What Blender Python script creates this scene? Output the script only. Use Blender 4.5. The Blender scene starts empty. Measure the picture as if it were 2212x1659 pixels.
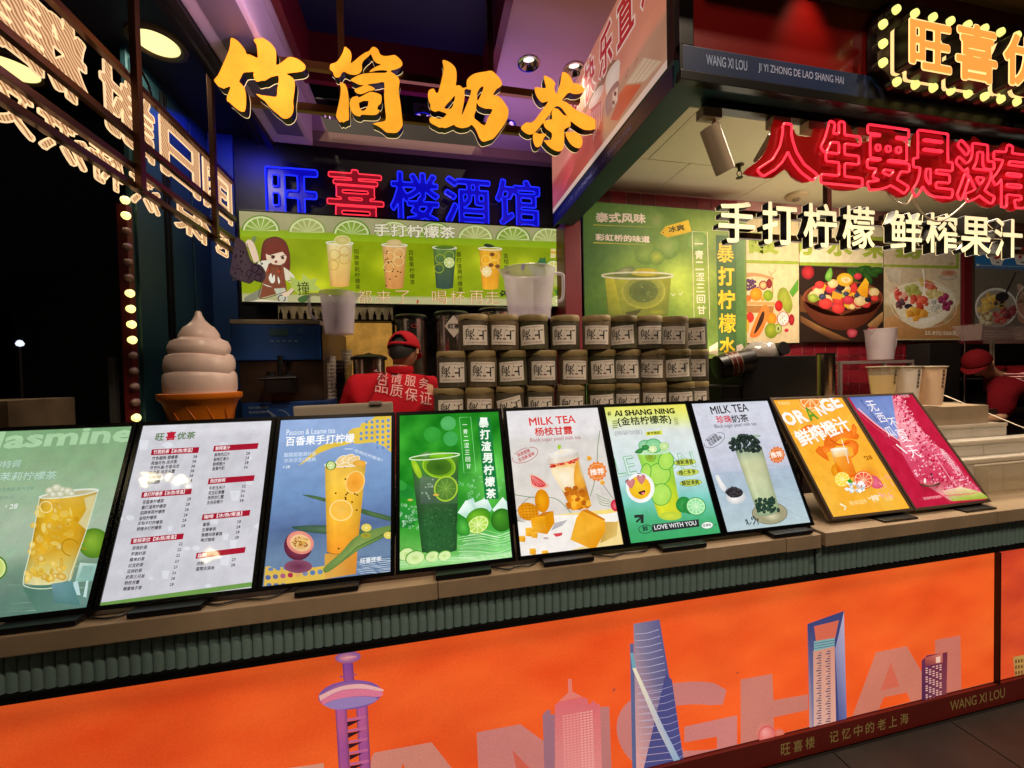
import bpy, bmesh, math, random
import numpy as np
from mathutils import Vector, Matrix
from mathutils.geometry import tessellate_polygon
random.seed(7); rng = np.random.default_rng(7)
SC = bpy.context.scene; COL = SC.collection

# ---------------------------------------------------------------- camera, world, exposure
CAM = Vector((0, 0, 1.48)); FPX = 873.8
_y, _p, _r = (math.radians(a) for a in (12.07, -1.321, -1.197))
_f = Vector((math.sin(_y) * math.cos(_p), math.cos(_y) * math.cos(_p), math.sin(_p)))
_r0 = Vector((math.cos(_y), -math.sin(_y), 0)); _u0 = _r0.cross(_f)
_rt = _r0 * math.cos(_r) + _u0 * math.sin(_r); _up = _u0 * math.cos(_r) - _r0 * math.sin(_r)
cam = bpy.data.cameras.new('camera'); camo = bpy.data.objects.new('camera', cam); COL.objects.link(camo)
cam.sensor_width = 36; cam.lens = 36 * FPX / 2212; cam.clip_start = .02; cam.clip_end = 200
m = Matrix.Identity(4)
for i, v in enumerate((_rt, _up, -_f)):
    for j in range(3): m[j][i] = v[j]
m.translation = CAM; camo.matrix_world = m; SC.camera = camo

world = bpy.data.worlds.new("World"); SC.world = world; world.use_nodes = True
WN = world.node_tree.nodes; WL = world.node_tree.links
sky = WN.new('ShaderNodeTexSky'); sky.sky_type = 'NISHITA'; sky.sun_disc = False
sky.sun_elevation = math.radians(-4); sky.sun_rotation = math.radians(200)
bgn = WN['Background']; bgn.inputs['Strength'].default_value = .05
WL.new(sky.outputs[0], bgn.inputs['Color'])
vs = SC.view_settings; vs.view_transform = 'Standard'; vs.look = 'None'; vs.exposure = 0; vs.gamma = 1; vs.use_curve_mapping = False
SC.render.engine = 'CYCLES'; SC.cycles.max_bounces = 7; SC.cycles.sample_clamp_indirect = 4
SC.cycles.use_denoising = True

def area(name, loc, aim, size, power, color, spread=math.pi, size_y=None):
    l = bpy.data.lights.new(name, 'AREA'); l.energy = power; l.color = color; l.size = size; l.spread = spread
    if size_y: l.shape = 'RECTANGLE'; l.size_y = size_y
    o = bpy.data.objects.new(name, l); COL.objects.link(o); o.location = loc
    o.rotation_euler = (Vector(aim) - Vector(loc)).to_track_quat('-Z', 'Y').to_euler(); return o
def spot(name, loc, aim, power, color, ang=60, blend=.6, rad=.03):
    l = bpy.data.lights.new(name, 'SPOT'); l.energy = power; l.color = color; l.spot_size = math.radians(ang); l.spot_blend = blend; l.shadow_soft_size = rad
    o = bpy.data.objects.new(name, l); COL.objects.link(o); o.location = loc
    o.rotation_euler = (Vector(aim) - Vector(loc)).to_track_quat('-Z', 'Y').to_euler(); return o
WARM = (1, .83, .62); AMB = (1, .77, .56)
area('street_lamp_light', (-1.6, -2.6, 6.6), (.3, 1.3, .9), .4, 165, AMB)
area('street_lamp_light', (3.6, -3.4, 9.5), (2.4, 1.4, 1.1), .4, 480, AMB)
area('ceiling_panel_light', (3.0, 1.84, 2.78), (2.9, 2.2, 0), .5, 46, WARM)
area('ceiling_panel_light', (1.9, 1.7, 2.78), (1.9, 1.7, 0), .5, 22, WARM)
area('purple_led_strip', (.3, 2.30, 2.62), (.3, 2.6, 4), 1.1, 3.6, (.58, .28, .85), size_y=.2)
area('purple_led_strip', (-.4, 1.7, 2.72), (-.8, 1.7, 3.1), .1, 3.0, (.66, .42, .72), size_y=.6)
area('blue_led_strip', (-1.10, 2.70, 2.98), (-1.22, 2.95, 2.3), .3, 2.6, (.015, .02, 1), size_y=.05)
spot('fascia_wash_light', (1.39, 1.13, 2.93), (1.395, 1.25, 2.66), 5, (1, .42, .28), 62, 1, .02)
area('added_ceiling_fill', (2.6, 2.1, 1.6), (2.5, 1.95, 2.84), 1.6, 9, (1, .87, .66), size_y=.2)  # added upward fill to brighten the cream ceiling; no lamp stands here

# ---------------------------------------------------------------- pixel -> point on a real plane
def ray(px, py): return _f + _rt * ((px - 1106) / FPX) - _up * ((py - 829.5) / FPX)
def atY(px, py, Y): d = ray(px, py); return CAM + d * ((Y - CAM.y) / d.y)
def atX(px, py, X): d = ray(px, py); return CAM + d * ((X - CAM.x) / d.x)
def atZ(px, py, Z): d = ray(px, py); return CAM + d * ((Z - CAM.z) / d.z)

# ---------------------------------------------------------------- materials
def lin(c):
    if isinstance(c, str):
        c = c.lstrip('#'); c = [int(c[i:i + 2], 16) / 255 for i in (0, 2, 4)]
    return tuple((x / 12.92 if x <= .04045 else ((x + .055) / 1.055) ** 2.4) for x in c[:3])
MATS = {}
def mat(name, col='808080', rough=.5, metal=0, emis=None, es=1, noise=0, nscale=8, bump=0, bscale=60, alpha=1, trans=0, ior=1.45, coat=0, stretch=None, spec=.5):
    if name in MATS: return MATS[name]
    M = bpy.data.materials.new(name); M.use_nodes = True; N = M.node_tree.nodes; L = M.node_tree.links
    b = N['Principled BSDF']; c = lin(col) + (1,)
    b.inputs['Base Color'].default_value = c; b.inputs['Roughness'].default_value = rough; b.inputs['Metallic'].default_value = metal
    b.inputs['Alpha'].default_value = alpha; b.inputs['Transmission Weight'].default_value = trans; b.inputs['IOR'].default_value = ior
    b.inputs['Coat Weight'].default_value = coat; b.inputs['Specular IOR Level'].default_value = spec
    if emis: b.inputs['Emission Color'].default_value = lin(emis) + (1,); b.inputs['Emission Strength'].default_value = es
    if noise or bump:
        tc = N.new('ShaderNodeTexCoord'); mp = N.new('ShaderNodeMapping'); L.new(tc.outputs['Object'], mp.inputs[0])
        if stretch: mp.inputs['Scale'].default_value = stretch
    if noise:
        n = N.new('ShaderNodeTexNoise'); n.inputs['Scale'].default_value = nscale; n.inputs['Detail'].default_value = 6; n.inputs['Roughness'].default_value = .62
        L.new(mp.outputs[0], n.inputs[0])
        r = N.new('ShaderNodeMapRange'); r.inputs[1].default_value = .25; r.inputs[2].default_value = .75; r.inputs[3].default_value = 1 - noise; r.inputs[4].default_value = 1 + noise
        L.new(n.outputs['Fac'], r.inputs[0])
        v = N.new('ShaderNodeVectorMath'); v.operation = 'SCALE'; v.inputs[0].default_value = c[:3]; L.new(r.outputs[0], v.inputs['Scale'])
        L.new(v.outputs[0], b.inputs['Base Color'])
        if emis:
            v2 = N.new('ShaderNodeVectorMath'); v2.operation = 'SCALE'; v2.inputs[0].default_value = lin(emis); L.new(r.outputs[0], v2.inputs['Scale']); L.new(v2.outputs[0], b.inputs['Emission Color'])
    if bump:
        n = N.new('ShaderNodeTexNoise'); n.inputs['Scale'].default_value = bscale; n.inputs['Detail'].default_value = 4; L.new(mp.outputs[0], n.inputs[0])
        bp = N.new('ShaderNodeBump'); bp.inputs['Strength'].default_value = bump; bp.inputs['Distance'].default_value = .004
        L.new(n.outputs['Fac'], bp.inputs['Height']); L.new(bp.outputs[0], b.inputs['Normal'])
    MATS[name] = M; return M
def print_mat(name, emit=1.0, diff=.25, rough=.12, mottle=0, mscale=2, grain=0, spec=.5, bump=0):
    """printed film whose ink colours live in the colour attribute; emit > 0 when it is backlit, or as a slight added glow on unlit prints"""
    if name in MATS: return MATS[name]
    M = bpy.data.materials.new(name); M.use_nodes = True; N = M.node_tree.nodes; L = M.node_tree.links
    b = N['Principled BSDF']; a = N.new('ShaderNodeVertexColor'); a.layer_name = 'Col'
    src = a.outputs['Color']
    tc = N.new('ShaderNodeTexCoord')
    if mottle:
        n = N.new('ShaderNodeTexNoise'); n.inputs['Scale'].default_value = mscale; n.inputs['Detail'].default_value = 2; L.new(tc.outputs['Object'], n.inputs[0])
        r = N.new('ShaderNodeMapRange'); r.inputs[1].default_value = .3; r.inputs[2].default_value = .7; r.inputs[3].default_value = 1 - mottle; r.inputs[4].default_value = 1 + mottle; L.new(n.outputs['Fac'], r.inputs[0])
        v = N.new('ShaderNodeVectorMath'); v.operation = 'SCALE'; L.new(src, v.inputs[0]); L.new(r.outputs[0], v.inputs['Scale']); src = v.outputs[0]
    if grain:
        n = N.new('ShaderNodeTexNoise'); n.inputs['Scale'].default_value = 340; n.inputs['Detail'].default_value = 2; L.new(tc.outputs['Object'], n.inputs[0])
        r = N.new('ShaderNodeMapRange'); r.inputs[1].default_value = .3; r.inputs[2].default_value = .7; r.inputs[3].default_value = 1 - grain; r.inputs[4].default_value = 1 + grain; L.new(n.outputs['Fac'], r.inputs[0])
        v = N.new('ShaderNodeVectorMath'); v.operation = 'SCALE'; L.new(src, v.inputs[0]); L.new(r.outputs[0], v.inputs['Scale']); src = v.outputs[0]
    d = N.new('ShaderNodeVectorMath'); d.operation = 'SCALE'; d.inputs['Scale'].default_value = diff; L.new(src, d.inputs[0]); L.new(d.outputs[0], b.inputs['Base Color'])
    if emit: L.new(src, b.inputs['Emission Color']); b.inputs['Emission Strength'].default_value = emit
    b.inputs['Roughness'].default_value = rough; b.inputs['Specular IOR Level'].default_value = spec
    if bump:
        n = N.new('ShaderNodeTexNoise'); n.inputs['Scale'].default_value = 5; n.inputs['Detail'].default_value = 3; L.new(tc.outputs['Object'], n.inputs[0])
        bp = N.new('ShaderNodeBump'); bp.inputs['Strength'].default_value = bump; bp.inputs['Distance'].default_value = .02; L.new(n.outputs['Fac'], bp.inputs['Height']); L.new(bp.outputs[0], b.inputs['Normal'])
    MATS[name] = M; return M

# ---------------------------------------------------------------- objects
def tag(o, label=None, cat=None, group=None, kind=None):
    if label: o['label'] = label
    if cat: o['category'] = cat
    if group: o['group'] = group
    if kind: o['kind'] = kind
    return o
def thing(name, label, cat, loc=(0, 0, 0), group=None):
    o = bpy.data.objects.new(name, None); COL.objects.link(o); o.location = loc; o.empty_display_size = .05
    return tag(o, label, cat, group)
def origin_of(o):
    v = Vector((0, 0, 0))
    while o is not None: v += o.location; o = o.parent
    return v
class MB:
    """collects world-space geometry and links it as ONE mesh object"""
    def __init__(s): s.v = []; s.f = []
    def add(s, vs_, fs):
        n = len(s.v); s.v += [Vector(v) for v in vs_]; s.f += [tuple(n + i for i in f) for f in fs]; return s
    def box(s, x0, x1, y0, y1, z0, z1, M=None):
        vs_ = [Vector((x, y, z)) for x in (x0, x1) for y in (y0, y1) for z in (z0, z1)]
        if M: vs_ = [M @ v for v in vs_]
        return s.add(vs_, [(0, 1, 3, 2), (4, 6, 7, 5), (0, 4, 5, 1), (2, 3, 7, 6), (0, 2, 6, 4), (1, 5, 7, 3)])
    def quad(s, a, b, c, d): return s.add([a, b, c, d], [(0, 1, 2, 3)])
    def lathe(s, prof, c=(0, 0, 0), n=24, M=None, cap=True):
        c = Vector(c); vs_ = []; fs = []
        for r, z in prof:
            for k in range(n):
                a = 2 * math.pi * k / n; v = Vector((r * math.cos(a), r * math.sin(a), z)); vs_.append((M @ v if M else v) + c)
        for i in range(len(prof) - 1):
            for k in range(n): fs.append((i * n + k, i * n + (k + 1) % n, (i + 1) * n + (k + 1) % n, (i + 1) * n + k))
        if cap:
            fs.append(tuple(range(n))[::-1]); fs.append(tuple((len(prof) - 1) * n + k for k in range(n)))
        return s.add(vs_, fs)
    def tube(s, pts, r, n=8, closed=False):
        pts = [Vector(p) for p in pts]; N_ = len(pts); vs_ = []; fs = []; nrm = None
        for i in range(N_):
            a = pts[(i - 1) % N_] if (closed or i > 0) else pts[i]; b = pts[(i + 1) % N_] if (closed or i < N_ - 1) else pts[i]
            t = (b - a); t = t.normalized() if t.length > 1e-9 else Vector((0, 0, 1))
            if nrm is None: nrm = t.orthogonal().normalized()
            else: nrm = (nrm - t * nrm.dot(t)); nrm = nrm.normalized() if nrm.length > 1e-6 else t.orthogonal().normalized()
            bn = t.cross(nrm); rr = r[i] if isinstance(r, (list, tuple)) else r
            for k in range(n):
                q = 2 * math.pi * k / n; vs_.append(pts[i] + nrm * (rr * math.cos(q)) + bn * (rr * math.sin(q)))
        for i in range(N_ if closed else N_ - 1):
            for k in range(n): fs.append((i * n + k, i * n + (k + 1) % n, ((i + 1) % N_) * n + (k + 1) % n, ((i + 1) % N_) * n + k))
        if not closed: fs.append(tuple(range(n))[::-1]); fs.append(tuple((N_ - 1) * n + k for k in range(n)))
        return s.add(vs_, fs)
    def prism(s, poly, d):
        """poly: 3-D outline; extruded by vector d"""
        n = len(poly); poly = [Vector(p) for p in poly]; d = Vector(d); tris = tessellate_polygon([poly])
        s.add(poly + [p + d for p in poly], [tuple(t) for t in tris] + [tuple(i + n for i in reversed(t)) for t in tris] + [(i, (i + 1) % n, (i + 1) % n + n, i + n) for i in range(n)]); return s
    def build(s, name, M, parent=None, smooth=False, bevel=0, label=None, kind=None, sub=0, cat=None, group=None, loc=None):
        off = origin_of(parent) if parent is not None else Vector(loc or (0, 0, 0))
        me = bpy.data.meshes.new(name); me.from_pydata([v - off for v in s.v], [], s.f)
        bm = bmesh.new(); bm.from_mesh(me); bmesh.ops.recalc_face_normals(bm, faces=bm.faces)
        if bevel:
            es = [e for e in bm.edges if len(e.link_faces) == 2 and e.calc_face_angle(0) > .6]
            bmesh.ops.bevel(bm, geom=es, offset=bevel, segments=2, profile=.7, affect='EDGES', clamp_overlap=True)
        bm.to_mesh(me); bm.free()
        me.materials.append(M)
        if smooth:
            me.polygons.foreach_set('use_smooth', [True] * len(me.polygons)); me.set_sharp_from_angle(angle=math.radians(40))
        o = bpy.data.objects.new(name, me); COL.objects.link(o)
        if parent is not None: o.parent = parent
        else: o.location = off
        if sub: md = o.modifiers.new('subsurf', 'SUBSURF'); md.levels = md.render_levels = sub
        return tag(o, label, cat, group, kind)
def copy_tree(o, parent=None):
    kids = [c for c in KIDS.get(o.name, [])]
    c = o.copy(); COL.objects.link(c)
    if parent is not None: c.parent = parent
    for k in kids: copy_tree(k, c)
    return c
KIDS = {}
def index_kids(root):
    for c in COL.objects:
        if c.parent is not None and c.parent == root: KIDS.setdefault(root.name, []).append(c); index_kids(c)
def dup(root, loc, rotz=None, label=None):
    if root.name not in KIDS: index_kids(root)
    c = copy_tree(root); c.location = loc
    if rotz is not None: c.rotation_euler.z = rotz
    if label: c['label'] = label
    return c

# ---------------------------------------------------------------- text as geometry
_TC = {}
def glyphs(s, bold=0, res=3):
    """flat mesh of a string with the bundled font: verts (x, y), faces. Positive bold widens every stroke by strips along its outline"""
    k = (s, round(bold, 3), res)
    if k in _TC: return _TC[k]
    c = bpy.data.curves.new('t', 'FONT'); c.body = s; c.offset = min(bold, 0); c.resolution_u = res
    if bold > 0 and len(s) > 1: c.space_character = 1 + bold * .6
    o = bpy.data.objects.new('t', c); COL.objects.link(o); dg = bpy.context.evaluated_depsgraph_get(); dg.update()
    me = bpy.data.meshes.new_from_object(o.evaluated_get(dg))
    v = np.array([(p.co.x, p.co.y) for p in me.vertices]) if len(me.vertices) else np.zeros((0, 2)); f = [tuple(p.vertices) for p in me.polygons]
    bpy.data.objects.remove(o); bpy.data.curves.remove(c); bpy.data.meshes.remove(me)
    if bold > 0 and len(v):
        V_ = [tuple(p) for p in v]
        for lp in loops_of(v, f):
            n = len(lp); P = [Vector(p) for p in lp]; out = []
            for i in range(n):
                a = (P[i] - P[i - 1]).normalized(); b = (P[(i + 1) % n] - P[i]).normalized(); na, nb_ = Vector((a.y, -a.x)), Vector((b.y, -b.x)); h = na + nb_
                h = h / max(h.dot(nb_), .5) if h.length > 1e-4 else na; out.append(P[i] + h * bold)
            m = len(V_); V_ += [tuple(p) for p in P] + [tuple(p) for p in out]; f = f + [(m + i, m + n + i, m + n + (i + 1) % n, m + (i + 1) % n) for i in range(n)]
        v = np.array(V_)
    _TC[k] = (v, f); return _TC[k]
def solid_glyph(ch, bold, N_=150, rough=0.):
    """clean outline of a widened glyph (for channel letters and neon): raster, dilate, contour"""
    k = ('#' + ch, round(bold, 3), N_)
    if k in _TC: return _TC[k]
    v, f = glyphs(ch, 0, 4); mn = v.min(0); mx = v.max(0); mg = bold + .03; org = mn - mg; cell = ((mx - mn).max() + 2 * mg) / N_
    shp = np.ceil((mx - mn + 2 * mg) / cell).astype(int) + 2; M_ = np.zeros((shp[1], shp[0]), bool)
    for t in f:
        for q in range(1, len(t) - 1):
            T = (v[[t[0], t[q], t[q + 1]]] - org) / cell; lo = np.floor(T.min(0)).astype(int); hi = np.ceil(T.max(0)).astype(int) + 1
            xx, yy = np.meshgrid(np.arange(lo[0], hi[0]), np.arange(lo[1], hi[1])); d = (T[1, 0] - T[0, 0]) * (T[2, 1] - T[0, 1]) - (T[2, 0] - T[0, 0]) * (T[1, 1] - T[0, 1])
            if abs(d) < 1e-9: continue
            a = ((T[1, 0] - xx) * (T[2, 1] - yy) - (T[2, 0] - xx) * (T[1, 1] - yy)) / d; b = ((T[2, 0] - xx) * (T[0, 1] - yy) - (T[0, 0] - xx) * (T[2, 1] - yy)) / d
            M_[lo[1]:hi[1], lo[0]:hi[0]] |= (a >= -.01) & (b >= -.01) & (a + b <= 1.01)
    r = bold / cell; R_ = int(r) + 1; D = M_.copy()
    for dy in range(-R_, R_ + 1):
        for dx in range(-R_, R_ + 1):
            if dx * dx + dy * dy <= r * r: D |= np.roll(np.roll(M_, dy, 0), dx, 1)
    F_ = D.astype(float)
    for _ in range(3): F_ = (F_ + np.roll(F_, 1, 0) + np.roll(F_, -1, 0) + np.roll(F_, 1, 1) + np.roll(F_, -1, 1)) / 5
    seg = {}; H, W = F_.shape; I = F_ > .5
    ip = lambda a, b: (.5 - a) / (b - a)
    for y, x in zip(*np.nonzero((I[:-1, :-1] != I[1:, 1:]) | (I[1:, :-1] != I[:-1, 1:]) | (I[:-1, :-1] != I[1:, :-1]))):
        a, b, c, d = F_[y, x], F_[y, x + 1], F_[y + 1, x + 1], F_[y + 1, x]; cs = (a > .5) + 2 * (b > .5) + 4 * (c > .5) + 8 * (d > .5)
        if cs in (0, 15): continue
        E_ = {0: ('h', y, x), 1: ('v', y, x + 1), 2: ('h', y + 1, x), 3: ('v', y, x)}
        for s0, s1 in {1: [(3, 0)], 2: [(0, 1)], 3: [(3, 1)], 4: [(1, 2)], 5: [(3, 2), (1, 0)], 6: [(0, 2)], 7: [(3, 2)], 8: [(2, 3)], 9: [(2, 0)], 10: [(0, 3), (2, 1)], 11: [(2, 1)], 12: [(1, 3)], 13: [(1, 0)], 14: [(0, 3)]}[cs]: seg[E_[s1]] = E_[s0]
    def pt(e):
        t, y, x = e
        return (x + ip(F_[y, x], F_[y, x + 1]), y) if t == 'h' else (x, y + ip(F_[y, x], F_[y + 1, x]))
    loops = []
    while seg:
        a = next(iter(seg)); L_ = [a]; cur = seg.pop(a)
        while cur != a and cur in seg: L_.append(cur); cur = seg.pop(cur)
        if len(L_) > 10:
            P = np.array([pt(e) for e in L_]); P = (P + np.roll(P, 1, 0) + np.roll(P, -1, 0)) / 3; keep = [0]
            for i in range(1, len(P)):
                j = keep[-1]; dd = P[i] - P[j]
                if np.hypot(*dd) > 1.6:
                    mid = P[j:i + 1]; n_ = np.array([-dd[1], dd[0]]) / np.hypot(*dd)
                    if np.abs((mid - P[j]) @ n_).max() > .22 or i - j > 14: keep.append(i - 1 if i - 1 > j else i)
            P = P[keep] * cell + org; loops.append(P)
    ar = [sum(P[i - 1][0] * P[i][1] - P[i][0] * P[i - 1][1] for i in range(len(P))) / 2 for P in loops]
    if sum(ar) < 0: loops = [P[::-1] for P in loops]; ar = [-a for a in ar]
    def inside(p, P):
        c = False
        for i in range(len(P)):
            a, b = P[i - 1], P[i]
            if (a[1] > p[1]) != (b[1] > p[1]) and p[0] < (b[0] - a[0]) * (p[1] - a[1]) / (b[1] - a[1]) + a[0]: c = not c
        return c
    V_ = []; FF = []; outs = [i for i in range(len(loops)) if ar[i] > 0]
    for i in outs:
        grp = [loops[i]] + [loops[j] for j in range(len(loops)) if ar[j] <= 0 and inside(loops[j][0], loops[i]) and not any(o != i and ar[o] < ar[i] and inside(loops[o][0], loops[i]) and inside(loops[j][0], loops[o]) for o in outs)]
        m = len(V_); FF += [tuple(m + q for q in t) for t in tessellate_polygon([[Vector((p[0], p[1], 0)) for p in g] for g in grp])]; V_ += [tuple(p) for g in grp for p in g]
    V_ = np.array(V_); mn = V_.min(0); mx = V_.max(0)
    _TC[k] = ((V_ - mn) / (mx - mn), FF, (mx - mn)[0] / (mx - mn)[1], [[tuple((np.array(p) - mn) / (mx - mn)) for p in L_] for L_ in loops]); return _TC[k]
def fit_text(s, bold=0, res=3):
    """verts scaled to a 0..1 box (x and y), faces, aspect (w/h)"""
    v, f = glyphs(s, bold, res)
    if not len(v): return v, f, 1
    mn = v.min(0); mx = v.max(0); return (v - mn) / (mx - mn), f, (mx - mn)[0] / (mx - mn)[1]
def loops_of(v, f):
    """boundary loops of a flat triangulated mesh"""
    key = {}; idx = []
    for p in v:
        q = (round(p[0], 5), round(p[1], 5)); idx.append(key.setdefault(q, len(key)))
    pts = [None] * len(key)
    for q, i in key.items(): pts[i] = q
    E_ = {}
    for t in f:
        t = [idx[i] for i in t]
        for i in range(len(t)):
            a, b = t[i], t[(i + 1) % len(t)]
            if a == b: continue
            if (b, a) in E_: del E_[(b, a)]
            else: E_[(a, b)] = 1
    nx = {}
    for a, b in E_: nx.setdefault(a, []).append(b)
    out = []
    while nx:
        a = next(iter(nx)); L_ = [a]; cur = a
        while True:
            if cur not in nx: break
            b = nx[cur].pop()
            if not nx[cur]: del nx[cur]
            if b == a: break
            L_.append(b); cur = b
        if len(L_) > 3: out.append([pts[i] for i in L_])
    return out
def letter_box(mb_face, mb_side, mb_rim, v, f, to3, depth, rim=.004, back=True, loops=None):
    """channel letter: glowing front face, black return, thin pale rim at the back; to3(x, y, d) -> point"""
    if mb_face is not None: mb_face.add([to3(x, y, 0) for x, y in v], f)
    for lp in loops or loops_of(v, f):
        n = len(lp)
        if mb_side is not None:
            mb_side.add([to3(x, y, .0004) for x, y in lp] + [to3(x, y, depth) for x, y in lp], [(i, (i + 1) % n, (i + 1) % n + n, i + n) for i in range(n)])
        if mb_rim is not None:
            mb_rim.add([to3(x, y, depth) for x, y in lp] + [to3(x, y, depth + rim) for x, y in lp], [(i, (i + 1) % n, (i + 1) % n + n, i + n) for i in range(n)])
    if mb_side is not None and back:
        mb_side.add([to3(x, y, depth + .0006) for x, y in v], f)

# ---------------------------------------------------------------- printed artwork as layered coloured geometry
def mix(a, b, t): a = np.array(rgb(a)); b = np.array(rgb(b)); return tuple(a + (b - a) * t)
def rgb(c):
    if isinstance(c, str): c = c.lstrip('#'); return tuple(int(c[i:i + 2], 16) / 255 for i in (0, 2, 4))
    return tuple(c)
class Art:
    """flat print on a real plane: O origin (lower left), U right, V up, N towards the viewer; w x h metres.
    Shapes are given in pixels of a photo crop (x0, y0, scale) and land on the plane."""
    def __init__(s, O, U, V, w, h, crop, step=.000012):
        s.O = Vector(O); s.U = Vector(U).normalized(); s.V = Vector(V).normalized(); s.N = s.U.cross(s.V); s.w = w; s.h = h; s.crop = crop; s.k = 0; s.step = step
        s.vv = []; s.ff = []; s.cc = []
    def use(s, crop): s.crop = crop
    def loc(s, p):
        x0, y0, sc = s.crop; px = (x0 + p[0] / sc) * .864063; py = (y0 + p[1] / sc) * .864063
        d = ray(px, py); t = (s.O - CAM).dot(s.N) / d.dot(s.N); q = CAM + d * t - s.O; return (q.dot(s.U), q.dot(s.V))
    def tri(s, P, C):
        """local triangles with clipping; P list of 3 (x, y), C list of 3 colours"""
        pts = [(P[i][0], P[i][1]) + tuple(C[i]) for i in range(3)]
        if any(p[0] < 0 or p[0] > s.w or p[1] < 0 or p[1] > s.h for p in pts):
            for ax, lim, sg in ((0, 0, 1), (0, s.w, -1), (1, 0, 1), (1, s.h, -1)):
                out = []
                for i in range(len(pts)):
                    a = pts[i]; b = pts[(i + 1) % len(pts)]; da = sg * (a[ax] - lim); db = sg * (b[ax] - lim)
                    if da >= 0: out.append(a)
                    if (da >= 0) != (db >= 0):
                        t = da / (da - db); out.append(tuple(a[j] + (b[j] - a[j]) * t for j in range(5)))
                pts = out
                if len(pts) < 3: return
        n = len(s.vv); z = s.k * s.step
        for p in pts: s.vv.append(s.O + s.U * p[0] + s.V * p[1] + s.N * z); s.cc.append(lin(p[2:]))
        s.ff.append(tuple(range(n, n + len(pts))))
    def bg(s, fn, nx=24, ny=32):
        """fn(u, v) arrays (v up) -> (3, ...) sRGB"""
        u, v = np.meshgrid(np.linspace(0, 1, nx + 1), np.linspace(0, 1, ny + 1)); c = np.clip(np.array(fn(u, v)), 0, 1)
        n = len(s.vv)
        for j in range(ny + 1):
            for i in range(nx + 1): s.vv.append(s.O + s.U * (u[j, i] * s.w) + s.V * (v[j, i] * s.h)); s.cc.append(lin(c[:, j, i]))
        for j in range(ny):
            for i in range(nx): a = n + j * (nx + 1) + i; s.ff.append((a, a + 1, a + nx + 2, a + nx + 1))
        s.k += 1
    def poly(s, pts, col, raw=False):
        """col: one colour or one per vertex"""
        P = [tuple(p) if raw else s.loc(p) for p in pts]
        C = [rgb(c) for c in col] if isinstance(col, list) else [rgb(col)] * len(P)
        for t in tessellate_polygon([[Vector((p[0], p[1], 0)) for p in P]]): s.tri([P[i] for i in t], [C[i] for i in t])
        s.k += 1
    def ell(s, c, rx, ry=None, col='ffffff', edge=None, rot=0, n=22, off=(0, 0), a0=0, a1=360, rings=1, wob=0):
        ry = rx if ry is None else ry; edge = edge or col; ca, sa = math.cos(math.radians(rot)), math.sin(math.radians(rot))
        ring = []
        for k in range(n + 1):
            a = math.radians(a0 + (a1 - a0) * k / n); q = 1 + (wob * math.sin(k * 2.4 + c[0]) if wob else 0)
            x, y = rx * q * math.cos(a), ry * q * math.sin(a); ring.append(s.loc((c[0] + x * ca - y * sa, c[1] + x * sa + y * ca)))
        cp = s.loc((c[0] + off[0] * rx, c[1] + off[1] * ry)); col = rgb(col); edge = rgb(edge)
        for k in range(n): s.tri([cp, ring[k + 1], ring[k]], [col, edge, edge])
        s.k += 1
    def ring(s, c, rx, ry, wd, col, rot=0, n=28, a0=0, a1=360):
        ca, sa = math.cos(math.radians(rot)), math.sin(math.radians(rot)); pts = []
        for k in range(n + 1):
            a = math.radians(a0 + (a1 - a0) * k / n); x, y = rx * math.cos(a), ry * math.sin(a); pts.append((c[0] + x * ca - y * sa, c[1] + x * sa + y * ca))
        s.line(pts, wd, col)
    def line(s, pts, wd, col):
        P = [Vector(p) for p in pts]; L_ = []; R_ = []; n = len(P)
        for i in range(n):
            t = P[min(i + 1, n - 1)] - P[max(i - 1, 0)]
            if t.length < 1e-6: t = Vector((1, 0))
            t.normalize(); w = wd[i] if isinstance(wd, list) else wd; q = Vector((-t.y, t.x)) * (w / 2); L_.append(s.loc(P[i] + q)); R_.append(s.loc(P[i] - q))
        c = [rgb(x) for x in col] if isinstance(col, list) else [rgb(col)] * n
        for i in range(n - 1):
            s.tri([L_[i], L_[i + 1], R_[i + 1]], [c[i], c[i + 1], c[i + 1]]); s.tri([L_[i], R_[i + 1], R_[i]], [c[i], c[i + 1], c[i]])
        s.k += 1
    def curve(s, pts, wd, col, n=8):
        s.line(smooth_path(pts, n), wd, col)
    def blob(s, pts, col, n=5, center=None):
        """closed smooth outline; optional centre colour gives a radial gradient"""
        q = smooth_path(pts + [pts[0]], n, True)[:-1]
        if center is None: s.poly(q, col); return
        P = [s.loc(p) for p in q]; cp = (sum(p[0] for p in P) / len(P), sum(p[1] for p in P) / len(P)); e = rgb(col); c = rgb(center)
        for k in range(len(P)): s.tri([cp, P[(k + 1) % len(P)], P[k]], [c, e, e])
        s.k += 1
    def text(s, t, p0, p1, top=None, col='000000', bold=.01, vert=False, res=2, shadow=None):
        """p0, p1: lower left and lower right corners of the ink; top: upper left corner (default keeps the proportions)"""
        v, f, asp = fit_text(t, bold, res)
        if not len(v): return
        a = Vector(s.loc(p0)); b = Vector(s.loc(p1)); e = b - a
        if top is None: up = Vector((-e.y, e.x)) / asp
        elif isinstance(top, (int, float)): up = Vector((-e.y, e.x)).normalized() * (Vector(s.loc((p0[0], p0[1] - top))) - a).length
        else: up = Vector(s.loc(top)) - a
        if shadow:
            sh = (e.normalized() * .0012 - Vector((-e.y, e.x)).normalized() * .0012)
            for q in f: P = [a + sh + e * v[i][0] + up * v[i][1] for i in q]; [s.tri([P[0], P[i], P[i + 1]], [rgb(shadow)] * 3) for i in range(1, len(P) - 1)]
            s.k += 1
        c = rgb(col)
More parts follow.
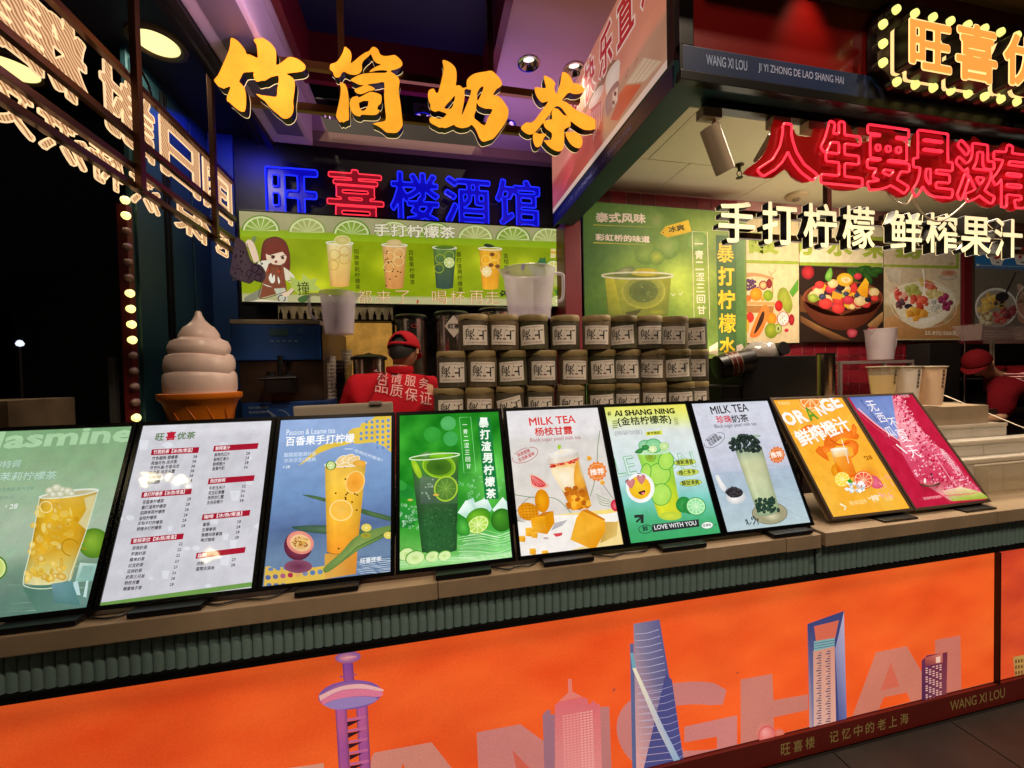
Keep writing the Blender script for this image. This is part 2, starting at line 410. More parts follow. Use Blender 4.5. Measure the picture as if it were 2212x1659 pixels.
        for q in f:
            P = [a + e * v[i][0] + up * v[i][1] for i in q]
            for i in range(1, len(P) - 1): s.tri([P[0], P[i], P[i + 1]], [c] * 3)
        s.k += 1
    def column(s, t, c0, c1, size, col, bold=.01, res=2):
        """vertical text: first and last glyph centres (crop px), glyph size in px"""
        n = len(t)
        for i, ch in enumerate(t):
            q = i / max(n - 1, 1); cx = c0[0] + (c1[0] - c0[0]) * q; cy = c0[1] + (c1[1] - c0[1]) * q
            sl = (c1[0] - c0[0]) / max(1, (c1[1] - c0[1])); v, f, asp = fit_text(ch, bold, res); hh = size * (1 if asp < 2.5 else 1 / asp); ww = size * min(1, max(asp, .35)); hh = min(hh, size)
            s.text(ch, (cx - ww / 2, cy + hh / 2), (cx + ww / 2, cy + hh / 2 - ww * s.tilt), hh, col, bold, res=res)
    tilt = 0
    def citrus(s, c, r, rind, flesh, pith='f4f6d0', rot=0, segs=10, ry=None):
        ry = ry or r; s.ell(c, r, ry, rind, rot=rot, n=30); s.ell(c, r * .9, ry * .9, pith, rot=rot, n=30)
        ca, sa = math.cos(math.radians(rot)), math.sin(math.radians(rot))
        fl = rgb(flesh); f2 = mix(flesh, 'ffffff', .35)
        for k in range(segs):
            a = 2 * math.pi * (k + .08) / segs; b = 2 * math.pi * (k + .92) / segs; P = []
            for t, rr in (((a + b) / 2, .08), (a, .78), ((a + b) / 2, .84), (b, .78)):
                x, y = r * rr * math.cos(t), ry * rr * math.sin(t); P.append(s.loc((c[0] + x * ca - y * sa, c[1] + x * sa + y * ca)))
            s.tri([P[0], P[1], P[2]], [f2, fl, fl]); s.tri([P[0], P[2], P[3]], [f2, fl, fl])
        s.k += 1
    def cup(s, tl, tr, br, bl, cols, rim='f4f4ee', lipw=5, shade=.16, n=10):
        """plastic cup body: quad with a vertical colour ramp and darker sides"""
        m_ = 8; tl, tr, br, bl = map(Vector, (tl, tr, br, bl)); G = []; K = []
        ramp = [rgb(c) for c in cols]
        for j in range(n + 1):
            t = j / n; a = tl.lerp(bl, t); b = tr.lerp(br, t); q = t * (len(ramp) - 1); i0 = min(int(q), len(ramp) - 2); c = mix(ramp[i0], ramp[i0 + 1], q - i0)
            for i in range(m_ + 1):
                x = i / m_; p = a.lerp(b, x); bow = (1 - (2 * x - 1) ** 2) * (br - bl).length * .07 * t; p = Vector((p.x, p.y + bow)); G.append(s.loc(p))
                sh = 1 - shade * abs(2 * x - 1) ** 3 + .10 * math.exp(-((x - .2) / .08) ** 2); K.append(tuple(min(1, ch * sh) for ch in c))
        for j in range(n):
            for i in range(m_):
                a = j * (m_ + 1) + i; b = a + 1; d = a + m_ + 1; e = d + 1
                s.tri([G[a], G[b], G[e]], [K[a], K[b], K[e]]); s.tri([G[a], G[e], G[d]], [K[a], K[e], K[d]])
        s.k += 1
        if rim:
            mid = (tl + tr) / 2; wv = (tr - tl); s.ring((mid.x, mid.y), wv.length / 2 + lipw * .6, wv.length * .06, lipw, rim, rot=math.degrees(math.atan2(wv.y, wv.x)))
    def blur_spots(s, spots):
        """soft round print highlights: list of (x, y, r, colour, strength) mixed over a base colour given"""
        for x, y, r, c, base in spots: s.ell((x, y), r, r, c, base, n=20)
    def build(s, name, M, parent, kind=None, label=None, sat=1, val=1, skip=0):
        for i in range(skip, len(s.cc)) if sat != 1 or val != 1 else (): c = s.cc[i]; g = .3 * c[0] + .59 * c[1] + .11 * c[2]; s.cc[i] = tuple((g + (x - g) * sat) * val for x in c)
        off = origin_of(parent); me = bpy.data.meshes.new(name); me.from_pydata([v - off for v in s.vv], [], s.ff)
        ca = me.color_attributes.new('Col', 'FLOAT_COLOR', 'POINT'); ca.data.foreach_set('color', np.c_[np.array(s.cc), np.ones(len(s.cc))].astype(np.float32).ravel())
        me.materials.append(M); o = bpy.data.objects.new(name, me); COL.objects.link(o); o.parent = parent; return tag(o, label, kind=kind)
def smooth_path(pts, n=8, closed=False):
    P = [Vector(p) for p in pts]; out = []; N_ = len(P)
    for i in range(N_ - 1):
        p0 = P[i - 1] if i > 0 else (P[-2] if closed else P[0]); p1 = P[i]; p2 = P[i + 1]; p3 = P[i + 2] if i + 2 < N_ else (P[1] if closed else P[-1])
        for k in range(n):
            t = k / n; out.append(.5 * ((2 * p1) + (p2 - p0) * t + (2 * p0 - 5 * p1 + 4 * p2 - p3) * t * t + (3 * p1 - p0 - 3 * p2 + p3) * t ** 3))
    out.append(P[-1]); return out
def nz(u, v, s=3, seed=0, o=3):
    """cheap smooth value noise, -1..1"""
    r = np.zeros_like(u)
    for k in range(o):
        f = s * 2 ** k; a = seed * 1.7 + k * 2.3
        r += (np.sin(u * f * 2.1 + a + 1.3 * np.sin(v * f * 1.7 + a * 2)) * np.sin(v * f * 2.6 + a * 3 + 1.1 * np.sin(u * f * 1.9 + a))) / 2 ** k
    return r / 1.75
def grad(stops):
    """vertical gradient function from [(v, colour)...], v up"""
    xs = [p[0] for p in stops]; cs = np.array([rgb(p[1]) for p in stops])
    return lambda u, v: np.array([np.interp(v, xs, cs[:, i]) for i in range(3)])
def photo_crop(x0, y0, s): return (x0, y0, s)
# ================================================================ SETTING
X, Y, Z = Vector((1, 0, 0)), Vector((0, 1, 0)), Vector((0, 0, 1))
def src(x, y): return (x * .864063, y * .864063)       # photo pixels -> the 2212-wide frame used by ray()
gm = mat('wet_dark_stone', '3c3a38', .45, noise=.35, nscale=3, bump=.25, bscale=30)
gr = MB().quad((-30, -30, -.012), (30, -30, -.012), (30, 30, -.012), (-30, 30, -.012)).build('ground', mat('dark_grout', '1c1613', .9, noise=.3), kind='structure')
slab_m = None
for i in range(7):
    for j in range(3):
        x0 = -.3 + i * .6; y0 = -.56 + j * .6
        MB().box(x0 + .003, x0 + .597, y0 + .003, y0 + .597, -.011, 0).build('paving_slab', gm, gr, bevel=.002)

blackm0 = mat('black_trim', '0d0b0c', .35)
# ---- left unit shell
bk = mat('near_black_paint', '120c10', .5, noise=.3, nscale=4)
lw = MB().box(-1.345, 1.05, 2.95, 3.05, 0, 3.3).build('back_wall', mat('dark_plum_wall', '0b070a', .45, noise=.25, nscale=3), kind='structure')
teal = mat('dark_teal_paint', '1e3f47', .5, noise=.22, nscale=2.5, bump=.1, bscale=25)
tealb = mat('blue_paint', '1d3c5c', .45, noise=.2, nscale=2)
sw = MB().box(-1.345, -1.325, 2.24, 2.95, 0, 3.05).build('side_wall', teal, kind='structure')
for y0, y1 in ((2.255, 2.46), (2.53, 2.72), (2.74, 2.945)):
    MB().box(-1.325, -1.312, y0, y1, .02, 3.0).build('wall_panel', teal, sw, bevel=.003)
for y0 in (2.475, 2.502): MB().box(-1.325, -1.305, y0, y0 + .012, 0, 3.0).build('trim_strip', mat('dark_metal', '2a2c30', .35, .6), sw)
MB().box(-1.311, -1.17, 2.93, 2.949, 0, 3.05).build('blue_panel', tealb, lw)
# ceiling of the left unit (white board, recessed dark tray framed in red)
cb = mat('ceiling_white', 'b9a3a8', .6, noise=.06, nscale=2)
cl = MB(); z0, z1 = 3.1, 3.14
cl.box(-1.03, -.60, .9, 2.945, z0, z1).box(.41, 1.2, 1.18, 2.945, z0, z1).box(-.60, .41, 2.41, 2.945, z0, z1)
cl = cl.build('ceiling', cb, kind='structure')
rd = mat('red_trim_paint', '5c0d16', .4)
MB().box(-.60, -.565, .9, 2.41, 3.085, 3.36).box(.375, .41, .9, 2.41, 3.085, 3.36).box(-.565, .375, 2.375, 2.41, 3.085, 3.36).build('tray_trim', rd, cl)
MB().box(-.565, .375, .9, 2.375, 3.34, 3.36).build('tray_top', mat('night_blue_paint', '0a0e2a', .5, noise=.3, nscale=1.2), cl)
MB().box(-.9, 1.05, 2.88, 2.948, 3.035, 3.099).build('drop_edge', mat('ceiling_drop', '8d7468', .6), cl)
MB().box(-3.4, -1.031, -.5, 2.948, 3.06, 3.099).build('canopy_board', mat('dark_canopy', '22262c', .5, noise=.2, nscale=2), cl)
MB().box(-3.4, -1.04, .4, .46, 3.0, 3.059).box(-3.4, -1.04, 1.55, 1.61, 3.0, 3.059).build('canopy_beam', mat('dark_brown', '241413', .6), cl)
# downlights in the left unit
chrome = mat('chrome', 'd8d8d8', .12, 1)
ledw = mat('led_face', 'ffffff', .4, emis='fff6e0', es=1.5)
HOLES = []
for px, py, lab, lit in ((1142, 137, 'chrome downlight nearest the open middle of the purple ceiling, above the 茶 letter', 1), (1240, 150, 'chrome downlight beside the pink cup banner, partly behind the 茶 letter', 1),
        (711, 245, 'chrome downlight behind the lower right of the first orange letter', 0), (737, 247, 'chrome downlight just left of the foot of the second orange letter', 0), (915, 253, 'chrome downlight between the second and third orange letters', 0), (1095, 268, 'chrome downlight between the third and last orange letters', 0)):
    p = atZ(px, py, 3.099); t = thing('ceiling_downlight', lab, 'downlight', p, 'recessed chrome downlights')
    HOLES.append(p)
    MB().lathe([(.047, 0), (.056, -.001), (.057, -.005), (.048, -.006), (.043, .004), (.027, .034), (.0, .035)], p, 24, cap=False).build('reflector', chrome, t, smooth=True)
    MB().lathe([(.022, .024), (.022, .033)], p, 16).build('led', ledw if lit else mat('led_dark', '222222', .2), t)
    if lit: spot('downlight', p + Vector((0, 0, -.02)), p + Vector((-.35, -.1, -2)), 30, WARM, 95)
ct_ = MB()
for p in HOLES: ct_.lathe([(.046, -.06), (.046, .06)], p, 20)
ct_ = ct_.build('cutter', chrome); bo = cl.modifiers.new('holes', 'BOOLEAN'); bo.object = ct_; bo.operation = 'DIFFERENCE'; bo.solver = 'EXACT'
dg = bpy.context.evaluated_depsgraph_get(); dg.update(); me_ = bpy.data.meshes.new_from_object(cl.evaluated_get(dg)); cl.modifiers.clear(); cl.data = me_; bpy.data.objects.remove(ct_)
me_.materials.clear(); me_.materials.append(cb)
for p in HOLES: MB().box(p.x - .06, p.x + .06, p.y - .06, p.y + .06, 3.141, 3.15).build('housing_top', bk, cl)
cl_d = mat('disc_glow', 'ffffff', .5, emis='ffef9e', es=1.25); ring_m = mat('disc_ring', '6e5c48', .35, .3)
for px, py, R, lab in ((340, 92, .088, 'round lit disc downlight right of the tall sign post'), (22, 146, .105, 'round lit disc downlight cut by the left edge, behind the backwards sign')):
    p = atZ(px, py, 3.058); t = thing('disc_downlight', lab, 'downlight', p, 'round lit disc downlights')
    MB().lathe([(R + .028, .001), (R + .026, -.010), (R + .008, -.016), (R - .004, -.008), (R - .004, .001)], p, 40, cap=False).build('rim', ring_m, t, smooth=True)
    MB().lathe([(R, -.004), (R, -.002)], p, 40).build('diffuser', cl_d, t)
    area('disc_light', p + Vector((0, 0, -.03)), p + Vector((0, 0, -2)), R * 2, 5, (1, .85, .6))
for (x, y), lab in (((-2.66, -1.3), 'round lit disc lamp hanging behind the viewer, left of its twin'), ((-2.42, -1.38), 'round lit disc lamp hanging behind the viewer, right of its twin'), ((-2.7, -3.05), 'round lit disc lamp hanging far behind the viewer')):
    p = Vector((x, y, 3.06)); t = thing('hanging_disc_lamp', lab, 'lamp', p, 'disc lamps over the street')
    MB().lathe([(.115, 0), (.115, .03), (.02, .05), (.0, .05)], p, 32, cap=False).build('shade', ring_m, t, smooth=True); MB().lathe([(.105, .002), (.105, .004)], p, 32).build('diffuser', mat('lamp_glow', 'ffffff', .5, emis='ffedb4', es=26), t); MB().tube([p + Vector((0, 0, .05)), p + Vector((0, 0, 1.4))], .004, 6).build('cord', blackm0, t)
# outside left: box edge and far lamp
MB().box(-2.4, -1.552, 1.9, 2.2, 0, 1.42).build('concrete_block', mat('stained_concrete', '7a6650', .8, noise=.4, nscale=6, bump=.4, bscale=30), cat='block', label='stained concrete block cut by the left edge, behind the green jasmine board')
MB().box(-1.42, -1.395, 2.2, 2.225, .6, 1.6).build('bollard', mat('grey_post', '3a3838', .5), cat='bollard', label='thin dim grey post in the dark between the concrete block and the red bulb post')
t = thing('far_lamp', 'small cold white lamp far off in the dark street', 'lamp', atY(43, 742, 14))
MB().lathe([(.0, -.09), (.07, -.06), (.09, 0), (.05, .08), (0, .1)], atY(43, 742, 14), 12).build('globe', mat('far_glow', 'ffffff', .4, emis='dfe8ff', es=1.2), t, smooth=True)
q = atY(43, 742, 14); MB().lathe([(.03, -q.z), (.03, -.09)], q, 8).build('pole', mat('grey_post'), t)
MB().box(-16, -2.2, 20, 20.2, -.01, 6).build('far_wall', mat('night_wall', '0a0a0c', .8), cat='wall', label='black night wall of the street beyond the left end', kind='structure')

# ---- red post with bulbs (front end of the left wall)
t = thing('bulb_post', 'dark red post studded with round bulbs, some lit, at the left wall end', 'post', (-1.34, 2.2, 0))
MB().box(-1.362, -1.322, 2.2, 2.238, 0, 2.30).build('post', mat('bulb_red', '5e1416', .45, noise=.15), t, bevel=.004)
bulb_on = mat('bulb_on', 'ffffff', .3, emis='fff08a', es=1.6); bulb_off = mat('bulb_off', '9a7c70', .3)
for k in range(15):
    py = 432 + 33.6 * k; px = 270 + 24 * (py - 432) / 471; c = atY(px, py, 2.199); on = k in (0, 1, 6, 7, 8, 9, 14)
    b = MB().lathe([(0, .019), (.010, .016), (.0155, .008), (.0165, 0), (.019, -.002), (.019, -.004)], c, 14, M=Matrix.Rotation(math.radians(90), 3, 'X').to_4x4(), cap=False)
    b.build('bulb', bulb_on if on else bulb_off, t, smooth=True, label='lit bulb' if on else 'unlit bulb')

# ---- right unit: column, walls, ceiling, fascia
redc = mat('red_column_paint', '7a1c28', .45, noise=.12, nscale=3)
MB().box(.93, 1.045, 2.58, 2.945, 0, 2.5).build('red_column', redc, kind='structure', bevel=.004)
tw = MB().box(1.05, 6.6, 2.80, 2.9, 0, 2.9).build('tiled_wall', mat('tile_grout', 'a87870', .8), kind='structure')
tilem = [mat('red_tile_%s' % n, c, .25, noise=.12, nscale=5, coat=.3) for n, c in (('deep', '6b1620'), ('bright', '7a1a24'), ('dull', '5f141c'))]
tme = MB().box(0, .1155, -.008, 0, 0, .1155)
tile0 = {}
def tile(x, z):
    k = rng.integers(3)
    if k not in tile0:
        tile0[k] = MB().box(x + .003, x + .117, 2.795, 2.7998, z + .003, z + .117).build('tile', tilem[k], tw, bevel=.0012); tile0[k]['_x'] = x; tile0[k]['_z'] = z; return
    o = tile0[k].copy(); COL.objects.link(o); o.location = (x - tile0[k]['_x'], (rng.random() - .5) * .0015, z - tile0[k]['_z'])
for i in range(10): tile(1.26 + i * .12, 2.705)
for j in range(4):
    for i in range(22): tile(2.36 + i * .12, 1.22 + j * .12)
for i in range(2):
    for j in range(7): tile(4.86 + i * .12, 1.7 + j * .12)
for o in list(tile0.values()): del o['_x']; del o['_z']
ceilm = mat('cream_ceiling', 'd8d0b0', .7, noise=.05, nscale=3)
cr = MB().box(.99, 6.6, 1.24, 2.8, 2.84, 2.88).build('cream_ceiling', mat('ceiling_joint', '6e5f44', .8), kind='structure')
for i in range(8):
    for j in range(3):
        x0 = 1.0 + i * .72 - (.3 if j % 2 else 0); MB().box(max(.995, x0) + .0025, x0 + .7175, 1.36 + j * .5 + .0025, min(2.798, 1.36 + (j + 1) * .5 - .0025), 2.832, 2.84).build('ceiling_panel', ceilm, cr)
# soffit beam: teal underside ring, front and left
sf = MB().box(.86, 6.6, 1.262, 1.36, 2.47, 2.55).box(.86, .995, 1.36, 2.575, 2.47, 2.55).build('soffit', mat('teal_soffit', '23494a', .5, noise=.15, nscale=3), kind='structure')
fa = MB().box(.862, 6.6, 1.262, 1.3, 2.552, 3.4).build('fascia', mat('fascia_board', '2a0c0c', .5), kind='structure')
rf = mat('red_gloss_panel', '7c1412', .3, noise=.06, nscale=2, coat=.15)
MB().box(.925, 6.6, 1.25, 1.261, 2.585, min(3.4, atY(2180, 27, 1.25).z - .001)).build('red_panel', rf, fa)
bandm = mat('navy_band', '1c3058', .4, noise=.15, nscale=3); blackm = mat('black_trim', '0d0b0c', .35)
MB().box(.88, 1.72, 1.236, 1.261, 2.500, 2.584).build('navy_band', bandm, fa, bevel=.002)
MB().box(1.722, 6.6, 1.238, 1.261, 2.500, 2.584).build('navy_band', mat('brown_navy_band', '2a2c40', .4, noise=.15), fa, bevel=.002)
MB().box(.868, 6.6, 1.232, 1.261, 2.466, 2.498).build('black_edge', blackm, fa, bevel=.002)
MB().box(.868, .923, 1.238, 1.261, 2.586, 3.4).build('corner_post', blackm, fa, bevel=.003)
MB().box(.868, .90, 1.2365, 1.240, 2.50, 2.586).build('corner_cap', mat('dark_cap', '1a1514', .35), fa)
MB().box(.856, .862, 1.262, 2.578, 2.455, 2.53).build('side_band', mat('blue_side_band', '1a1e4a', .4), fa)
zF = atY(2180, 27, 1.25).z; MB().box(.84, 6.6, 1.04, 1.261, zF, zF + .04).build('canopy_lip', mat('tan_top', 'a07850', .6), fa)
# lettering on the band
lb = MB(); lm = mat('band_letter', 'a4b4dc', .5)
def flat_text(s, x0, x1, y, z0, z1, mb, bold=.0, nx=X, ny=Z, o=None):
    v, f, a = fit_text(s, bold)
    mb.add([Vector((x0 + (x1 - x0) * p[0], y, z0 + (z1 - z0) * p[1])) for p in v], f)
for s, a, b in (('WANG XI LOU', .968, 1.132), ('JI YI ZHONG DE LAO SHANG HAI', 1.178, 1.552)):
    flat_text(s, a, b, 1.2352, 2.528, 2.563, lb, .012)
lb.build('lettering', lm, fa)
lb = MB(); 
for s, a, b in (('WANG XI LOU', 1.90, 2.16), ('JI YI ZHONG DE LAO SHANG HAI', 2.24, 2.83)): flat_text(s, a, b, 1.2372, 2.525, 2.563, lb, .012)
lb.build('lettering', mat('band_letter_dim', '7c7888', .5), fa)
v, f, a = fit_text('WANG XI LOU   JI YI ZHONG DE LAO SHANG HAI', .01)
MB().add([Vector((.8555, 2.5 - p[0] * .95, 2.475 + .033 * p[1])) for p in v], f).build('lettering', mat('band_letter_blue', '7078c0', .5), fa)
# outside lid over the street (dark canopy edge at the top right)
# ceiling bits
def cyl(c, r, h, M, name, par, n=20, smooth=True, ax=None): return MB().lathe([(r, 0), (r, h)], c, n, M=ax).build(name, M, par, smooth=smooth, bevel=0)
t = thing('smoke_detector', 'round beige smoke detector on the cream ceiling', 'detector', atZ(1720, 420, 2.831)); p = atZ(1720, 420, 2.831)
beige = mat('beige_plastic', 'b09a78', .5)
MB().lathe([(.075, 0), (.075, -.02), (.05, -.035), (.0, -.038)], p, 24, cap=False).build('housing', beige, t, smooth=True); MB().lathe([(.03, -.04), (.02, -.05), (0, -.05)], p, 16, cap=False).build('sensor', mat('beige_dark', '7a6850', .5), t, smooth=True)
p = atZ(1597, 366, 2.80); t = thing('sprinkler', 'small dark fire sprinkler head hanging from the cream ceiling', 'sprinkler', p)
bm_ = mat('brass_dark', '3a3222', .4, .7)
MB().lathe([(.028, .031), (.028, .024), (.01, .02), (.01, -.01)], p, 14).build('escutcheon', bm_, t, smooth=True)
MB().tube([p + Vector((-.012, 0, -.01)), p + Vector((-.02, 0, -.03)), p + Vector((-.006, 0, -.05))], .003, 6).tube([p + Vector((.012, 0, -.01)), p + Vector((.02, 0, -.03)), p + Vector((.006, 0, -.05))], .003, 6).lathe([(.022, -.052), (.022, -.056)], p, 12).build('deflector', bm_, t)
t = thing('ceiling_light', 'bright white rectangular panel light in the ceiling behind the red neon sign', 'light', (3.32, 1.76, 2.8))
MB().box(3.06, 3.95, 1.76, 1.93, 2.812, 2.831).build('frame', mat('white_frame', 'c8c8c8', .4), t)
MB().box(3.08, 3.93, 1.78, 1.91, 2.808, 2.8115).build('diffuser', mat('panel_glow', 'ffffff', .5, emis='f4fbff', es=2.2), t)
# track and spotlights
tr = thing('lighting_track', 'black ceiling track along the teal beam above the red neon sign', 'track', (2, 1.3, 2.47))
MB().box(1.03, 4.4, 1.305, 1.345, 2.44, 2.469).build('rail', blackm, tr, bevel=.002)
wplas = mat('cream_plastic', 'bba68c', .45)
for i, (px, lab) in enumerate(((1567, 'cream cylinder spotlight at the near end of the track, hanging tilted, fully in view'), (1720, 'cream track spotlight above the first red neon character'), (1795, 'cream track spotlight above the second red neon character'),
        (1900, 'cream track spotlight above the third red neon character'), (1975, 'cream track spotlight above the fourth red neon character'), (2075, 'cream track spotlight above the fifth red neon character'), (2165, 'cream track spotlight above the sixth red neon character'))):
    x = atZ(px, 205 + (px - 1567) * .16, 2.44).x; p = Vector((x, 1.325, 2.439)); t = thing('track_spotlight', lab, 'spotlight', p, 'cream spotlights on the ceiling track')
    MB().box(x - .04, x + .04, 1.305, 1.345, 2.405, 2.439).build('adapter', wplas, t, bevel=.003)
    MB().tube([p + Vector((.02, 0, -.034)), p + Vector((.02, 0, -.06))], .007, 8).build('stem', wplas, t)
    tl = Matrix.Rotation(math.radians(-27), 4, 'Y') @ Matrix.Rotation(math.radians(4), 4, 'X')
    if i == 0: MB().lathe([(.0, 0), (.034, 0), (.034, -.17), (.031, -.17), (.03, -.12), (0, -.12)], p + Vector((0, 0, -.06)), 22, M=tl, cap=False).build('can', wplas, t, smooth=True)
    else: MB().lathe([(.0, 0), (.03, 0), (.03, -.10), (.027, -.10), (0, -.09)], p + Vector((.01, .02, -.05)), 18, M=Matrix.Rotation(math.radians(50), 4, 'X'), cap=False).build('can', wplas, t, smooth=True)
    if i in (0, 2, 4, 6): spot('track_lamp', p + Vector((.0, .1, -.12)), (x + .5, 2.8, 1.9), 7, WARM, 75)

# ---- AC cassette and grille hanging on the left
t = thing('air_conditioner', 'long white ceiling air conditioner with perforated grille on the left', 'air conditioner', (-.87, 2, 3.0))
MB().box(-.86, -.635, .8, 2.70, 2.905, 3.095).build('housing', mat('ac_white', 'c8b4bc', .5), t, bevel=.01)
g = mat('grille', '6e5c66', .5)
N_ = g.node_tree.nodes; L_ = g.node_tree.links; tc = N_.new('ShaderNodeTexCoord'); vo = N_.new('ShaderNodeTexVoronoi'); vo.feature = 'F1'; vo.inputs['Scale'].default_value = 95; vo.inputs['Randomness'].default_value = 0
L_.new(tc.outputs['Object'], vo.inputs[0]); cr_ = N_.new('ShaderNodeValToRGB'); cr_.color_ramp.elements[0].position = .3; cr_.color_ramp.elements[0].color = (.01, .01, .012, 1); cr_.color_ramp.elements[1].position = .42; cr_.color_ramp.elements[1].color = (.16, .12, .15, 1)
L_.new(vo.outputs[0], cr_.inputs[0]); L_.new(cr_.outputs[0], N_['Principled BSDF'].inputs['Base Color'])
MB().box(-.80, -.66, .8, 2.60, 2.900, 2.9045).build('grille', g, t)
MB().box(-.90, -.862, .8, 2.74, 2.885, 2.93).box(-.955, -.925, .8, 2.74, 2.90, 2.95).build('rail', mat('dark_rail', '2a2224', .35, .5), t, bevel=.004)
# ================================================================ COUNTER
ct = thing('service_counter', 'long shop counter with stone top over grey-green fluted tiles and black trim', 'counter', (1, 1.3, 0))
stone = mat('brown_stone_top', '98846c', .42, noise=.2, nscale=6, bump=.12, bscale=40)
XJ = atY(1775, 1170, 1.22).x
for x0, x1, za, zb, yf in ((-1.9, .02, .802, .862, 1.22), (.022, 1.27, .803, .862, 1.221), (1.272, XJ, .802, .862, 1.22), (XJ + .002, 2.3, .812, .872, 1.206), (2.302, 3.6, .812, .872, 1.206)):
    MB().box(x0, x1, yf, 1.62, za + .009, zb).build('countertop_slab', stone, ct, bevel=.003)
MB().box(-1.9, 3.6, 1.30, 1.6, .05, .80).build('carcass', blackm, ct)
fl = mat('fluted_tile_glaze', '6f8886', .3, noise=.25, nscale=14, coat=.3, bump=.15, bscale=30)
f0 = None; pitch = .0262; x = -1.3; k = 0
while x < 3.3:
    zt, zb = (.810, .700)
    if f0 is None:
        m_ = MB(); pr = [(x + pitch * .5 - pitch * .5 * math.cos(a), 1.258 - .0085 * math.sin(a) ** .9) for a in np.linspace(0, math.pi, 9)]
        pts = [(px, py) for px, py in pr]; n = len(pts)
        m_.add([Vector((px, py, zt)) for px, py in pts] + [Vector((px, py, zb)) for px, py in pts], [(i, i + 1, n + i + 1, n + i) for i in range(n - 1)] + [tuple(range(n))[::-1], tuple(range(n, 2 * n))])
        f0 = m_.build('fluted_tile', fl, ct, smooth=True); base = f0.location.copy(); xf = x
    else:
        o = f0.copy(); COL.objects.link(o); o.location = (x - xf, (rng.random() - .5) * .002 - (.012 if x > XJ else 0), (.006 if x > XJ else 0) + (rng.random() - .5) * .002); o.rotation_euler.z = 0
    x += pitch + .0006; k += 1
    if abs(x - XJ) < pitch * .55: x = XJ + .003
MB().box(-1.9, 3.6, 1.246, 1.2845, .690, .6985).build('black_ledge', blackm, ct)
MB().box(-1.9, 3.6, 1.2585, 1.30, .6995, .809).build('tile_backing', mat('tile_backing', '20302e', .6), ct)
MB().box(-1.9, 3.6, 1.250, 1.30, .6725, .6895).build('black_trim', blackm, ct, bevel=.002)
XP = atY(2157, 1300, 1.25).x
MB().box(XP - .004, XP + .004, 1.244, 1.30, .098, .672).build('black_joint', blackm, ct)
pl = mat('plinth_red', '6b1e18', .45, noise=.12, nscale=5)
MB().box(-1.9, 3.6, 1.25, 1.3, -.001, .094).build('plinth', pl, ct, bevel=.002)
def plinth_text(s, a, b, hgt, mb, bold=.012, spaced=False):
    A = atY(a[0], a[1], 1.2492); B = atY(b[0], b[1], 1.2492)
    if not spaced: v, f, asp = fit_text(s, bold); mb.add([Vector((A.x + (B.x - A.x) * p[0], 1.2492, A.z + hgt * p[1])) for p in v], f); return
    n = len(s); w = hgt * .95
    for i, ch in enumerate(s):
        x0 = A.x + (B.x - A.x - w) * i / (n - 1)
        v, f, asp = fit_text(ch, bold); mb.add([Vector((x0 + w * p[0], 1.2492, .026 + hgt * p[1])) for p in v], f)
gl_ = mat('gold_letter', 'b8a468', .4, .2)
for a_ in (('旺喜楼', (1687, 1640), (1760, 1620)), ('记忆中的老上海', (1792, 1612), (1962, 1565))): pt = MB(); plinth_text(*a_, .045, pt, spaced=True); pt.build('lettering', gl_, ct)
A = atY(2052, 1540, 1.25); B = atY(2170, 1515, 1.25)
pt = MB(); v, f, asp = fit_text('WANG XI LOU', .008); pt.add([Vector((A.x + (B.x - A.x) * p[0], 1.2492, .03 + .042 * p[1])) for p in v], f)
pt.build('lettering', gl_, ct)

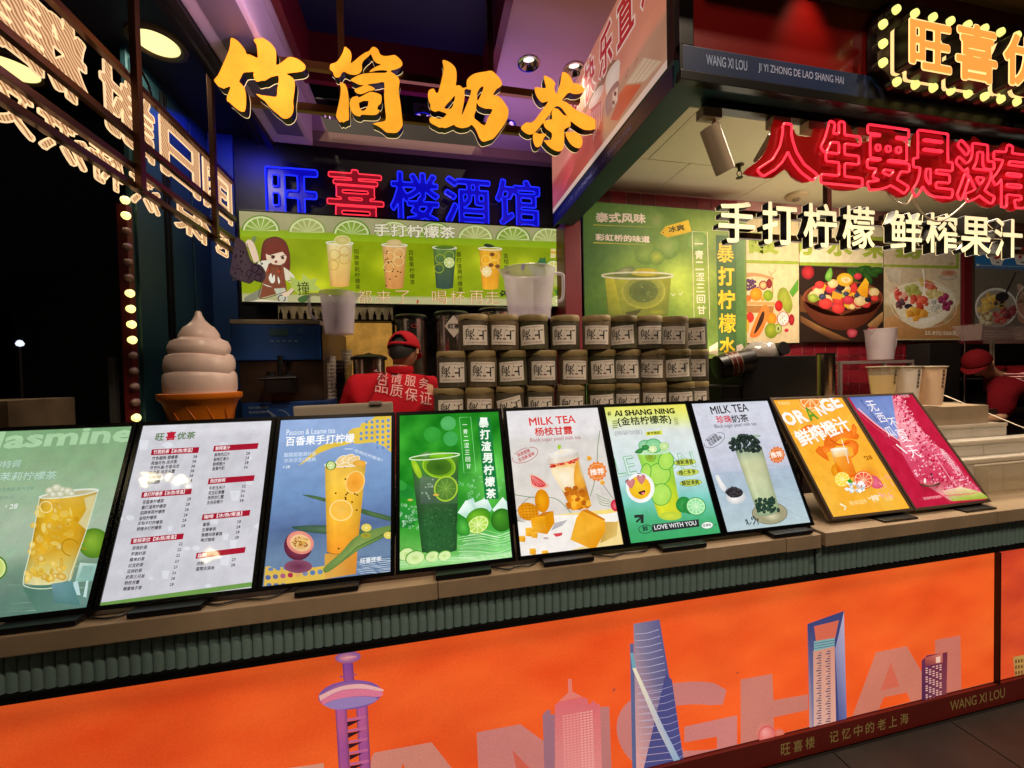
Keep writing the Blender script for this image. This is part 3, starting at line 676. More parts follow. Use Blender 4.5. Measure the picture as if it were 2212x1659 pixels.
# ---- orange lightboxes under the counter
def skyline():
    bx = thing('skyline_lightbox', 'large orange backlit panel printed with towers and pale SHANGHAI letters under the counter', 'lightbox', (.5, 1.26, .1))
    x0 = -1.9; w = XP - .005 - x0
    MB().box(x0, x0 + w, 1.262, 1.299, .097, .6715).build('case', blackm, bx)
    F = (0, 1400, 2.212); G = (700, 1450, 2.212); H = (1500, 1300, 2.0868)
    a = Art((x0, 1.2615, .098), X, Z, w, .573, F)
    def fn(u, v):
        n = nz(u * 4.2, v * 1.2, 2.2, 3); n2 = nz(u * 9, v * 2, 2.5, 9, 2); edge = np.exp(-((v - .93) / .05) ** 2) * .1  # uneven backlight painted into the film colours
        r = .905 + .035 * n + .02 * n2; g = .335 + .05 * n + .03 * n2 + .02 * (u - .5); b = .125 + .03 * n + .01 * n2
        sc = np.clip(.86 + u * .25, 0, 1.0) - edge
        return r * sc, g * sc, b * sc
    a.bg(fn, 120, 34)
    a.poly([(0, -.001), (w, -.001), (w, .0005), (0, .0005)], 'ffb080', raw=True)
    pk = 'dd7460'
    a.use(H)
    # big pale letters S H A N G H A I
    a.use(F); a.poly([(1640, 1150), (1790, 1122), (1792, 1160), (1640, 1180)], 'd98a62')
    a.use(G)
    a.poly([(0, 1045), (240, 1014), (242, 1060), (0, 1060)], 'dc8866')
    a.poly([(520, 955), (838, 897), (950, 1040), (945, 1080), (700, 1080), (682, 1014), (655, 1080), (498, 1080), (505, 985)], 'd87a60')
    a.poly([(1087, 843), (1328, 797), (1470, 900), (1470, 1080), (1320, 1080), (1285, 940), (1320, 1080), (1098, 1080)], 'd87468')
    a.poly([(1285, 940), (1400, 1060), (1310, 1060)], 'e2502a')
    a.use(H)
    a.poly([(0, 975), (48, 972), (60, 1294), (0, 1294)], 'd8705e')
    # G
    a.line(smooth_path([(650, 925), (560, 905), (440, 905), (300, 930), (170, 1010), (150, 1120), (230, 1230), (420, 1262), (640, 1245), (680, 1180)], 6), [78, 84, 92, 100, 112] + [118] * 50, 'd6746a')
    a.poly([(440, 1078), (715, 1018), (715, 1230), (610, 1255), (610, 1130), (440, 1160)], 'd6746a')
    # H
    a.poly([(733, 832), (898, 802), (905, 940), (1085, 910), (1085, 990), (905, 1030), (912, 1190), (735, 1235)], 'd4725c')
    # A
    a.poly([(1440, 690), (1600, 658), (1800, 1000), (1660, 1035), (1600, 900), (1480, 925), (1420, 1070), (1290, 1095)], 'd87050')
    a.poly([(1517, 742), (1562, 868), (1464, 890)], 'e2562a')
    # I
    a.poly([(1748, 626), (1880, 602), (1886, 944), (1796, 966), (1796, 690), (1748, 700)], 'd86a50')
    # pearl tower
    a.use(G)
    a.poly([(340, 390), (400, 382), (403, 400), (345, 408)], 'a04a80')
    a.cup((345, 462), (403, 458), (412, 560), (352, 566), ['8a3a9a', 'a8408a'], rim=None, shade=.25)
    a.poly([(330, 533), (425, 518), (425, 524), (330, 540)], '9a3a88')
    a.ell((376, 427), 71, 32, 'e0808c', '8a4a98', rot=-6, off=(-.25, .2)); a.ell((380, 428), 45, 8, 'f0a098', 'd87088', rot=-6)
    for x0_, x1_ in (((305, 704), (325, 1045)), ((420, 688), (440, 1045))):
        (ax, ay), (bx_, by) = x0_, x1_; a.cup((ax, ay), (ax + 64, ay - 6), (bx_ + 62, by), (bx_, by), ['b8489a', 'c04a8a', 'a84090', 'b04088'], rim=None, shade=.3)
    for k in range(5):
        y = 768 + k * 61; x = 370 + k * 4
        a.poly([(x, y), (x + 105, y - 20), (x + 105, y - 5), (x, y + 14)], 'c8548c'); a.poly([(x + 2, y + 16), (x + 80, y + 4), (x + 4, y + 44)], '3a1020')
    a.ell((388, 635), 176, 80, 'd86a98', '7a4aa0', rot=-6, off=(-.1, -.2), n=36)
    a.poly(smooth_path([(216, 640), (330, 590), (450, 575), (560, 600), (562, 615), (450, 600), (330, 612), (222, 668)], 5), 'f0a8a0')
    a.poly(smooth_path([(240, 690), (330, 655), (460, 645), (540, 655), (480, 688), (330, 716), (270, 706)], 5), '9c78b8')
    a.poly(smooth_path([(222, 668), (330, 615), (450, 603), (560, 618), (550, 645), (430, 640), (300, 662), (240, 690)], 5), 'e8688c')
    # mid pink tower block
    a.poly([(1452, 745), (1475, 720), (1495, 716), (1497, 745), (1520, 740), (1524, 1060), (1462, 1060)], 'a86878')
    a.poly([(1592, 548), (1612, 546), (1616, 616), (1672, 645), (1540, 672), (1594, 622)], 'f0705c')
    a.poly([(1520, 690), (1545, 672), (1672, 648), (1700, 655), (1702, 680), (1720, 690), (1722, 668), (1745, 672), (1746, 688), (1768, 684), (1780, 1060), (1520, 1060)], ['ea5a60'] * 10 + ['f0807a', 'e8807a'])
    a.poly([(1770, 704), (1820, 700), (1832, 1060), (1782, 1060)], 'c8706a')
    for r_ in range(22):
        for c_ in range(9):
            x = 1562 + c_ * 19 + r_ * .4; y = 750 + r_ * 14.5 - c_ * 3.4; a.poly([(x, y), (x + 14, y - 3), (x + 14, y + 5), (x, y + 8)], 'f8a090' if c_ > 4 else 'f48c80')
    a.k += 1
    # twisting tower
    a.poly([(1933, 350), (1953, 348), (1975, 1045), (1946, 1045)], '5a6494')
    a.poly([(1953, 240), (2096, 216), (2212, 900), (2212, 1045), (1968, 1045)], ['8a7c98', '5c5a90', '4a4a8a', '404488', 'f0a090'])
    for k in range(24):
        y = 288 + k * 37; xr = 2100 + k * 6 if k < 16 else 2196
        a.line(smooth_path([(1962 + k, y + 8), (2030 + k * 2, y + 2), (xr - 6 + 0 * k, y - 18)], 5), 3.5, ['c0a8c0'] * 3 + ['b8b0d0'] * 20)
    a.use(H)
    a.poly([(340, 800), (372, 830), (440, 1294), (225, 1294)], '4a4a8c'); 
    for k in range(11): a.line([(190 + k * 3, 900 + k * 36), (320 + k * 8, 880 + k * 36), (375 + k * 6, 862 + k * 36)], 3, ['d8a8a8', 'a8a0c8', '8a8cc0'])
    a.poly([(155, 690), (172, 690), (184, 768), (166, 770)], '62a8b8'); a.poly([(166, 770), (184, 768), (330, 1080), (438, 1290), (400, 1290), (300, 1090)], ['f0e0b8', 'f0e0b8', 'a8b8d0', '7aa8cc', '7aa8cc', 'c8c0c0'])
    # bottle opener tower
    a.poly([(1078, 540), (1268, 472), (1284, 1098), (1230, 1112), (1108, 680), (1090, 1142)], '3c4480')
    a.poly([(1240, 600), (1268, 474), (1284, 1098), (1246, 1106), (1222, 670)], ['a89cc0', 'c0b0cc', '5a60a0', '4a5090', '9088b0'])
    a.poly([(1080, 560), (1112, 545), (1120, 1134), (1090, 1142)], ['3c4480', '3c4480', '8a80a8', 'd8a8a0'])
    a.poly([(1108, 680), (1220, 655), (1228, 1112), (1112, 1138)], ['d89070', 'e08c70', 'f0a890', 'e8b0a0'])
    a.poly([(1112, 552), (1242, 520), (1222, 615), (1122, 630)], 'e85a2a')
    a.poly([(1112, 630), (1220, 612), (1220, 656), (1112, 682)], '7ab0b4')
    for k in range(3): a.line([(1114, 642 + k * 13), (1220, 624 + k * 13)], 3, '3a5a70')
    for k in range(34):
        for c_ in range(2):
            x = 1120 + c_ * 48; y = 690 + k * 13 - c_ * 10; w_ = 12 + (k * 7 + c_ * 5) % 17; a.poly([(x + 30 - w_, y), (x + 30, y - 3), (x + 30, y + 3), (x + 30 - w_, y + 6)], '5a4a6a' if (k + c_) % 3 else '8a5a60')
    # small dark tower with windows
    a.poly([(1672, 730), (1700, 702), (1806, 686), (1800, 965), (1672, 1000)], ['6a2050', '7a2a50', '7a1e38', '8a3a48', '401a48'])
    a.poly([(1688, 715), (1780, 690), (1782, 740), (1690, 758)], ['c04838', 'e07058', 'c05040', '8a2a38'])
    for k in range(17):
        for c_ in range(5):
            if (k * 5 + c_ * 3) % 4 != 3: x = 1692 + c_ * 18; y = 768 + k * 11.5 - c_ * 4; a.poly([(x, y), (x + 11, y - 2), (x + 11, y + 4), (x, y + 6)], 'f4b09a' if k < 14 else 'c87a80')
    a.poly([(1745, 712), (1768, 706), (1768, 738), (1745, 742)], 'f8c0a0')
    a.ell((865, 1115), 44, 52, 'ff9a90', 'ea5040', n=26, off=(-.3, -.3)); a.ring((868, 1120), 46, 48, 5, 'd84848'); a.ell((930, 1105), 26, 22, 'f07a60', 'e85c34')
    a.ell((70, 880), 7, 9, 'b84020'); a.ell((712, 792), 6, 4, 'a83a18')
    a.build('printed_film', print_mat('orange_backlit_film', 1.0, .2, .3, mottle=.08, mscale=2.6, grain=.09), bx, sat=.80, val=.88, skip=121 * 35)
    # right neighbour panel
    b2 = thing('garden_lightbox', 'second orange backlit panel right of the joint with a small beige building print', 'lightbox', (2.8, 1.26, .1))
    x1 = XP + .005; w2 = 3.5 - x1; MB().box(x1, x1 + w2, 1.262, 1.299, .097, .6715).build('case', blackm, b2)
    a = Art((x1, 1.2615, .098), X, Z, w2, .573, H)
    a.bg(lambda u, v: (.80 + .1 * nz(u * 2, v * 2, 2, 5), .27 + .07 * nz(u * 2, v * 2, 2, 5), .13 + .03 * nz(u, v, 2, 5)), 24, 24)  # backlight patches painted into this film too
    a.poly([(2155, 715), (2212, 704), (2212, 812), (2165, 822)], ['a8844a', 'b8904c', 'a87a40', 'a87a40']); 
    for k in range(3):
        for c_ in range(4): a.poly([(2166 + c_ * 15, 730 + k * 30 - c_ * 2), (2175 + c_ * 15, 728 + k * 30 - c_ * 2), (2175 + c_ * 15, 746 + k * 30 - c_ * 2), (2166 + c_ * 15, 748 + k * 30 - c_ * 2)], '6a4020')
    a.ell((2130, 840), 20, 12, 'e8a030', 'c87020'); a.ell((2190, 828), 26, 12, 'f0c0a8', 'c85a40'); a.ring((2100, 855), 14, 10, 4, 'b07060'); a.ell((2175, 868), 14, 8, 'd09040')
    a.build('printed_film', MATS['orange_backlit_film'], b2)
skyline()
# ================================================================ LIT MENU BOARDS on the counter
A_ = (0, 1000, 2.766); B_ = (600, 1000, 3.0157); C_ = (1200, 950, 3.16); D_ = (1860, 900, 3.0157); E_ = (1740, 820, 4.424)
bezel = mat('gloss_black_bezel', '0b0b0c', .18, coat=.4); bronze = mat('bronze_bezel', '6b5c50', .35, .6); foot_m = mat('satin_black', '111012', .35)
film = print_mat('backlit_menu_film', .95, .14, .05, mottle=.07, mscale=26, grain=.05, bump=.12)
def board(x0, x1, label, crop, tilt=66.7, s0=-.022, s1=.497, foot=None, fm=None, yb=1.27, zb=.9, inset=.0125, skew=0):
    a = math.radians(tilt); V = Vector((0, math.cos(a), math.sin(a))); N = Vector((0, -math.sin(a), math.cos(a))); O = Vector((0, yb, zb)); fm = fm or bezel
    P = lambda x, s, n=0: Vector((x, 0, 0)) + O + V * s + N * n
    t = thing('menu_board', label, 'menu board', ((x0 + x1) / 2, yb, .862), 'lit menu boards along the counter')
    def slab(mb, xa, xb, sa, sb, na, nb):
        mb.add([P(x, s, n) for x in (xa, xb) for s in (sa, sb) for n in (na, nb)], [(0, 1, 3, 2), (4, 6, 7, 5), (0, 4, 5, 1), (2, 3, 7, 6), (0, 2, 6, 4), (1, 5, 7, 3)])
    m_ = MB(); i = inset
    slab(m_, x0, x0 + i, s0, s1, -.014, .004); slab(m_, x1 - i, x1, s0, s1, -.014, .004); slab(m_, x0 + i, x1 - i, s0, s0 + i, -.014, .004); slab(m_, x0 + i, x1 - i, s1 - i, s1, -.014, .004)
    m_.build('bezel', fm, t, bevel=.0015)
    m_ = MB(); slab(m_, x0 + .001, x1 - .001, s0 + .001, s1 - .001, -.024, -.0145); m_.build('backing', bezel if fm is bezel else mat('beige_edge', '8a7658', .5), t)
    m_ = MB(); slab(m_, x0 + i, x1 - i, s0 + i, s1 - i, -.014, -.0015); m_.build('light_panel', mat('panel_white', 'c8c8c8', .5), t)
    fx = foot or (x0 + x1) / 2 + .01
    f_ = MB().box(fx - .085, fx + .085, 1.226, 1.40, .866, .880); f_.build('foot', foot_m, t, bevel=.002)
    st = MB(); st.add([Vector((fx + dx, y, z)) for dx in (-.045, .045) for y, z in ((1.27, .880), (1.33, .880), P(0, .14, -.024).yz, P(0, .02, -.024).yz)], [(0, 1, 2, 3), (7, 6, 5, 4), (0, 4, 5, 1), (1, 5, 6, 2), (2, 6, 7, 3), (3, 7, 4, 0)]); st.build('stand_neck', foot_m, t)
    art = Art(P(x0 + i, s0 + i, 0), X, V, x1 - x0 - 2 * i, s1 - s0 - 2 * i, crop); return t, art

# --- 1 jasmine
t, a = board(-1.27, -.874, 'green jasmine lemon tea board cut by the left edge of the counter', A_, foot=-.97)
a.bg(lambda u, v: (np.interp(v, [0, .1, .22, .3, .45, .8, 1], [.36, .40, .46, .60, .66, .55, .50]) + .02 * nz(u * 3, v * 6, 3, 1), np.interp(v, [0, .1, .22, .3, .45, .8, 1], [.50, .52, .56, .70, .74, .68, .66]) + .02 * nz(u * 3, v * 6, 3, 2), np.interp(v, [0, .1, .22, .3, .45, .8, 1], [.44, .46, .48, .60, .64, .52, .48])), 30, 40)
for k in range(26): y = 1120 + k * 14 + rng.integers(-5, 5); x = int(rng.integers(-40, 620)); a.line([(x, y), (x + 60 + k * 3, y - 8), (x + 120 + k * 4, y - 4)], [0, 5, 0], mix('5f8c74', 'a8c8b4', rng.random()))
a.k += 1
a.text('Jasmine', (-120, 385), (905, 325), 160, 'a9cfa2', .035)
a.text('印特调', (-60, 482), (130, 470), 50, '6f9c84', .01); a.text('印特调', (-58, 478), (132, 466), 50, 'b8d4c0', .01)
a.text('香逼茉莉柠檬茶', (-180, 570), (378, 552), 56, '7aa48c', .01); a.text('香逼茉莉柠檬茶', (-177, 566), (381, 548), 56, 'bcd8c4', .01)
a.text('清爽茉莉花茶底 香气浓郁', (-120, 640), (235, 622), 24, '6a9480', .0); a.text('夏日饮品', (-60, 694), (95, 684), 24, '6a9480', .0)
a.text('¥', (35, 745), (48, 744), 18, 'dce8dc', 0); a.text('28', (62, 756), (118, 750), 34, 'dfe9df', .02)
a.ell((-40, 1160), 92, 90, '6a9a30', '4a7a28'); a.ell((-40, 1160), 80, 78, 'dbe6a0'); a.ell((-40, 1160), 70, 68, 'b8cc58', 'c8d878')
a.poly([(160, 1300), (480, 1240), (640, 1390), (560, 1440), (250, 1460)], ['4f7a68', '4f7a68', '6a8c84', '5a8078', '5a8070'])
a.ell((650, 990), 108, 104, '8fb838', '4c7c1e', rot=-20, off=(-.2, -.2)); a.poly([(735, 885), (765, 900), (745, 925)], '5a8a28')
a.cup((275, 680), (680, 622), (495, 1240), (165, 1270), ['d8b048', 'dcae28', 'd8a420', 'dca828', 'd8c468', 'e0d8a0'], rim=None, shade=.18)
for k in range(70):
    y = rng.random() ** 1; x = 190 + y * -60 + rng.random() * 350 * (1 - y * .25) + 60; yy = 720 + y * 520; a.ell((x * .92 + 10, yy), 10 + rng.random() * 28, 7 + rng.random() * 22, mix('f4e498', 'c89010', rng.random()), mix('e8c850', 'c89418', rng.random()), rot=rng.random() * 90)
a.ring((490, 1020), 62, 56, 7, 'a88010', rot=30, a0=60, a1=300); a.ring((320, 740), 42, 38, 6, 'f0e0a0'); a.ring((600, 1000), 40, 30, 6, 'b89018', a0=90, a1=270)
a.poly([(585, 680), (668, 648), (600, 900), (545, 850), (600, 760)], 'd4c890')
a.curve([(275, 680), (262, 760), (210, 1050), (165, 1240), (190, 1292), (330, 1304), (470, 1260), (500, 1180), (600, 900), (680, 625)], 6, 'd8e4c8')
a.ell((478, 648), 212, 26, 'cfd8b8', 'dfe8d8', rot=-7); a.ell((478, 650), 190, 16, 'b8a878', 'c8c4a0', rot=-7)
for x, y, r in ((350, 630, 34), (395, 610, 36), (440, 625, 30), (475, 632, 36), (420, 652, 30), (370, 655, 26), (500, 650, 22)): a.ell((x, y), r, r * .8, 'f0f0dc', 'b8bc98', off=(-.2, -.3))
a.poly([(556, 1125), (682, 1132), (650, 1250), (520, 1260)], ['c4dcd0', '9cc0b4', '7aa8a0', '8cb8a8']); a.poly([(575, 1145), (650, 1148), (630, 1225), (548, 1232)], '88b0a4')
a.poly([(510, 1260), (540, 1250), (560, 1350), (512, 1345)], 'b8d8d8'); a.poly([(600, 1250), (615, 1245), (600, 1365), (578, 1360)], 'c0dcd8'); a.poly([(360, 1270), (500, 1250), (560, 1420), (380, 1400)], ['7098a0', '5f8f90', '4f7d78', '547f7c'])
a.build('printed_film', film, t)

# --- 2 price list
t, a = board(-.870, -.484, 'white price list board with dark red section bars', A_, foot=-.69)
a.bg(lambda u, v: (.80 + .03 * nz(u * 3, v * 4, 2, 4) + .05 * (v > .95), .80 + .03 * nz(u * 3, v * 4, 2, 4) + .05 * (v > .95), .83 + .03 * nz(u * 3, v * 4, 2, 4) + .05 * (v > .95)), 16, 22)
for k in range(46):
    x = rng.integers(700, 1850); y = rng.integers(170, 1360); r = 16 + rng.random() * 26; c = 'dcdee6' if k % 3 else 'c9ccd8'
    if k % 3 == 0: a.ring((x, y), r, r, 3, c); [a.line([(x - r * math.cos(q), y - r * math.sin(q)), (x + r * math.cos(q), y + r * math.sin(q))], 3, c) for q in (0, 1.05, 2.1)]
    elif k % 3 == 1: a.blob([(x - r, y), (x, y - r * .6), (x + r, y), (x, y + r * .6)], c)
    else: a.poly([(x - r, y - r), (x + r, y - r), (x + r * .6, y + r), (x - r * .6, y + r)], c)
a.poly([(690, 1402), (1742, 1258), (1742, 1290), (685, 1440)], '6f9a4c')
a.text('旺', (1072, 283), (1132, 280), 50, '5f7a50', .025); a.text('喜', (1144, 282), (1214, 276), 60, 'b81e34', .04); a.text('优茶', (1222, 276), (1350, 268), 50, '5f7a50', .025)
bar = 'a5182f'
def section(p, q, txt, h=40):
    dy = q[1] - p[1]; a.poly([(p[0], p[1] - h), (q[0] + 8, q[1] - h), (q[0], q[1]), (p[0] - 8, p[1])], bar); fr = .84 * min(1, len(txt) / 10.5 + .02); a.text(txt, (p[0] + 8, p[1] - 8), (p[0] + 8 + (q[0] - p[0]) * fr, p[1] - 8 + dy * fr), h * .7, 'fdf0f2', .014)
def items(x, y, dx, dy, rows, w1, px, py, hh=27):
    for i, (s_, p_) in enumerate(rows):
        ww = w1 * len(s_) / 7; xx = x + dx * i; yy = y + dy * i
        a.text(s_, (xx, yy), (xx + ww, yy - ww * .075), hh, '3c3034', .022, res=1)
        a.text(p_, (px + dx * i * .98, py + dy * i), (px + 27 + dx * i * .98, py - 2 + dy * i), 21, '3c3034', .02, res=1)
section((1052, 383), (1372, 366), '竹筒奶茶【冰/热/常温】')
items(1050, 420, -7, 33, [('竹色烟雨-碧螺春', '38'), ('荷塘月色-龙井茶', '38'), ('节节升高-竹香乌龙', '38'), ('雨花茶-桂花米露', '38'), ('竹筒奶绿', '38'), ('桂花酒酿', '38')], 158, 1336, 404)
section((985, 678), (1322, 652), '暴打柠檬茶【冰/热/常温】')
items(985, 722, -8, 37, [('百香果柠檬茶', '28'), ('暴打渣男柠檬茶', '28'), ('招牌茉莉柠檬茶', '28'), ('金桔柠檬茶', '28'), ('凤梨手打柠檬茶', '28'), ('柳橙手打柠檬茶', '28')], 172, 1293, 696)
section((912, 998), (1266, 962), '常规茶饮【冰/热/常温】')
items(914, 1040, -9, 40, [('珍珠奶茶', '22'), ('芋圆奶茶', '22'), ('椰果奶茶', '22'), ('红豆奶茶', '23'), ('双拼奶茶', '23'), ('奶茶三兄弟', '26'), ('杨枝甘露', '28'), ('蜂蜜柚子茶', '28')], 182, 1236, 1006)
section((1482, 358), (1782, 338), '鲜榨果汁')
items(1482, 395, -5, 32, [('鲜榨西瓜汁', '28'), ('鲜榨芒果汁', '28'), ('鲜榨橙汁', '28'), ('香蕉牛奶', '36')], 150, 1702, 381)
section((1446, 584), (1756, 560), '热饮鲜榨')
items(1446, 625, -5, 33, [('牛奶玉米汁', '32'), ('花生红枣露', '36'), ('核桃杏仁露', '36'), ('五谷杂粮汁', '38')], 156, 1673, 608)
section((1404, 832), (1726, 800), '咖啡【冰/热/常温】')
items(1402, 876, -5, 36, [('拿铁', '28'), ('生椰拿铁', '28'), ('焦糖玛奇拿铁', '28'), ('美式咖啡', '28')], 170, 1640, 853)
section((1362, 1098), (1694, 1056), '自制')
items(1360, 1145, -6, 38, [('冰粉', '29'), ('蛋筒冰淇淋', '28')], 180, 1604, 1114)
a.build('printed_film', film, t)

# --- 3 passion fruit
t, a = board(-.481, -.106, 'blue passion fruit lemon tea board with yellow dotted corners', B_, foot=-.29)
a.bg(lambda u, v: tuple(np.interp(v, [0, .14, .30, .34, .5, 1], c) + .015 * nz(u * 2, v * 8, 3, 6) for c in ([.42, .42, .33, .38, .45, .60], [.52, .52, .42, .48, .58, .70], [.66, .64, .58, .66, .76, .87])), 24, 40)
for k in range(24): y = 1190 + k * 7; x = 880 + (k * 37) % 60; a.curve([(x, y), (x + 80, y - 10), (x + 170, y + 2), (x + 280, y - 14)], [1] + [4] * 23 + [1] if False else 3, 'dde8f0' if k % 2 else '4a6078', n=4)
yel = 'e2c34a'
a.poly([(1140, 118), (1022, 122), (985, 152), (915, 178), (905, 205), (850, 215), (815, 240), (830, 290), (865, 330), (905, 330), (1000, 318), (1080, 345), (1140, 395)], yel)
a.poly([(860, 320), (800, 310), (720, 318), (640, 335), (600, 350), (560, 385), (440, 495), (470, 480), (600, 400), (700, 360), (790, 340)], yel)
a.poly([(190, 1258), (225, 1252), (260, 1272), (300, 1260), (560, 1262), (700, 1240), (640, 1350), (560, 1400), (180, 1400)], 'dcb850')
for r_ in range(6):
    for c_ in range(8):
        x = 872 + c_ * 41; y = 172 + r_ * 40 + (c_ % 2) * 4 - c_ * 3
        if x > 905 - r_ * 10 + abs(r_ - 2) * 20 and x < 1140 and not (r_ > 3 and x < 1010): a.ell((x, y), 12, 13, '6f92c4', n=10)
for c_ in range(9): a.ell((212 + c_ * 56, 1338 - c_ * 6), 21, 19, ('5a6a98', '6a6a90', 'a8607a', 'a83050', 'd8a860', '7a88a8', '5a7aa8', '6a8ab0', '50709c')[c_], n=12); 
for c_ in range(4): a.ell((232 + c_ * 56, 1275 - c_ * 4), 20, 15, '6a86b4', n=10); a.ell((220 + c_ * 54, 1392), 20, 12, '6076a0', n=10)
leaf = '3f5c3a'
a.blob([(470, 714), (560, 722), (650, 745), (650, 768), (560, 745)], leaf, center='5a7a4a'); a.blob([(905, 818), (1010, 845), (1150, 885), (1150, 915), (1000, 880), (910, 850)], leaf, center='5a7a4a')
a.blob([(390, 958), (520, 945), (700, 948), (900, 975), (1148, 1005), (1148, 1022), (900, 1010), (650, 1010), (470, 990)], '3a5548', center='5f7f5a')
a.poly([(640, 1160), (885, 1140), (875, 1310), (638, 1350)], ['d8a040', 'e09030', 'd08830', 'd8a850'])
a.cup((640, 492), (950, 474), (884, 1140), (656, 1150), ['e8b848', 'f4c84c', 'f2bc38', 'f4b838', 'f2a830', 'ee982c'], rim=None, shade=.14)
a.ell((868, 620), 68, 84, 'ef9c2c', 'f4ae40', rot=20); a.ring((868, 620), 68, 84, 9, 'f8d078', rot=20); a.ell((762, 832), 84, 78, 'f8c458', 'f6bc40'); a.ring((762, 832), 84, 76, 9, 'fbdc90')
for x, y in ((722, 703), (800, 714), (795, 736), (866, 708), (884, 716), (846, 770), (790, 506), (795, 597), (745, 1120), (880, 830), (812, 702), (798, 748)): a.ell((x, y), 8, 7, '5a3818', n=8)
a.curve([(655, 1148), (720, 1162), (800, 1160), (884, 1140)], 4, '4a4030')
a.ell((796, 483), 158, 22, 'e8c070', 'f0dca0', rot=-3); a.ring((796, 483), 158, 20, 7, 'f0f0e8', rot=-3)
for x, y in ((770, 452), (820, 442), (860, 455)): a.ell((x, y), 48, 26, 'f2dca8', 'e8c070', rot=-30); a.ring((x, y), 48, 26, 5, 'f8f0d8', rot=-30)
a.ell((900, 478), 50, 24, 'f0b850', 'e8a838'); a.ell((686, 494), 40, 35, '9cc048', '3f7a28'); a.citrus((686, 494), 31, 'a8c060', 'b8d060', segs=8)
a.ell((440, 1098), 108, 112, '8a3a50', '5a2438', rot=10, off=(-.2, .3)); a.ell((455, 1075), 104, 86, 'eab8a0', 'e08878', rot=18); a.ell((458, 1078), 78, 62, 'c88a38', 'f0c890', rot=18)
for k in range(40): q = rng.random() * 6.28; rr = rng.random() ** .5; a.ell((458 + 62 * rr * math.cos(q), 1078 + 46 * rr * math.sin(q)), 8, 6, ('e0a840', 'a86820', 'f0d080', '8a5a20')[k % 4], n=7)
a.k += 1; a.ell((440, 1255), 106, 50, '6a3048', '8a5068'); 
for k in range(4): a.blob([(640 - k * 4, 1290 - k * 6), (760, 1180 - k * 10), (900, 1080 - k * 22), (1148, 985 - k * 14), (1148, 1005 - k * 10), (960, 1090 - k * 18), (800, 1200 - k * 6), (680, 1288)], ('4a6a34', '5a7a3c', '3f5c30', '6a8844')[k], center=('6a8a4a', '7a9a4c', '5a7a40', '8aa458')[k])
for x, y, r in ((953, 963, 40), (1118, 1020, 36)): a.citrus((x, y), r, 'a89820', 'd8c030', 'f0e890', segs=8, ry=r * .78)
a.ell((950, 1022), 38, 20, '8a8830', 'a8a030')
a.text('Passion & Leame tea', (350, 268), (718, 250), 42, 'eef4fa', .0); a.text('百香果手打柠檬', (342, 350), (862, 322), 72, 'fdfeff', .02)
a.text('酸酸甜甜满杯香', (332, 432), (574, 420), 32, 'd8e4f0', 0); a.text('冰冰凉凉口感爽', (330, 474), (572, 462), 32, 'd8e4f0', 0); a.text('¥', (324, 515), (336, 514), 16, 'eef4fa', 0); a.text('28', (344, 516), (376, 514), 20, 'eef4fa', .01)
a.ell((820, 370), 36, 3, 'dfe8f4'); a.text('吃喝抗柠檬茶！', (860, 392), (1068, 468), 24, 'dfe8f4', 0); a.text('旺喜优茶', (908, 1234), (1068, 1216), 40, 'f4f8fa', .01)
a.build('printed_film', film, t)

# --- 4 green lemon
t, a = board(-.103, .271, 'bright green smashed lemon tea board with cucumber slices', B_, foot=.10)
def f4(u, v):
    n = nz(u * 2.2, v * 2.2, 2.2, 8); lo = np.clip((.28 - v) / .28, 0, 1)
    r = .16 + .10 * n + .45 * lo * (1 - .3 * u) + .25 * np.exp(-(((u - .9) / .3) ** 2 + ((v - .52) / .18) ** 2)); g = .56 + .14 * n + .30 * lo + .22 * np.exp(-(((u - .9) / .3) ** 2 + ((v - .52) / .18) ** 2)); b = .14 + .06 * n + .32 * lo + .2 * np.exp(-(((u - .9) / .3) ** 2 + ((v - .52) / .18) ** 2)); return r, g, b
a.bg(f4, 30, 40)
a.ell((1570, 176), 58, 54, '58b868', '50b05c'); a.ell((1588, 292), 56, 56, '48ae58', '40a850'); a.ell((1450, 260), 66, 60, '3aa33c', '329a34')
for x0, y0, rx, ry, ro, c in ((1225, 680, 100, 60, 30, '1f7a2c'), (1200, 640, 60, 38, 20, '3a9a3c'), (1250, 870, 110, 60, 10, '2a8a34'), (1350, 730, 50, 40, 0, '2c8c30'), (1240, 930, 80, 36, 0, '1e7028')): a.ell((x0, y0), rx, ry, c, mix(c, '2a9a34', .6), rot=ro)
for k in range(40): x = 1190 + rng.random() * 170; y = 780 + rng.random() * 190; a.ring((x, y), 4 + rng.random() * 7, 4 + rng.random() * 7, 2, 'c8f0d0', n=8)
for k in range(34): x = 1640 + rng.random() * 370; y = 580 + rng.random() * 160; a.ring((x, y), 3 + rng.random() * 10, 3 + rng.random() * 9, 2, 'a8e8b0', n=8)
for p in ([(1640, 850), (1700, 760), (1760, 740), (1800, 850), (1720, 900)], [(1760, 780), (1860, 735), (1900, 820), (1860, 880), (1790, 850)], [(1900, 830), (1980, 732), (2040, 800), (2050, 860), (1940, 860)]): a.poly(p, ['cfeede', 'e8faf4', 'b8e0d8', '9ad0b8', 'a8dcc0'][:len(p)]); a.poly([p[0], p[1], p[3]], ['e0f6ec', 'f4fffa', 'a8d8c0'])
for k in range(30):
    y = 1000 + k * 9; x = 1640 + rng.random() * 60; a.curve([(x, y), (x + 140, y - 20 + k), (x + 280, y + 10), (x + 400, y - 30)], 5, mix('7ac878', 'e0fad0', rng.random()), n=3)
for k in range(12): y = 1170 + k * 11; a.curve([(1200, y + 40), (1500, y + 10), (1800, y), (2060, y - 30)], 6, mix('68b868', 'c8f0b8', rng.random()), n=4)
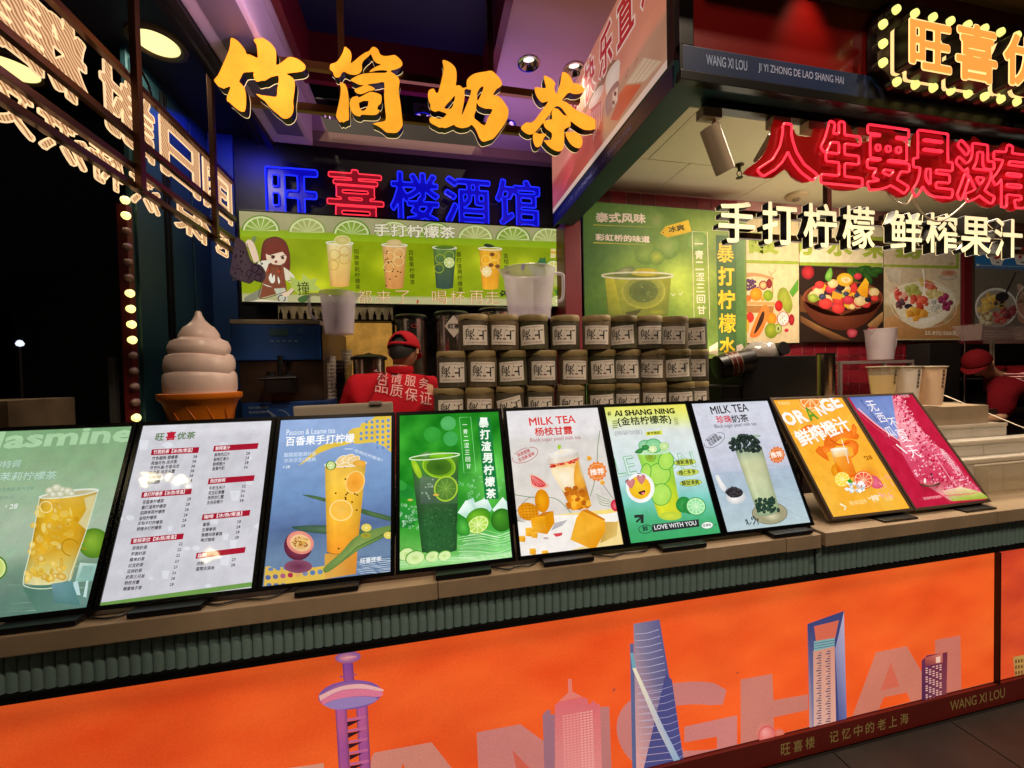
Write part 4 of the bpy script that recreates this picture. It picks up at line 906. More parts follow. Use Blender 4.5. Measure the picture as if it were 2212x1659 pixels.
a.cup((1290, 452), (1648, 428), (1634, 1134), (1372, 1146), ['5a9a30', '3f7a30', '4a6a48', '3c5a3a', '2c5a2e', '2a5c30', '2f6434', '2c5a30'], rim=None, shade=.16)
a.poly([(1355, 575), (1640, 600), (1640, 780), (1362, 780)], ['5f7a5c', '4f7048', '3f6a3a', '4a5e50'])
for k in range(30): x = 1370 + rng.random() * 250; y = 590 + rng.random() * 170; a.ell((x, y), 8, 8, 'b8c8b8', '6a8468', n=8)
for k in range(90): x = 1385 + rng.random() * 235; y = 800 + rng.random() * 320; a.ell((x, y), 4, 7, '3f7840' if k % 2 else '1c4a24', n=6)
a.blob([(1290, 455), (1330, 470), (1372, 560), (1350, 590), (1310, 530)], '8cc020', center='b8d838'); a.ell((1500, 500), 122, 88, '50801c', '7ab020', rot=10); a.ell((1500, 505), 96, 64, '2f5c18', '4a7a20')
a.ring((1500, 500), 122, 86, 10, '9ccc30', rot=10); a.ell((1552, 670), 84, 92, '6a9838', '4f7c30', rot=20); a.ring((1552, 670), 84, 92, 12, 'a4cc38', rot=20)
for k in range(9): q = k * .7; a.line([(1552, 670), (1552 + 70 * math.cos(q), 670 + 74 * math.sin(q))], 3, '8ab050')
a.ell((1470, 425), 172, 22, '3c7018', '5a9020', rot=-4); a.blob([(1400, 425), (1450, 398), (1560, 396), (1610, 425), (1500, 440)], '6ab418', center='90cc28'); a.blob([(1340, 425), (1400, 392), (1440, 400), (1410, 440)], '4a7a38', center='8ab078')
a.ring((1466, 428), 190, 20, 8, 'd8f0c8', rot=-5)
a.ell((1478, 716), 24, 9, 'f0c860', 'c8a040'); a.ell((1284, 754), 22, 10, 'e8c860', '90b040')
a.ell((1795, 895), 100, 75, '7ac42c', '3c8a1c', rot=-30, off=(-.3, -.4)); a.citrus((1795, 940), 88, '7cbc20', 'b0dc48', 'e8f8b0', rot=-30, ry=66, segs=9)
a.ell((1972, 905), 82, 88, '4c9a28', '2a6a1c', rot=10, off=(-.3, -.4)); a.blob([(1640, 900), (1690, 890), (1730, 960), (1720, 1020), (1640, 1010)], '2a8a28', center='5abc48')
for x, y, r, q in ((1250, 1160, 62, -30), (1448, 1178, 56, -20), (1540, 1172, 52, -20), (1320, 1188, 74, -15)): a.ell((x, y), r * 1.02, r * .72, '4c9a30', rot=q); a.ell((x + 2, y + 3), r * .94, r * .66, 'e8f8c0', 'd0eca0', rot=q); a.ell((x + 2, y + 3), r * .5, r * .34, 'b8dc80', 'd8f0a8', rot=q)
a.poly([(1788, 134), (1884, 132), (1950, 744), (1846, 752)], '1c7a3c')
a.column('暴打渣男柠檬茶', (1838, 172), (1892, 706), 76, 'f4fff4', .03)
a.line([(1654, 134), (1738, 130), (1778, 546), (1688, 550), (1654, 134)], 3, '8ce890')
a.column('一青二涩三回甘', (1694, 188), (1722, 500), 36, 'e8ffe8', .01)
a.build('printed_film', film, t)

# --- 5 mango milk tea
t, a = board(.276, .661, 'cream board with red MILK TEA title, mango cup and grapefruit wedge', C_, foot=.44)
a.bg(lambda u, v: (.87 - .03 * v + .02 * nz(u, v * 2, 3, 1) + .04 * (v > .8), .84 - .01 * v + .02 * nz(u, v * 2, 3, 1) + .04 * (v > .8), .80 + .02 * v + .02 * nz(u, v * 2, 3, 1) + .06 * (v > .8)), 20, 26)
a.poly([(280, 1130), (560, 1070), (1090, 1015), (1100, 1050), (1150, 1320), (315, 1425)], ['f0ece4', 'f4f0ec', 'f6f2ea', 'f4f0e8', 'e8e4de', 'f2eeea'])
a.poly([(560, 1070), (1090, 1012), (1096, 1040), (990, 1060)], 'f2d880'); a.poly([(990, 1160), (1110, 1100), (1150, 1320), (830, 1360), (560, 1400), (820, 1310)], ['f0d48c', 'f4dc98', 'f2d890', 'ecca78', 'f0d088', 'f2dca0'])
a.poly([(985, 1120), (1090, 1120), (1080, 1230), (950, 1290)], ['c8a050', 'd8b460', 'e0c070', 'c8a048'])
g5 = '7a9468'; a.curve([(948, 400), (930, 520), (925, 640), (905, 800), (870, 920)], 6, g5); a.curve([(270, 905), (400, 925), (520, 925), (620, 950), (720, 1050)], 6, g5)
a.curve([(975, 830), (1010, 880), (1055, 940)], 4, '5a5a4a'); [a.curve([(915 + k * 8, 900 + k * 22), (970, 930 + k * 20), (1030 + k * 5, 950 + k * 16)], [1, 3, 5, 6, 6, 6, 5, 5, 5, 4, 4, 4, 3, 3, 2, 2, 1] if False else 4, '6a8a48') for k in range(4)]
a.curve([(275, 1060), (330, 980), (390, 930), (430, 925)], 4, '5a6a58')
for k in range(5): a.line([(285, 1110), (310 + k * 12, 1050 + k * 18)], 3, '3a4a40')
a.ell((1070, 990), 38, 48, 'e84858', 'c82848', rot=-10); a.ell((1068, 992), 22, 28, 'f07078', 'e04858')
a.text('MILK TEA', (392, 362), (758, 338), 62, 'd8362e', .02); a.text('杨枝甘露', (436, 445), (738, 428), 68, 'd0342e', .025); a.text('Black sugar pearl milk tea', (398, 500), (798, 475), 40, 'b05a68', .0)
a.ring((357, 594), 106, 52, 4, 'b83a44', rot=-22, a0=-60, a1=205); a.ring((357, 594), 106, 52, 4, 'b83a44', rot=-22, a0=225, a1=290)
a.text('快来尝尝', (302, 612), (400, 568), 32, 'c02c3a', .02); a.text('生活新滋味', (310, 650), (436, 592), 32, 'c02c3a', .02)
a.ell((925, 722), 70, 70, 'e8823a'); [a.ell((925 + 66 * math.cos(k * .48), 722 + 68 * math.sin(k * .48)), 12, 12, 'e8823a', n=8) for k in range(13)]
a.ring((925, 722), 56, 56, 3, 'f8d0a0'); a.text('推荐', (874, 756), (984, 744), 50, 'fff4e8', .03)
for x, y, r in ((862, 618, 20), (966, 810, 19)): a.poly([(x - r, y - r * .6), (x, y - r), (x + r, y - r * .3), (x + r * .8, y + r * .8), (x - r * .6, y + r)], ['f4b840', 'f8cc58', 'e8a028', 'd89020', 'e8a838'])
a.cup((552, 660), (778, 610), (880, 990), (722, 1030), ['eeb060', 'f4d898', 'f0d8a0', 'e8b860', 'c87820', 'e89018', 'f0a020'], rim=None, shade=.12)
a.blob([(560, 700), (640, 690), (740, 700), (755, 800), (700, 900), (660, 880), (600, 790)], 'f4deb0', center='faf0d8'); a.blob([(765, 640), (800, 760), (830, 840), (760, 850), (740, 760)], 'e8a030', center='f0b848')
for k in range(26):
    x = 560 + rng.random() * 215; y = 655 + rng.random() * 34 - (x - 560) * .2; a.ell((x, y), 16, 9, ('d84838', 'e87858', 'c83828')[k % 3], n=8)
for k in range(34):
    f_ = rng.random(); y = 840 + f_ * 175; x = 650 + f_ * 50 + rng.random() * (190 - f_ * 10); a.poly([(x - 22, y - 12), (x + 6, y - 22), (x + 24, y - 2), (x + 2, y + 20), (x - 20, y + 14)], ('b86018', 'e89418', 'f4a828', 'c87018', 'f8b838')[int(rng.integers(5)) if f_ > .4 else k % 2 * 3])
a.ell((652, 628), 122, 24, 'e8dcc8', 'd8d4cc', rot=-12); a.cup((545, 598), (772, 552), (780, 612), (532, 650), ['f0f0ec', 'dcd4c8', 'e8d8c0'], rim=None, shade=.1); a.ell((655, 575), 112, 26, 'f4f0e4', 'e0dcd4', rot=-11); a.ell((655, 568), 70, 18, 'ece0c8', 'f0ece0', rot=-11)
a.line([(632, 545), (650, 590)], 10, 'f4e8c8'); a.blob([(610, 528), (622, 512), (640, 520), (632, 548), (618, 545)], 'a8cc38')
a.blob([(402, 745), (470, 770), (530, 820), (542, 840), (480, 862), (410, 840), (398, 780)], 'f0b8a0'); a.blob([(408, 755), (468, 780), (520, 828), (480, 848), (420, 828), (404, 785)], 'd03a40', center='e86060')
for k in range(4): a.line([(408, 760), (430 + k * 28, 845 - k * 5)], 3, 'f0a8a0')
a.ell((490, 955), 58, 92, 'f0a818', 'd88408', rot=-6, off=(-.3, -.2)); a.ell((380, 1040), 84, 70, 'f0a820', 'd88810', rot=20)
for k in range(5): a.line([(330 + k * 28, 975), (350 + k * 24, 1100)], 5, 'c87808'); a.line([(310, 1000 + k * 22), (470, 985 + k * 24)], 5, 'c87808')
a.poly([(398, 1095), (578, 1035), (588, 1130), (530, 1218), (415, 1200)], ['f0a818', 'f4b428', 'e09010', 'd88408', 'f0b030']); a.poly([(440, 1080), (500, 1045), (575, 1035), (510, 1075)], 'c87818'); a.poly([(510, 1075), (578, 1035), (588, 1130), (532, 1216)], 'dc900c')
a.poly([(590, 1130), (690, 1105), (650, 1150), (560, 1190)], 'b8b4b8')
for x, y, r in ((395, 1200, 38), (430, 1225, 26), (334, 1255, 26), (416, 1355, 27), (514, 1372, 28), (380, 1215, 22)): a.poly([(x - r, y - r * .8), (x + r * .7, y - r), (x + r, y - r * .2), (x + r * .8, y + r), (x - r * .9, y + r * .8)], ['f8bc38', 'fcc850', 'e8a020', 'e09818', 'f0b030'])
a.poly([(800, 1030), (985, 1100), (990, 1190), (905, 1345), (712, 1262), (760, 1090)], ['f0a828', 'f4b030', 'ea9c18', 'e49414', 'f2b436', 'f0ac28']); a.poly([(800, 1030), (845, 1020), (988, 1100), (978, 1110)], 'cc7c18')
a.poly([(575, 1215), (650, 1205), (645, 1228), (600, 1240)], 'd84850'); a.ell((520, 1250), 22, 8, 'c8a8a8')
a.build('printed_film', film, t)

# --- 6 kumquat lemon
t, a = board(.664, 1.044, 'yellow-to-green kumquat lemon board with heart-eyed smiley', C_, foot=.86)
a.bg(lambda u, v: tuple(np.interp(v + .04 * (u - .5), [0, .12, .28, .45, .8, .9, 1], c) for c in ([.25, .30, .50, .80, .86, .86, .92], [.66, .70, .80, .88, .89, .90, .90], [.40, .48, .76, .90, .88, .55, .38])), 8, 40)
for s_, x0, y0, x1, y1 in (('LE', 1080, 770, 1245, 742), ('MON', 1290, 740, 1712, 690)): a.text(s_, (x0, y0), (x1, y1), 150 if s_ == 'LE' else 130, '7abc88', .02); a.text(s_, (x0 + 5, y0 - 5), (x1 - 5, y1 - 5), 140 if s_ == 'LE' else 120, 'd8e8e8', -.012)
a.text('#', (1010, 285), (1040, 282), 34, '283018', .02); a.text('AI SHANG NING', (1064, 288), (1542, 265), 46, '1c2018', .045)
a.text('{金桔柠檬茶}', (1094, 372), (1520, 348), 76, '1a2018', .02); a.text('{果香浓郁}', (1062, 448), (1292, 432), 44, '4a5058', .03); a.text('{果香浓郁}', (1062, 448), (1292, 432), 44, 'e4e8e8', .0)
a.poly([(1308, 410), (1438, 398), (1442, 430), (1312, 440)], 'dce048'); a.text('季节限定', (1322, 434), (1426, 426), 22, '283018', .02)
for k in range(4): a.poly([(1044 + k * 1.5, 322 + k * 17), (1086, 318 + k * 17), (1088, 328 + k * 17), (1046, 332 + k * 17)], '98a048'); a.ring((1546 + k * 3, 306 + k * 15), 16, 6, 3, '88923c', n=10)
a.cup((1240, 578), (1502, 560), (1590, 1060), (1410, 1080), ['a8dc60', '98d850', 'a0dc48', 'b0dc3c', 'c4dc34', 'd4da30', 'd8dc38'], rim=None, shade=.10)
a.ell((1505, 1075), 88, 34, 'd8e048', 'b8d040'); 
for x, y, rx, ry in ((1348, 600, 40, 46), (1415, 745, 88, 86), (1432, 905, 78, 86), (1470, 640, 60, 70), (1310, 730, 40, 70)): a.ell((x, y), rx, ry, 'b8e468', 'a8dc58', rot=10); a.ring((x, y), rx, ry, 6, '48a048', rot=10)
a.ell((1345, 605), 38, 42, '7aa030', '98c040')
a.ell((1372, 568), 134, 20, 'a8d890', 'c8e8c8', rot=-3); a.ring((1370, 570), 134, 18, 5, 'c4e4c4', rot=-3)
a.ell((1305, 515), 52, 40, 'a8d8b0', '88c898'); a.ring((1305, 515), 52, 40, 5, '48a860'); a.ell((1372, 520), 64, 55, 'a0dca8', '80cc90', rot=10); a.ring((1372, 520), 64, 55, 6, '3ca050', rot=10)
a.citrus((1454, 524), 40, '58a838', 'a8dc70', segs=8, ry=32); a.citrus((1365, 546), 36, '58a838', 'c8e898', segs=8, ry=30)
for p in ([(1222, 572), (1260, 540), (1290, 548), (1270, 580)], [(1280, 520), (1320, 515), (1335, 540), (1290, 552)]): a.blob(p, '1e6e30', center='48a050')
a.ell((1265, 852), 112, 120, 'ffffff', 'f0f4f4', rot=-20); a.ell((1262, 850), 86, 92, 'f8d838', 'f0b820', rot=-20, off=(-.2, -.2))
for x, y in ((1185, 822), (1268, 788)): a.blob([(x - 32, y - 22), (x - 16, y - 40), (x, y - 26), (x + 18, y - 42), (x + 38, y - 28), (x + 32, y + 4), (x + 8, y + 36), (x - 20, y + 8)], 'c87878', center='d88888')
a.curve([(1148, 812), (1152, 795), (1170, 788)], 5, '303844'); a.curve([(1240, 742), (1256, 738), (1276, 746)], 5, '303844'); a.blob([(1250, 888), (1300, 870), (1302, 892), (1282, 908), (1262, 902)], '4a2030'); a.ell((1288, 895), 14, 9, 'f07a80')
for x, y, s_ in ((1618, 650, '清新清香'), (1640, 730, '维C多多'), (1664, 812, '酸甜清爽')): a.ell((x, y), 86, 26, 'd4e060', 'c8dc50', rot=-4); a.ring((x, y), 86, 26, 3, '688030', rot=-4); a.text(s_, (x - 66, y + 22), (x + 70, y + 12), 36, '202820', .02)
a.ell((1608, 985), 62, 64, '48a858', '208838', rot=10); a.ell((1655, 1000), 55, 60, '308c40'); a.citrus((1705, 998), 80, '2c9848', '90e098', 'd0f4c8', segs=10, ry=72, rot=15)
a.poly([(1218, 1066), (1292, 1062), (1292, 1130), (1268, 1130), (1268, 1100), (1240, 1128), (1228, 1118), (1262, 1086), (1218, 1090)], '2c3030')
a.ring((1306, 1178), 53, 33, 5, '203030', rot=-5); a.text('鲜', (1286, 1198), (1332, 1194), 44, '203030', .02)
a.poly([(1358, 1142), (1726, 1100), (1732, 1158), (1364, 1202)], '2c3234'); a.text('LOVE WITH YOU', (1380, 1184), (1712, 1146), 36, 'f0f4f4', .015)
a.ell((1794, 1148), 46, 27, 'f0f8f0', rot=-6); a.ring((1794, 1148), 46, 27, 3, '305040', rot=-6); a.text('无添加', (1762, 1162), (1826, 1154), 22, '203828', .02); a.line([(1850, 1146), (1868, 1142)], 3, '305040'); a.line([(1860, 1134), (1860, 1156)], 3, '305040')
a.build('printed_film', film, t)

# --- 7 pearl milk tea
t, a = board(1.047, 1.44, 'grey-white pearl milk tea board with black tapioca pearls', C_, foot=1.31)
a.bg(lambda u, v: tuple(np.interp(v, [0, .12, .3, .42, .45, .7, 1], c) + .022 * nz(u * 1.5, v * 14, 3, 3) for c in ([.72, .70, .66, .68, .76, .80, .82], [.80, .78, .74, .74, .78, .81, .84], [.82, .82, .80, .82, .85, .87, .89])), 16, 50)
a.text('MILK TEA', (1832, 272), (2126, 246), 60, '181418', .015); a.text('珍珠', (1876, 344), (1998, 336), 58, 'd02838', .02); a.text('奶茶', (1998, 340), (2130, 328), 58, '181418', .015); a.text('Black sugar pearl milk tea', (1860, 390), (2188, 366), 36, '3a3840', 0)
a.ring((1852, 476), 90, 46, 3.5, '383640', rot=-30, a0=-60, a1=205); a.ring((1852, 476), 90, 46, 3.5, '383640', rot=-30, a0=225, a1=290); a.text('快来尝尝', (1805, 498), (1882, 448), 28, '282428', .02); a.text('生活新滋味', (1820, 524), (1915, 460), 28, '282428', .02)
for k in range(10): a.ring((1720 + rng.random() * 80, 200 + rng.random() * 120), 14, 18, 2, 'b8b4bc', a0=0, a1=200, n=10)
a.use(D_)
for k in range(5): a.curve([(130, 780 + k * 80), (260, 800 + k * 76), (380, 800 + k * 90), (520, 790 + k * 105)], 3, '9ab0b8', n=4)
a.use(C_)
a.blob([(1860, 760), (1885, 752), (1905, 790), (1945, 850), (1930, 880), (1890, 840)], 'dcdcdc', center='f4f4f4'); a.ell((2020, 925), 76, 58, 'f4f4f2', 'c8ccd0', off=(-.2, .3)); a.ell((2012, 890), 66, 40, '504850', '302c30')
for k in range(26): q = rng.random() * 6.28; r_ = rng.random() ** .5; a.ell((2008 + 60 * r_ * math.cos(q), 885 + 38 * r_ * math.sin(q)), 14, 13, '5a5458', '141214', off=(-.4, -.4), n=10)
a.use(D_)
a.ell((193, 1155), 132, 82, '8c8a68', 'a8a284', off=(0, -.3)); a.ring((193, 1155), 132, 82, 5, '6a6848'); a.ell((210, 1180), 80, 40, 'd8d4b0', '9a9674')
a.cup((-70, 672), (132, 650), (262, 1110), (92, 1135), ['8aa08c', 'c0c8a0', 'c8cca0', 'c6cca4', 'c2cca4', 'b8c89c', 'a8c090'], rim=None, shade=.18)
a.ell((175, 1145), 88, 28, 'a8b890', '88a080', rot=-8)
for k in range(60):
    f_ = rng.random(); y = 1040 + f_ * 105; x = 80 + f_ * 22 + rng.random() * (165 - f_ * 6); a.ell((x, y), 12, 14, '3a5a4a', '14281e', off=(-.3, -.3), n=9)
a.use(E_)
a.ell((545, 1210), 170, 24, 'd0dccc', '8aa898', rot=-5); a.ring((500, 1225), 190, 24, 8, 'c0d0c4', rot=-4)
a.use(C_)
for k in range(110):
    q = (k / 110) ** .9; y = 565 - q * 128; hw = 128 * math.sqrt(max(0, 1 - q ** 2.2)) * (.80 + .2 * min(1, q * 4)) + 6; x = 2085 + (rng.random() * 2 - 1) * hw; a.ell((x, y), 15, 14, '4c6056', '0a1010', off=(-.4, -.4), n=9)
a.use(D_)
a.ell((245, 716), 54, 56, 'e0783a'); [a.ell((245 + 52 * math.cos(k * .48), 716 + 55 * math.sin(k * .48)), 9, 10, 'e0783a', n=8) for k in range(13)]; a.ring((245, 716), 44, 45, 3, 'f8c8a0'); a.text('推荐', (204, 742), (290, 730), 42, 'fff0e0', .03)
for k in range(26): x = 10 + rng.random() * 90; y = 1190 + rng.random() * 60; a.line([(x, y), (x + 24 * (rng.random() - .3), y - 18)], [2, 8], '20302c')
a.build('printed_film', film, t)

# --- 8 orange
t, a = board(1.527, 1.937, 'orange juice board in a bronze frame with ORANGE title', D_, tilt=57.9, s0=-.012, s1=.529, fm=bronze, foot=1.82, inset=.011)
a.bg(lambda u, v: (.97 - .02 * (1 - v) + 0 * u, .70 + .04 * nz(u * 2, v * 2, 2, 2) - .01 * v, .22 + .06 * nz(u * 2, v * 2, 2, 2)), 14, 18)
for x, y, r in ((360, 500, 62), (830, 450, 46), (390, 430, 40)): a.ring((x, y), r, r * .9, 6, 'f8c850'); [a.line([(x, y), (x + r * .8 * math.cos(q), y + r * .75 * math.sin(q))], 3, 'f4b030') for q in np.linspace(0, 6.28, 9)[:-1]]
orj = 'e86a18'
for P_ in ([(600, 640), (640, 560), (760, 520), (860, 560), (850, 600), (780, 570), (700, 600), (660, 650)], [(640, 640), (560, 660), (540, 690), (600, 740), (640, 755), (610, 710), (640, 690), (700, 640)], [(780, 600), (850, 620), (860, 690), (830, 720), (840, 680), (790, 650), (740, 640)], [(425, 530), (480, 490), (560, 500), (640, 540), (560, 550), (480, 540)], [(820, 480), (850, 520), (830, 600), (810, 540)]): a.blob(P_, orj, center='f49030')
a.curve([(560, 650), (600, 700), (640, 760)], 10, orj); a.curve([(860, 640), (850, 700), (800, 740)], 9, orj); a.curve([(650, 600), (720, 640), (800, 620)], 12, 'd85810')
a.ell((840, 955), 160, 55, 'e8a030', 'eeb038'); a.ell((690, 830), 34, 48, 'f0a020', 'e08810'); a.ell((950, 860), 80, 52, 'e88820', 'f0a838', rot=30)
a.blob([(930, 870), (1000, 880), (1050, 950), (990, 970), (940, 930)], 'd8506a', center='e87890'); a.cup((652, 672), (775, 660), (850, 870), (722, 900), ['f4e8d8', 'f0c078', 'f09018', 'e87010', 'e86818'], rim=None, shade=.1)
a.poly([(680, 735), (800, 720), (840, 860), (760, 870)], ['f0a838', 'f08c20', 'ec7418', 'f09020']); a.ell((713, 672), 64, 12, 'fff4e4', 'f8e8d0', rot=-4)
a.line([(735, 600), (765, 690), (790, 780)], 5, 'f8f0e0')
a.citrus((740, 900), 60, 'e8b010', 'f8d020', 'fdf0a0', segs=9, ry=58); a.citrus((900, 905), 76, 'e86818', 'e84a20', 'f8c8a0', segs=10, ry=68, rot=20)
for k in range(26): x = 770 + rng.random() * 130; y = 925 + rng.random() * 70; a.poly([(x - 16, y - 6), (x + 4, y - 16), (x + 17, y), (x + 2, y + 14)], ('e8eef0', 'b8c4cc', 'ffffff')[k % 3])
a.poly([(775, 910), (800, 895), (820, 925), (790, 930)], '3c9a28')
for k in range(30): x = 1000 + rng.random() * 120; y = 840 + rng.random() * 200; a.line([(x, y), (x + 20, y + 8 + rng.random() * 20)], 4, 'f8a8a0')
a.ell((500, 300), 78, 92, 'f49018', rot=-8); a.ell((500, 300), 88, 92, 'f8c878'); a.citrus((497, 290), 86, 'f0901c', 'e87c18', 'fdd8a0', segs=9, ry=88, rot=10)
for ch, x, y, w_, h_, c in (('O', 330, 505, 85, 92, 'fff4f0'), ('R', 425, 482, 72, 88, 'fff4f0'), ('A', 500, 462, 66, 86, '5a9a28'), ('N', 578, 425, 52, 62, 'fff4f0'), ('G', 618, 400, 76, 84, 'fff4f0'), ('E', 694, 368, 58, 80, 'fff4f0')): a.text(ch, (x, y), (x + w_, y - w_ * .28), h_, c, .045, shadow='e08818')
a.text('鲜榨橙汁', (440, 660), (824, 526), 108, 'fff8f0', .03, shadow='d87810')
a.text('旺喜优茶', (262, 340), (352, 338), 22, 'fbe0a0', 0); a.text('¥', (905, 745), (918, 742), 16, 'a86010', .01); a.text('28', (922, 756), (972, 748), 26, 'a86010', .03)
a.line([(722, 1085), (765, 1108), (755, 1132)], 12, 'fff0c8'); a.text('鲜果滋养', (806, 1100), (936, 1080), 30, 'f8d890', .01); a.text('“榨”', (955, 1078), (1046, 1056), 42, 'fff0d0', .02); a.text('出来', (1072, 1068), (1128, 1056), 28, 'f8d890', .01)
a.build('printed_film', film, t)

# --- 9 watermelon
t, a = board(1.943, 2.369, 'red and blue watermelon board in a bronze frame, last of the row', D_, tilt=57.9, s0=-.014, s1=.529, fm=bronze, foot=2.25, inset=.011)
a.bg(lambda u, v: (.74 + .04 * nz(u * 3, v * 3, 3, 1), .11 + .03 * nz(u * 3, v * 3, 3, 1), .24 + .04 * nz(u * 3, v * 3, 3, 1)), 16, 20)
a.poly([(780, 262), (1115, 262), (1140, 400), (1165, 600), (1010, 500), (850, 370)], ['5a6cb4', '7088c8', '7890cc', '8a98d0', '6a7ab8', '7888c0'])
a.poly([(1115, 262), (1165, 262), (1300, 480), (1420, 620), (1560, 720), (1700, 900), (1830, 1040), (1560, 1060), (1300, 900), (1200, 720), (1160, 560)], ['e87890', 'e46080', 'f0a0b0', 'e87890', 'd84868', 'cc3050', 'e090a0', 'e8a8a8', 'c83858', 'd85070', 'f0a8b0'])
for k in range(620):
    y = 268 + rng.random() * 730; L_ = np.interp(y, [262, 400, 560, 700, 880, 1000], [1118, 1142, 1168, 1212, 1300, 1500]); R_ = np.interp(y, [262, 420, 600, 760, 900, 1010], [1170, 1270, 1410, 1570, 1700, 1800]); x = L_ + (R_ - L_) * rng.random() ** .8
    a.ell((x, y), 3 + rng.random() * 7, 4 + rng.random() * 9, ('f0a0b0', 'c02848', 'f4b8c4', 'd84868', 'b82040', 'e88098')[k % 6], n=6, rot=rng.random() * 90)
a.curve([(850, 370), (960, 470), (1080, 560), (1170, 620)], 10, 'f0b0b8')
a.poly([(1480, 990), (1620, 960), (1770, 1000), (1840, 1046), (1560, 1068)], ['f0b8a8', 'f0d8b0', 'c8d070', '90a830', 'a8b848'])
for k in range(16): a.line([(1330 + k * 24, 1040 - k * 2 + (k % 3) * 6), (1400 + k * 24, 1032 - k * 2)], 3, 'e85868')
for k in range(8): a.line([(1320 + k * 4, 958 + k * 5), (1460 - k * 4, 948 + k * 6)], 2, '90182c')
a.blob([(1308, 938), (1360, 946), (1430, 942), (1468, 926), (1450, 950), (1380, 960), (1330, 956)], '48181c', center='a87860'); a.ell((1350, 915), 9, 20, 'f4e8e0'); a.line([(1400, 860), (1412, 930)], 5, '301418'); a.ell((1398, 866), 8, 9, '301418')
hs = 'fff4f8'
for ch, x, y, r_ in (('无', 950, 395, 66), ('西', 1020, 478, 58), ('瓜', 1082, 585, 62), ('不', 1112, 520, 62), ('夏', 1180, 625, 76), ('天', 1255, 745, 76)): a.text(ch, (x, y), (x + r_, y - 6), r_, hs, .0)
a.line([(1134, 640), (1218, 710)], 9, hs)
for i, ch in enumerate('HELLO SUMMER'):
    if ch != ' ': a.text(ch, (868 + i * 11, 318 + i * 14), (882 + i * 11, 322 + i * 14), 18, '3c4a78', 0)
a.line([(1425, 720), (1482, 715)], 3, 'f8d0d8'); a.line([(1425, 720), (1548, 912), (1655, 905), (1600, 815)], 3, 'f8d0d8')
for i, ch in enumerate('未雨绸缪行'): a.text(ch, (1480 + i * 28, 715 + i * 38), (1516 + i * 28, 712 + i * 38), 34, 'f8e0e4', 0)
a.text('旺喜优茶', (1182, 290), (1240, 286), 18, 'f8c8d0', 0); a.text('更多美味尽在旺喜优茶', (1345, 1060), (1476, 1042), 16, 'f4c0c8', 0)
a.build('printed_film', film, t)

for x0_, x1_, w_ in ((-1.0, -.75, 'green jasmine board and the price list'), (-.66, -.38, 'price list and the blue board'), (.15, .38, 'green lemon board and the mango board'), (.5, .78, 'mango board and the kumquat board'), (1.36, 1.72, 'pearl tea board and the orange board')):
    t = thing('power_cable', 'thin black power lead on the counter between the ' + w_, 'cable', (x0_, 1.3, .866), 'power leads behind the boards')
    MB().tube([(p.x, p.y, .869) for p in [Vector((q.x, q.y)) for q in smooth_path([(x0_, 1.30), (x0_ + .08, 1.235 + .01 * rng.random()), ((x0_ + x1_) / 2, 1.25), (x1_ - .06, 1.24 + .01 * rng.random()), (x1_, 1.31)], 6)]], .0028, 6).build('lead', foot_m, t, smooth=True)
# ================================================================ WALL PRINTS
L1 = (550, 500, 2.4578); P1 = (1350, 500, 3.0169); Q1 = (1850, 550, 3.0169); R1 = (1400, 0, 1.9069); S1 = (1450, 150, 7.373); S0 = (500, 0, 2.212)
# --- lime menu lightbox on the back wall of the left unit
t = thing('lime_menu_lightbox', 'long lime green backlit menu with four drinks under the blue and red neon sign', 'lightbox', (0, 2.75, 1.95))
bl, tr_ = atY(523, 651, 2.749), atY(1219.5, 490, 2.749)
x0, z0, x1, z1 = bl.x, bl.z, tr_.x, tr_.z - .018
MB().box(x0 - .012, x1 + .012, 2.752, 2.84, z0 - .012, z1 + .012).build('case', blackm, t, bevel=.003)
MB().box(x0 + .2, x0 + .26, 2.84, 2.95, z0 + .1, z1 - .1).box(x1 - .26, x1 - .2, 2.84, 2.95, z0 + .1, z1 - .1).build('bracket', blackm, t)
a = Art((x0, 2.7515, z0), X, Z, x1 - x0, z1 - z0, L1)
def fl_(u, v):
    n = nz(u * 5, v * 2, 2, 2); hs = sum(np.exp(-(((u - c) / .045) ** 2 + ((v - d) / .13) ** 2)) for c, d in ((.16, .22), (.27, .5), (.41, .47), (.6, .42), (.72, .55), (.22, .2), (.86, .5)))  # hs: hot spots from lamps, painted into the film colour
    top = v > .80; bot = v < .10
    r = .56 + .05 * n + .22 * hs; g = .64 + .04 * n + .18 * hs; b = .06 + .02 * n + .08 * hs
    r = np.where(top, .66, r); g = np.where(top, .64, g); b = np.where(top, .46, b); r = np.where(bot, .74, r); g = np.where(bot, .72, g); b = np.where(bot, .52, b); return r, g, b
a.bg(fl_, 110, 40)
for i, (x, y) in enumerate(((250, 190), (535, 200), (808, 212), (1065, 220), (1320, 228), (1568, 240), (1800, 246), (2020, 254))):
    r = 118 - i * 1.5; dk = i % 2 == 0; a.ell((x, y), r, r * .82, '5f8a20' if dk else '8a9a4a', n=26, a0=180, a1=360); a.ell((x, y), r * .93, r * .76, 'd4dc9c', n=26, a0=180, a1=360)
    for k in range(7):
        q0 = 180 + 4 + k * 25.2; a.ell((x, y), r * .82, r * .66, 'a8c060' if dk else 'c0c47c', '7fa030' if dk else 'a4ac5c', n=4, a0=q0, a1=q0 + 20)
a.poly([(130, 186), (2118, 258), (2118, 300), (130, 225)], ['8fae1c', '8aa81c', '96b41c', '98b81e'])
a.text('手打柠檬茶', (945, 224), (1450, 242), 84, '6c6a48', .05); a.text('手打柠檬茶', (948, 221), (1447, 239), 78, 'f0e8c8', .02)
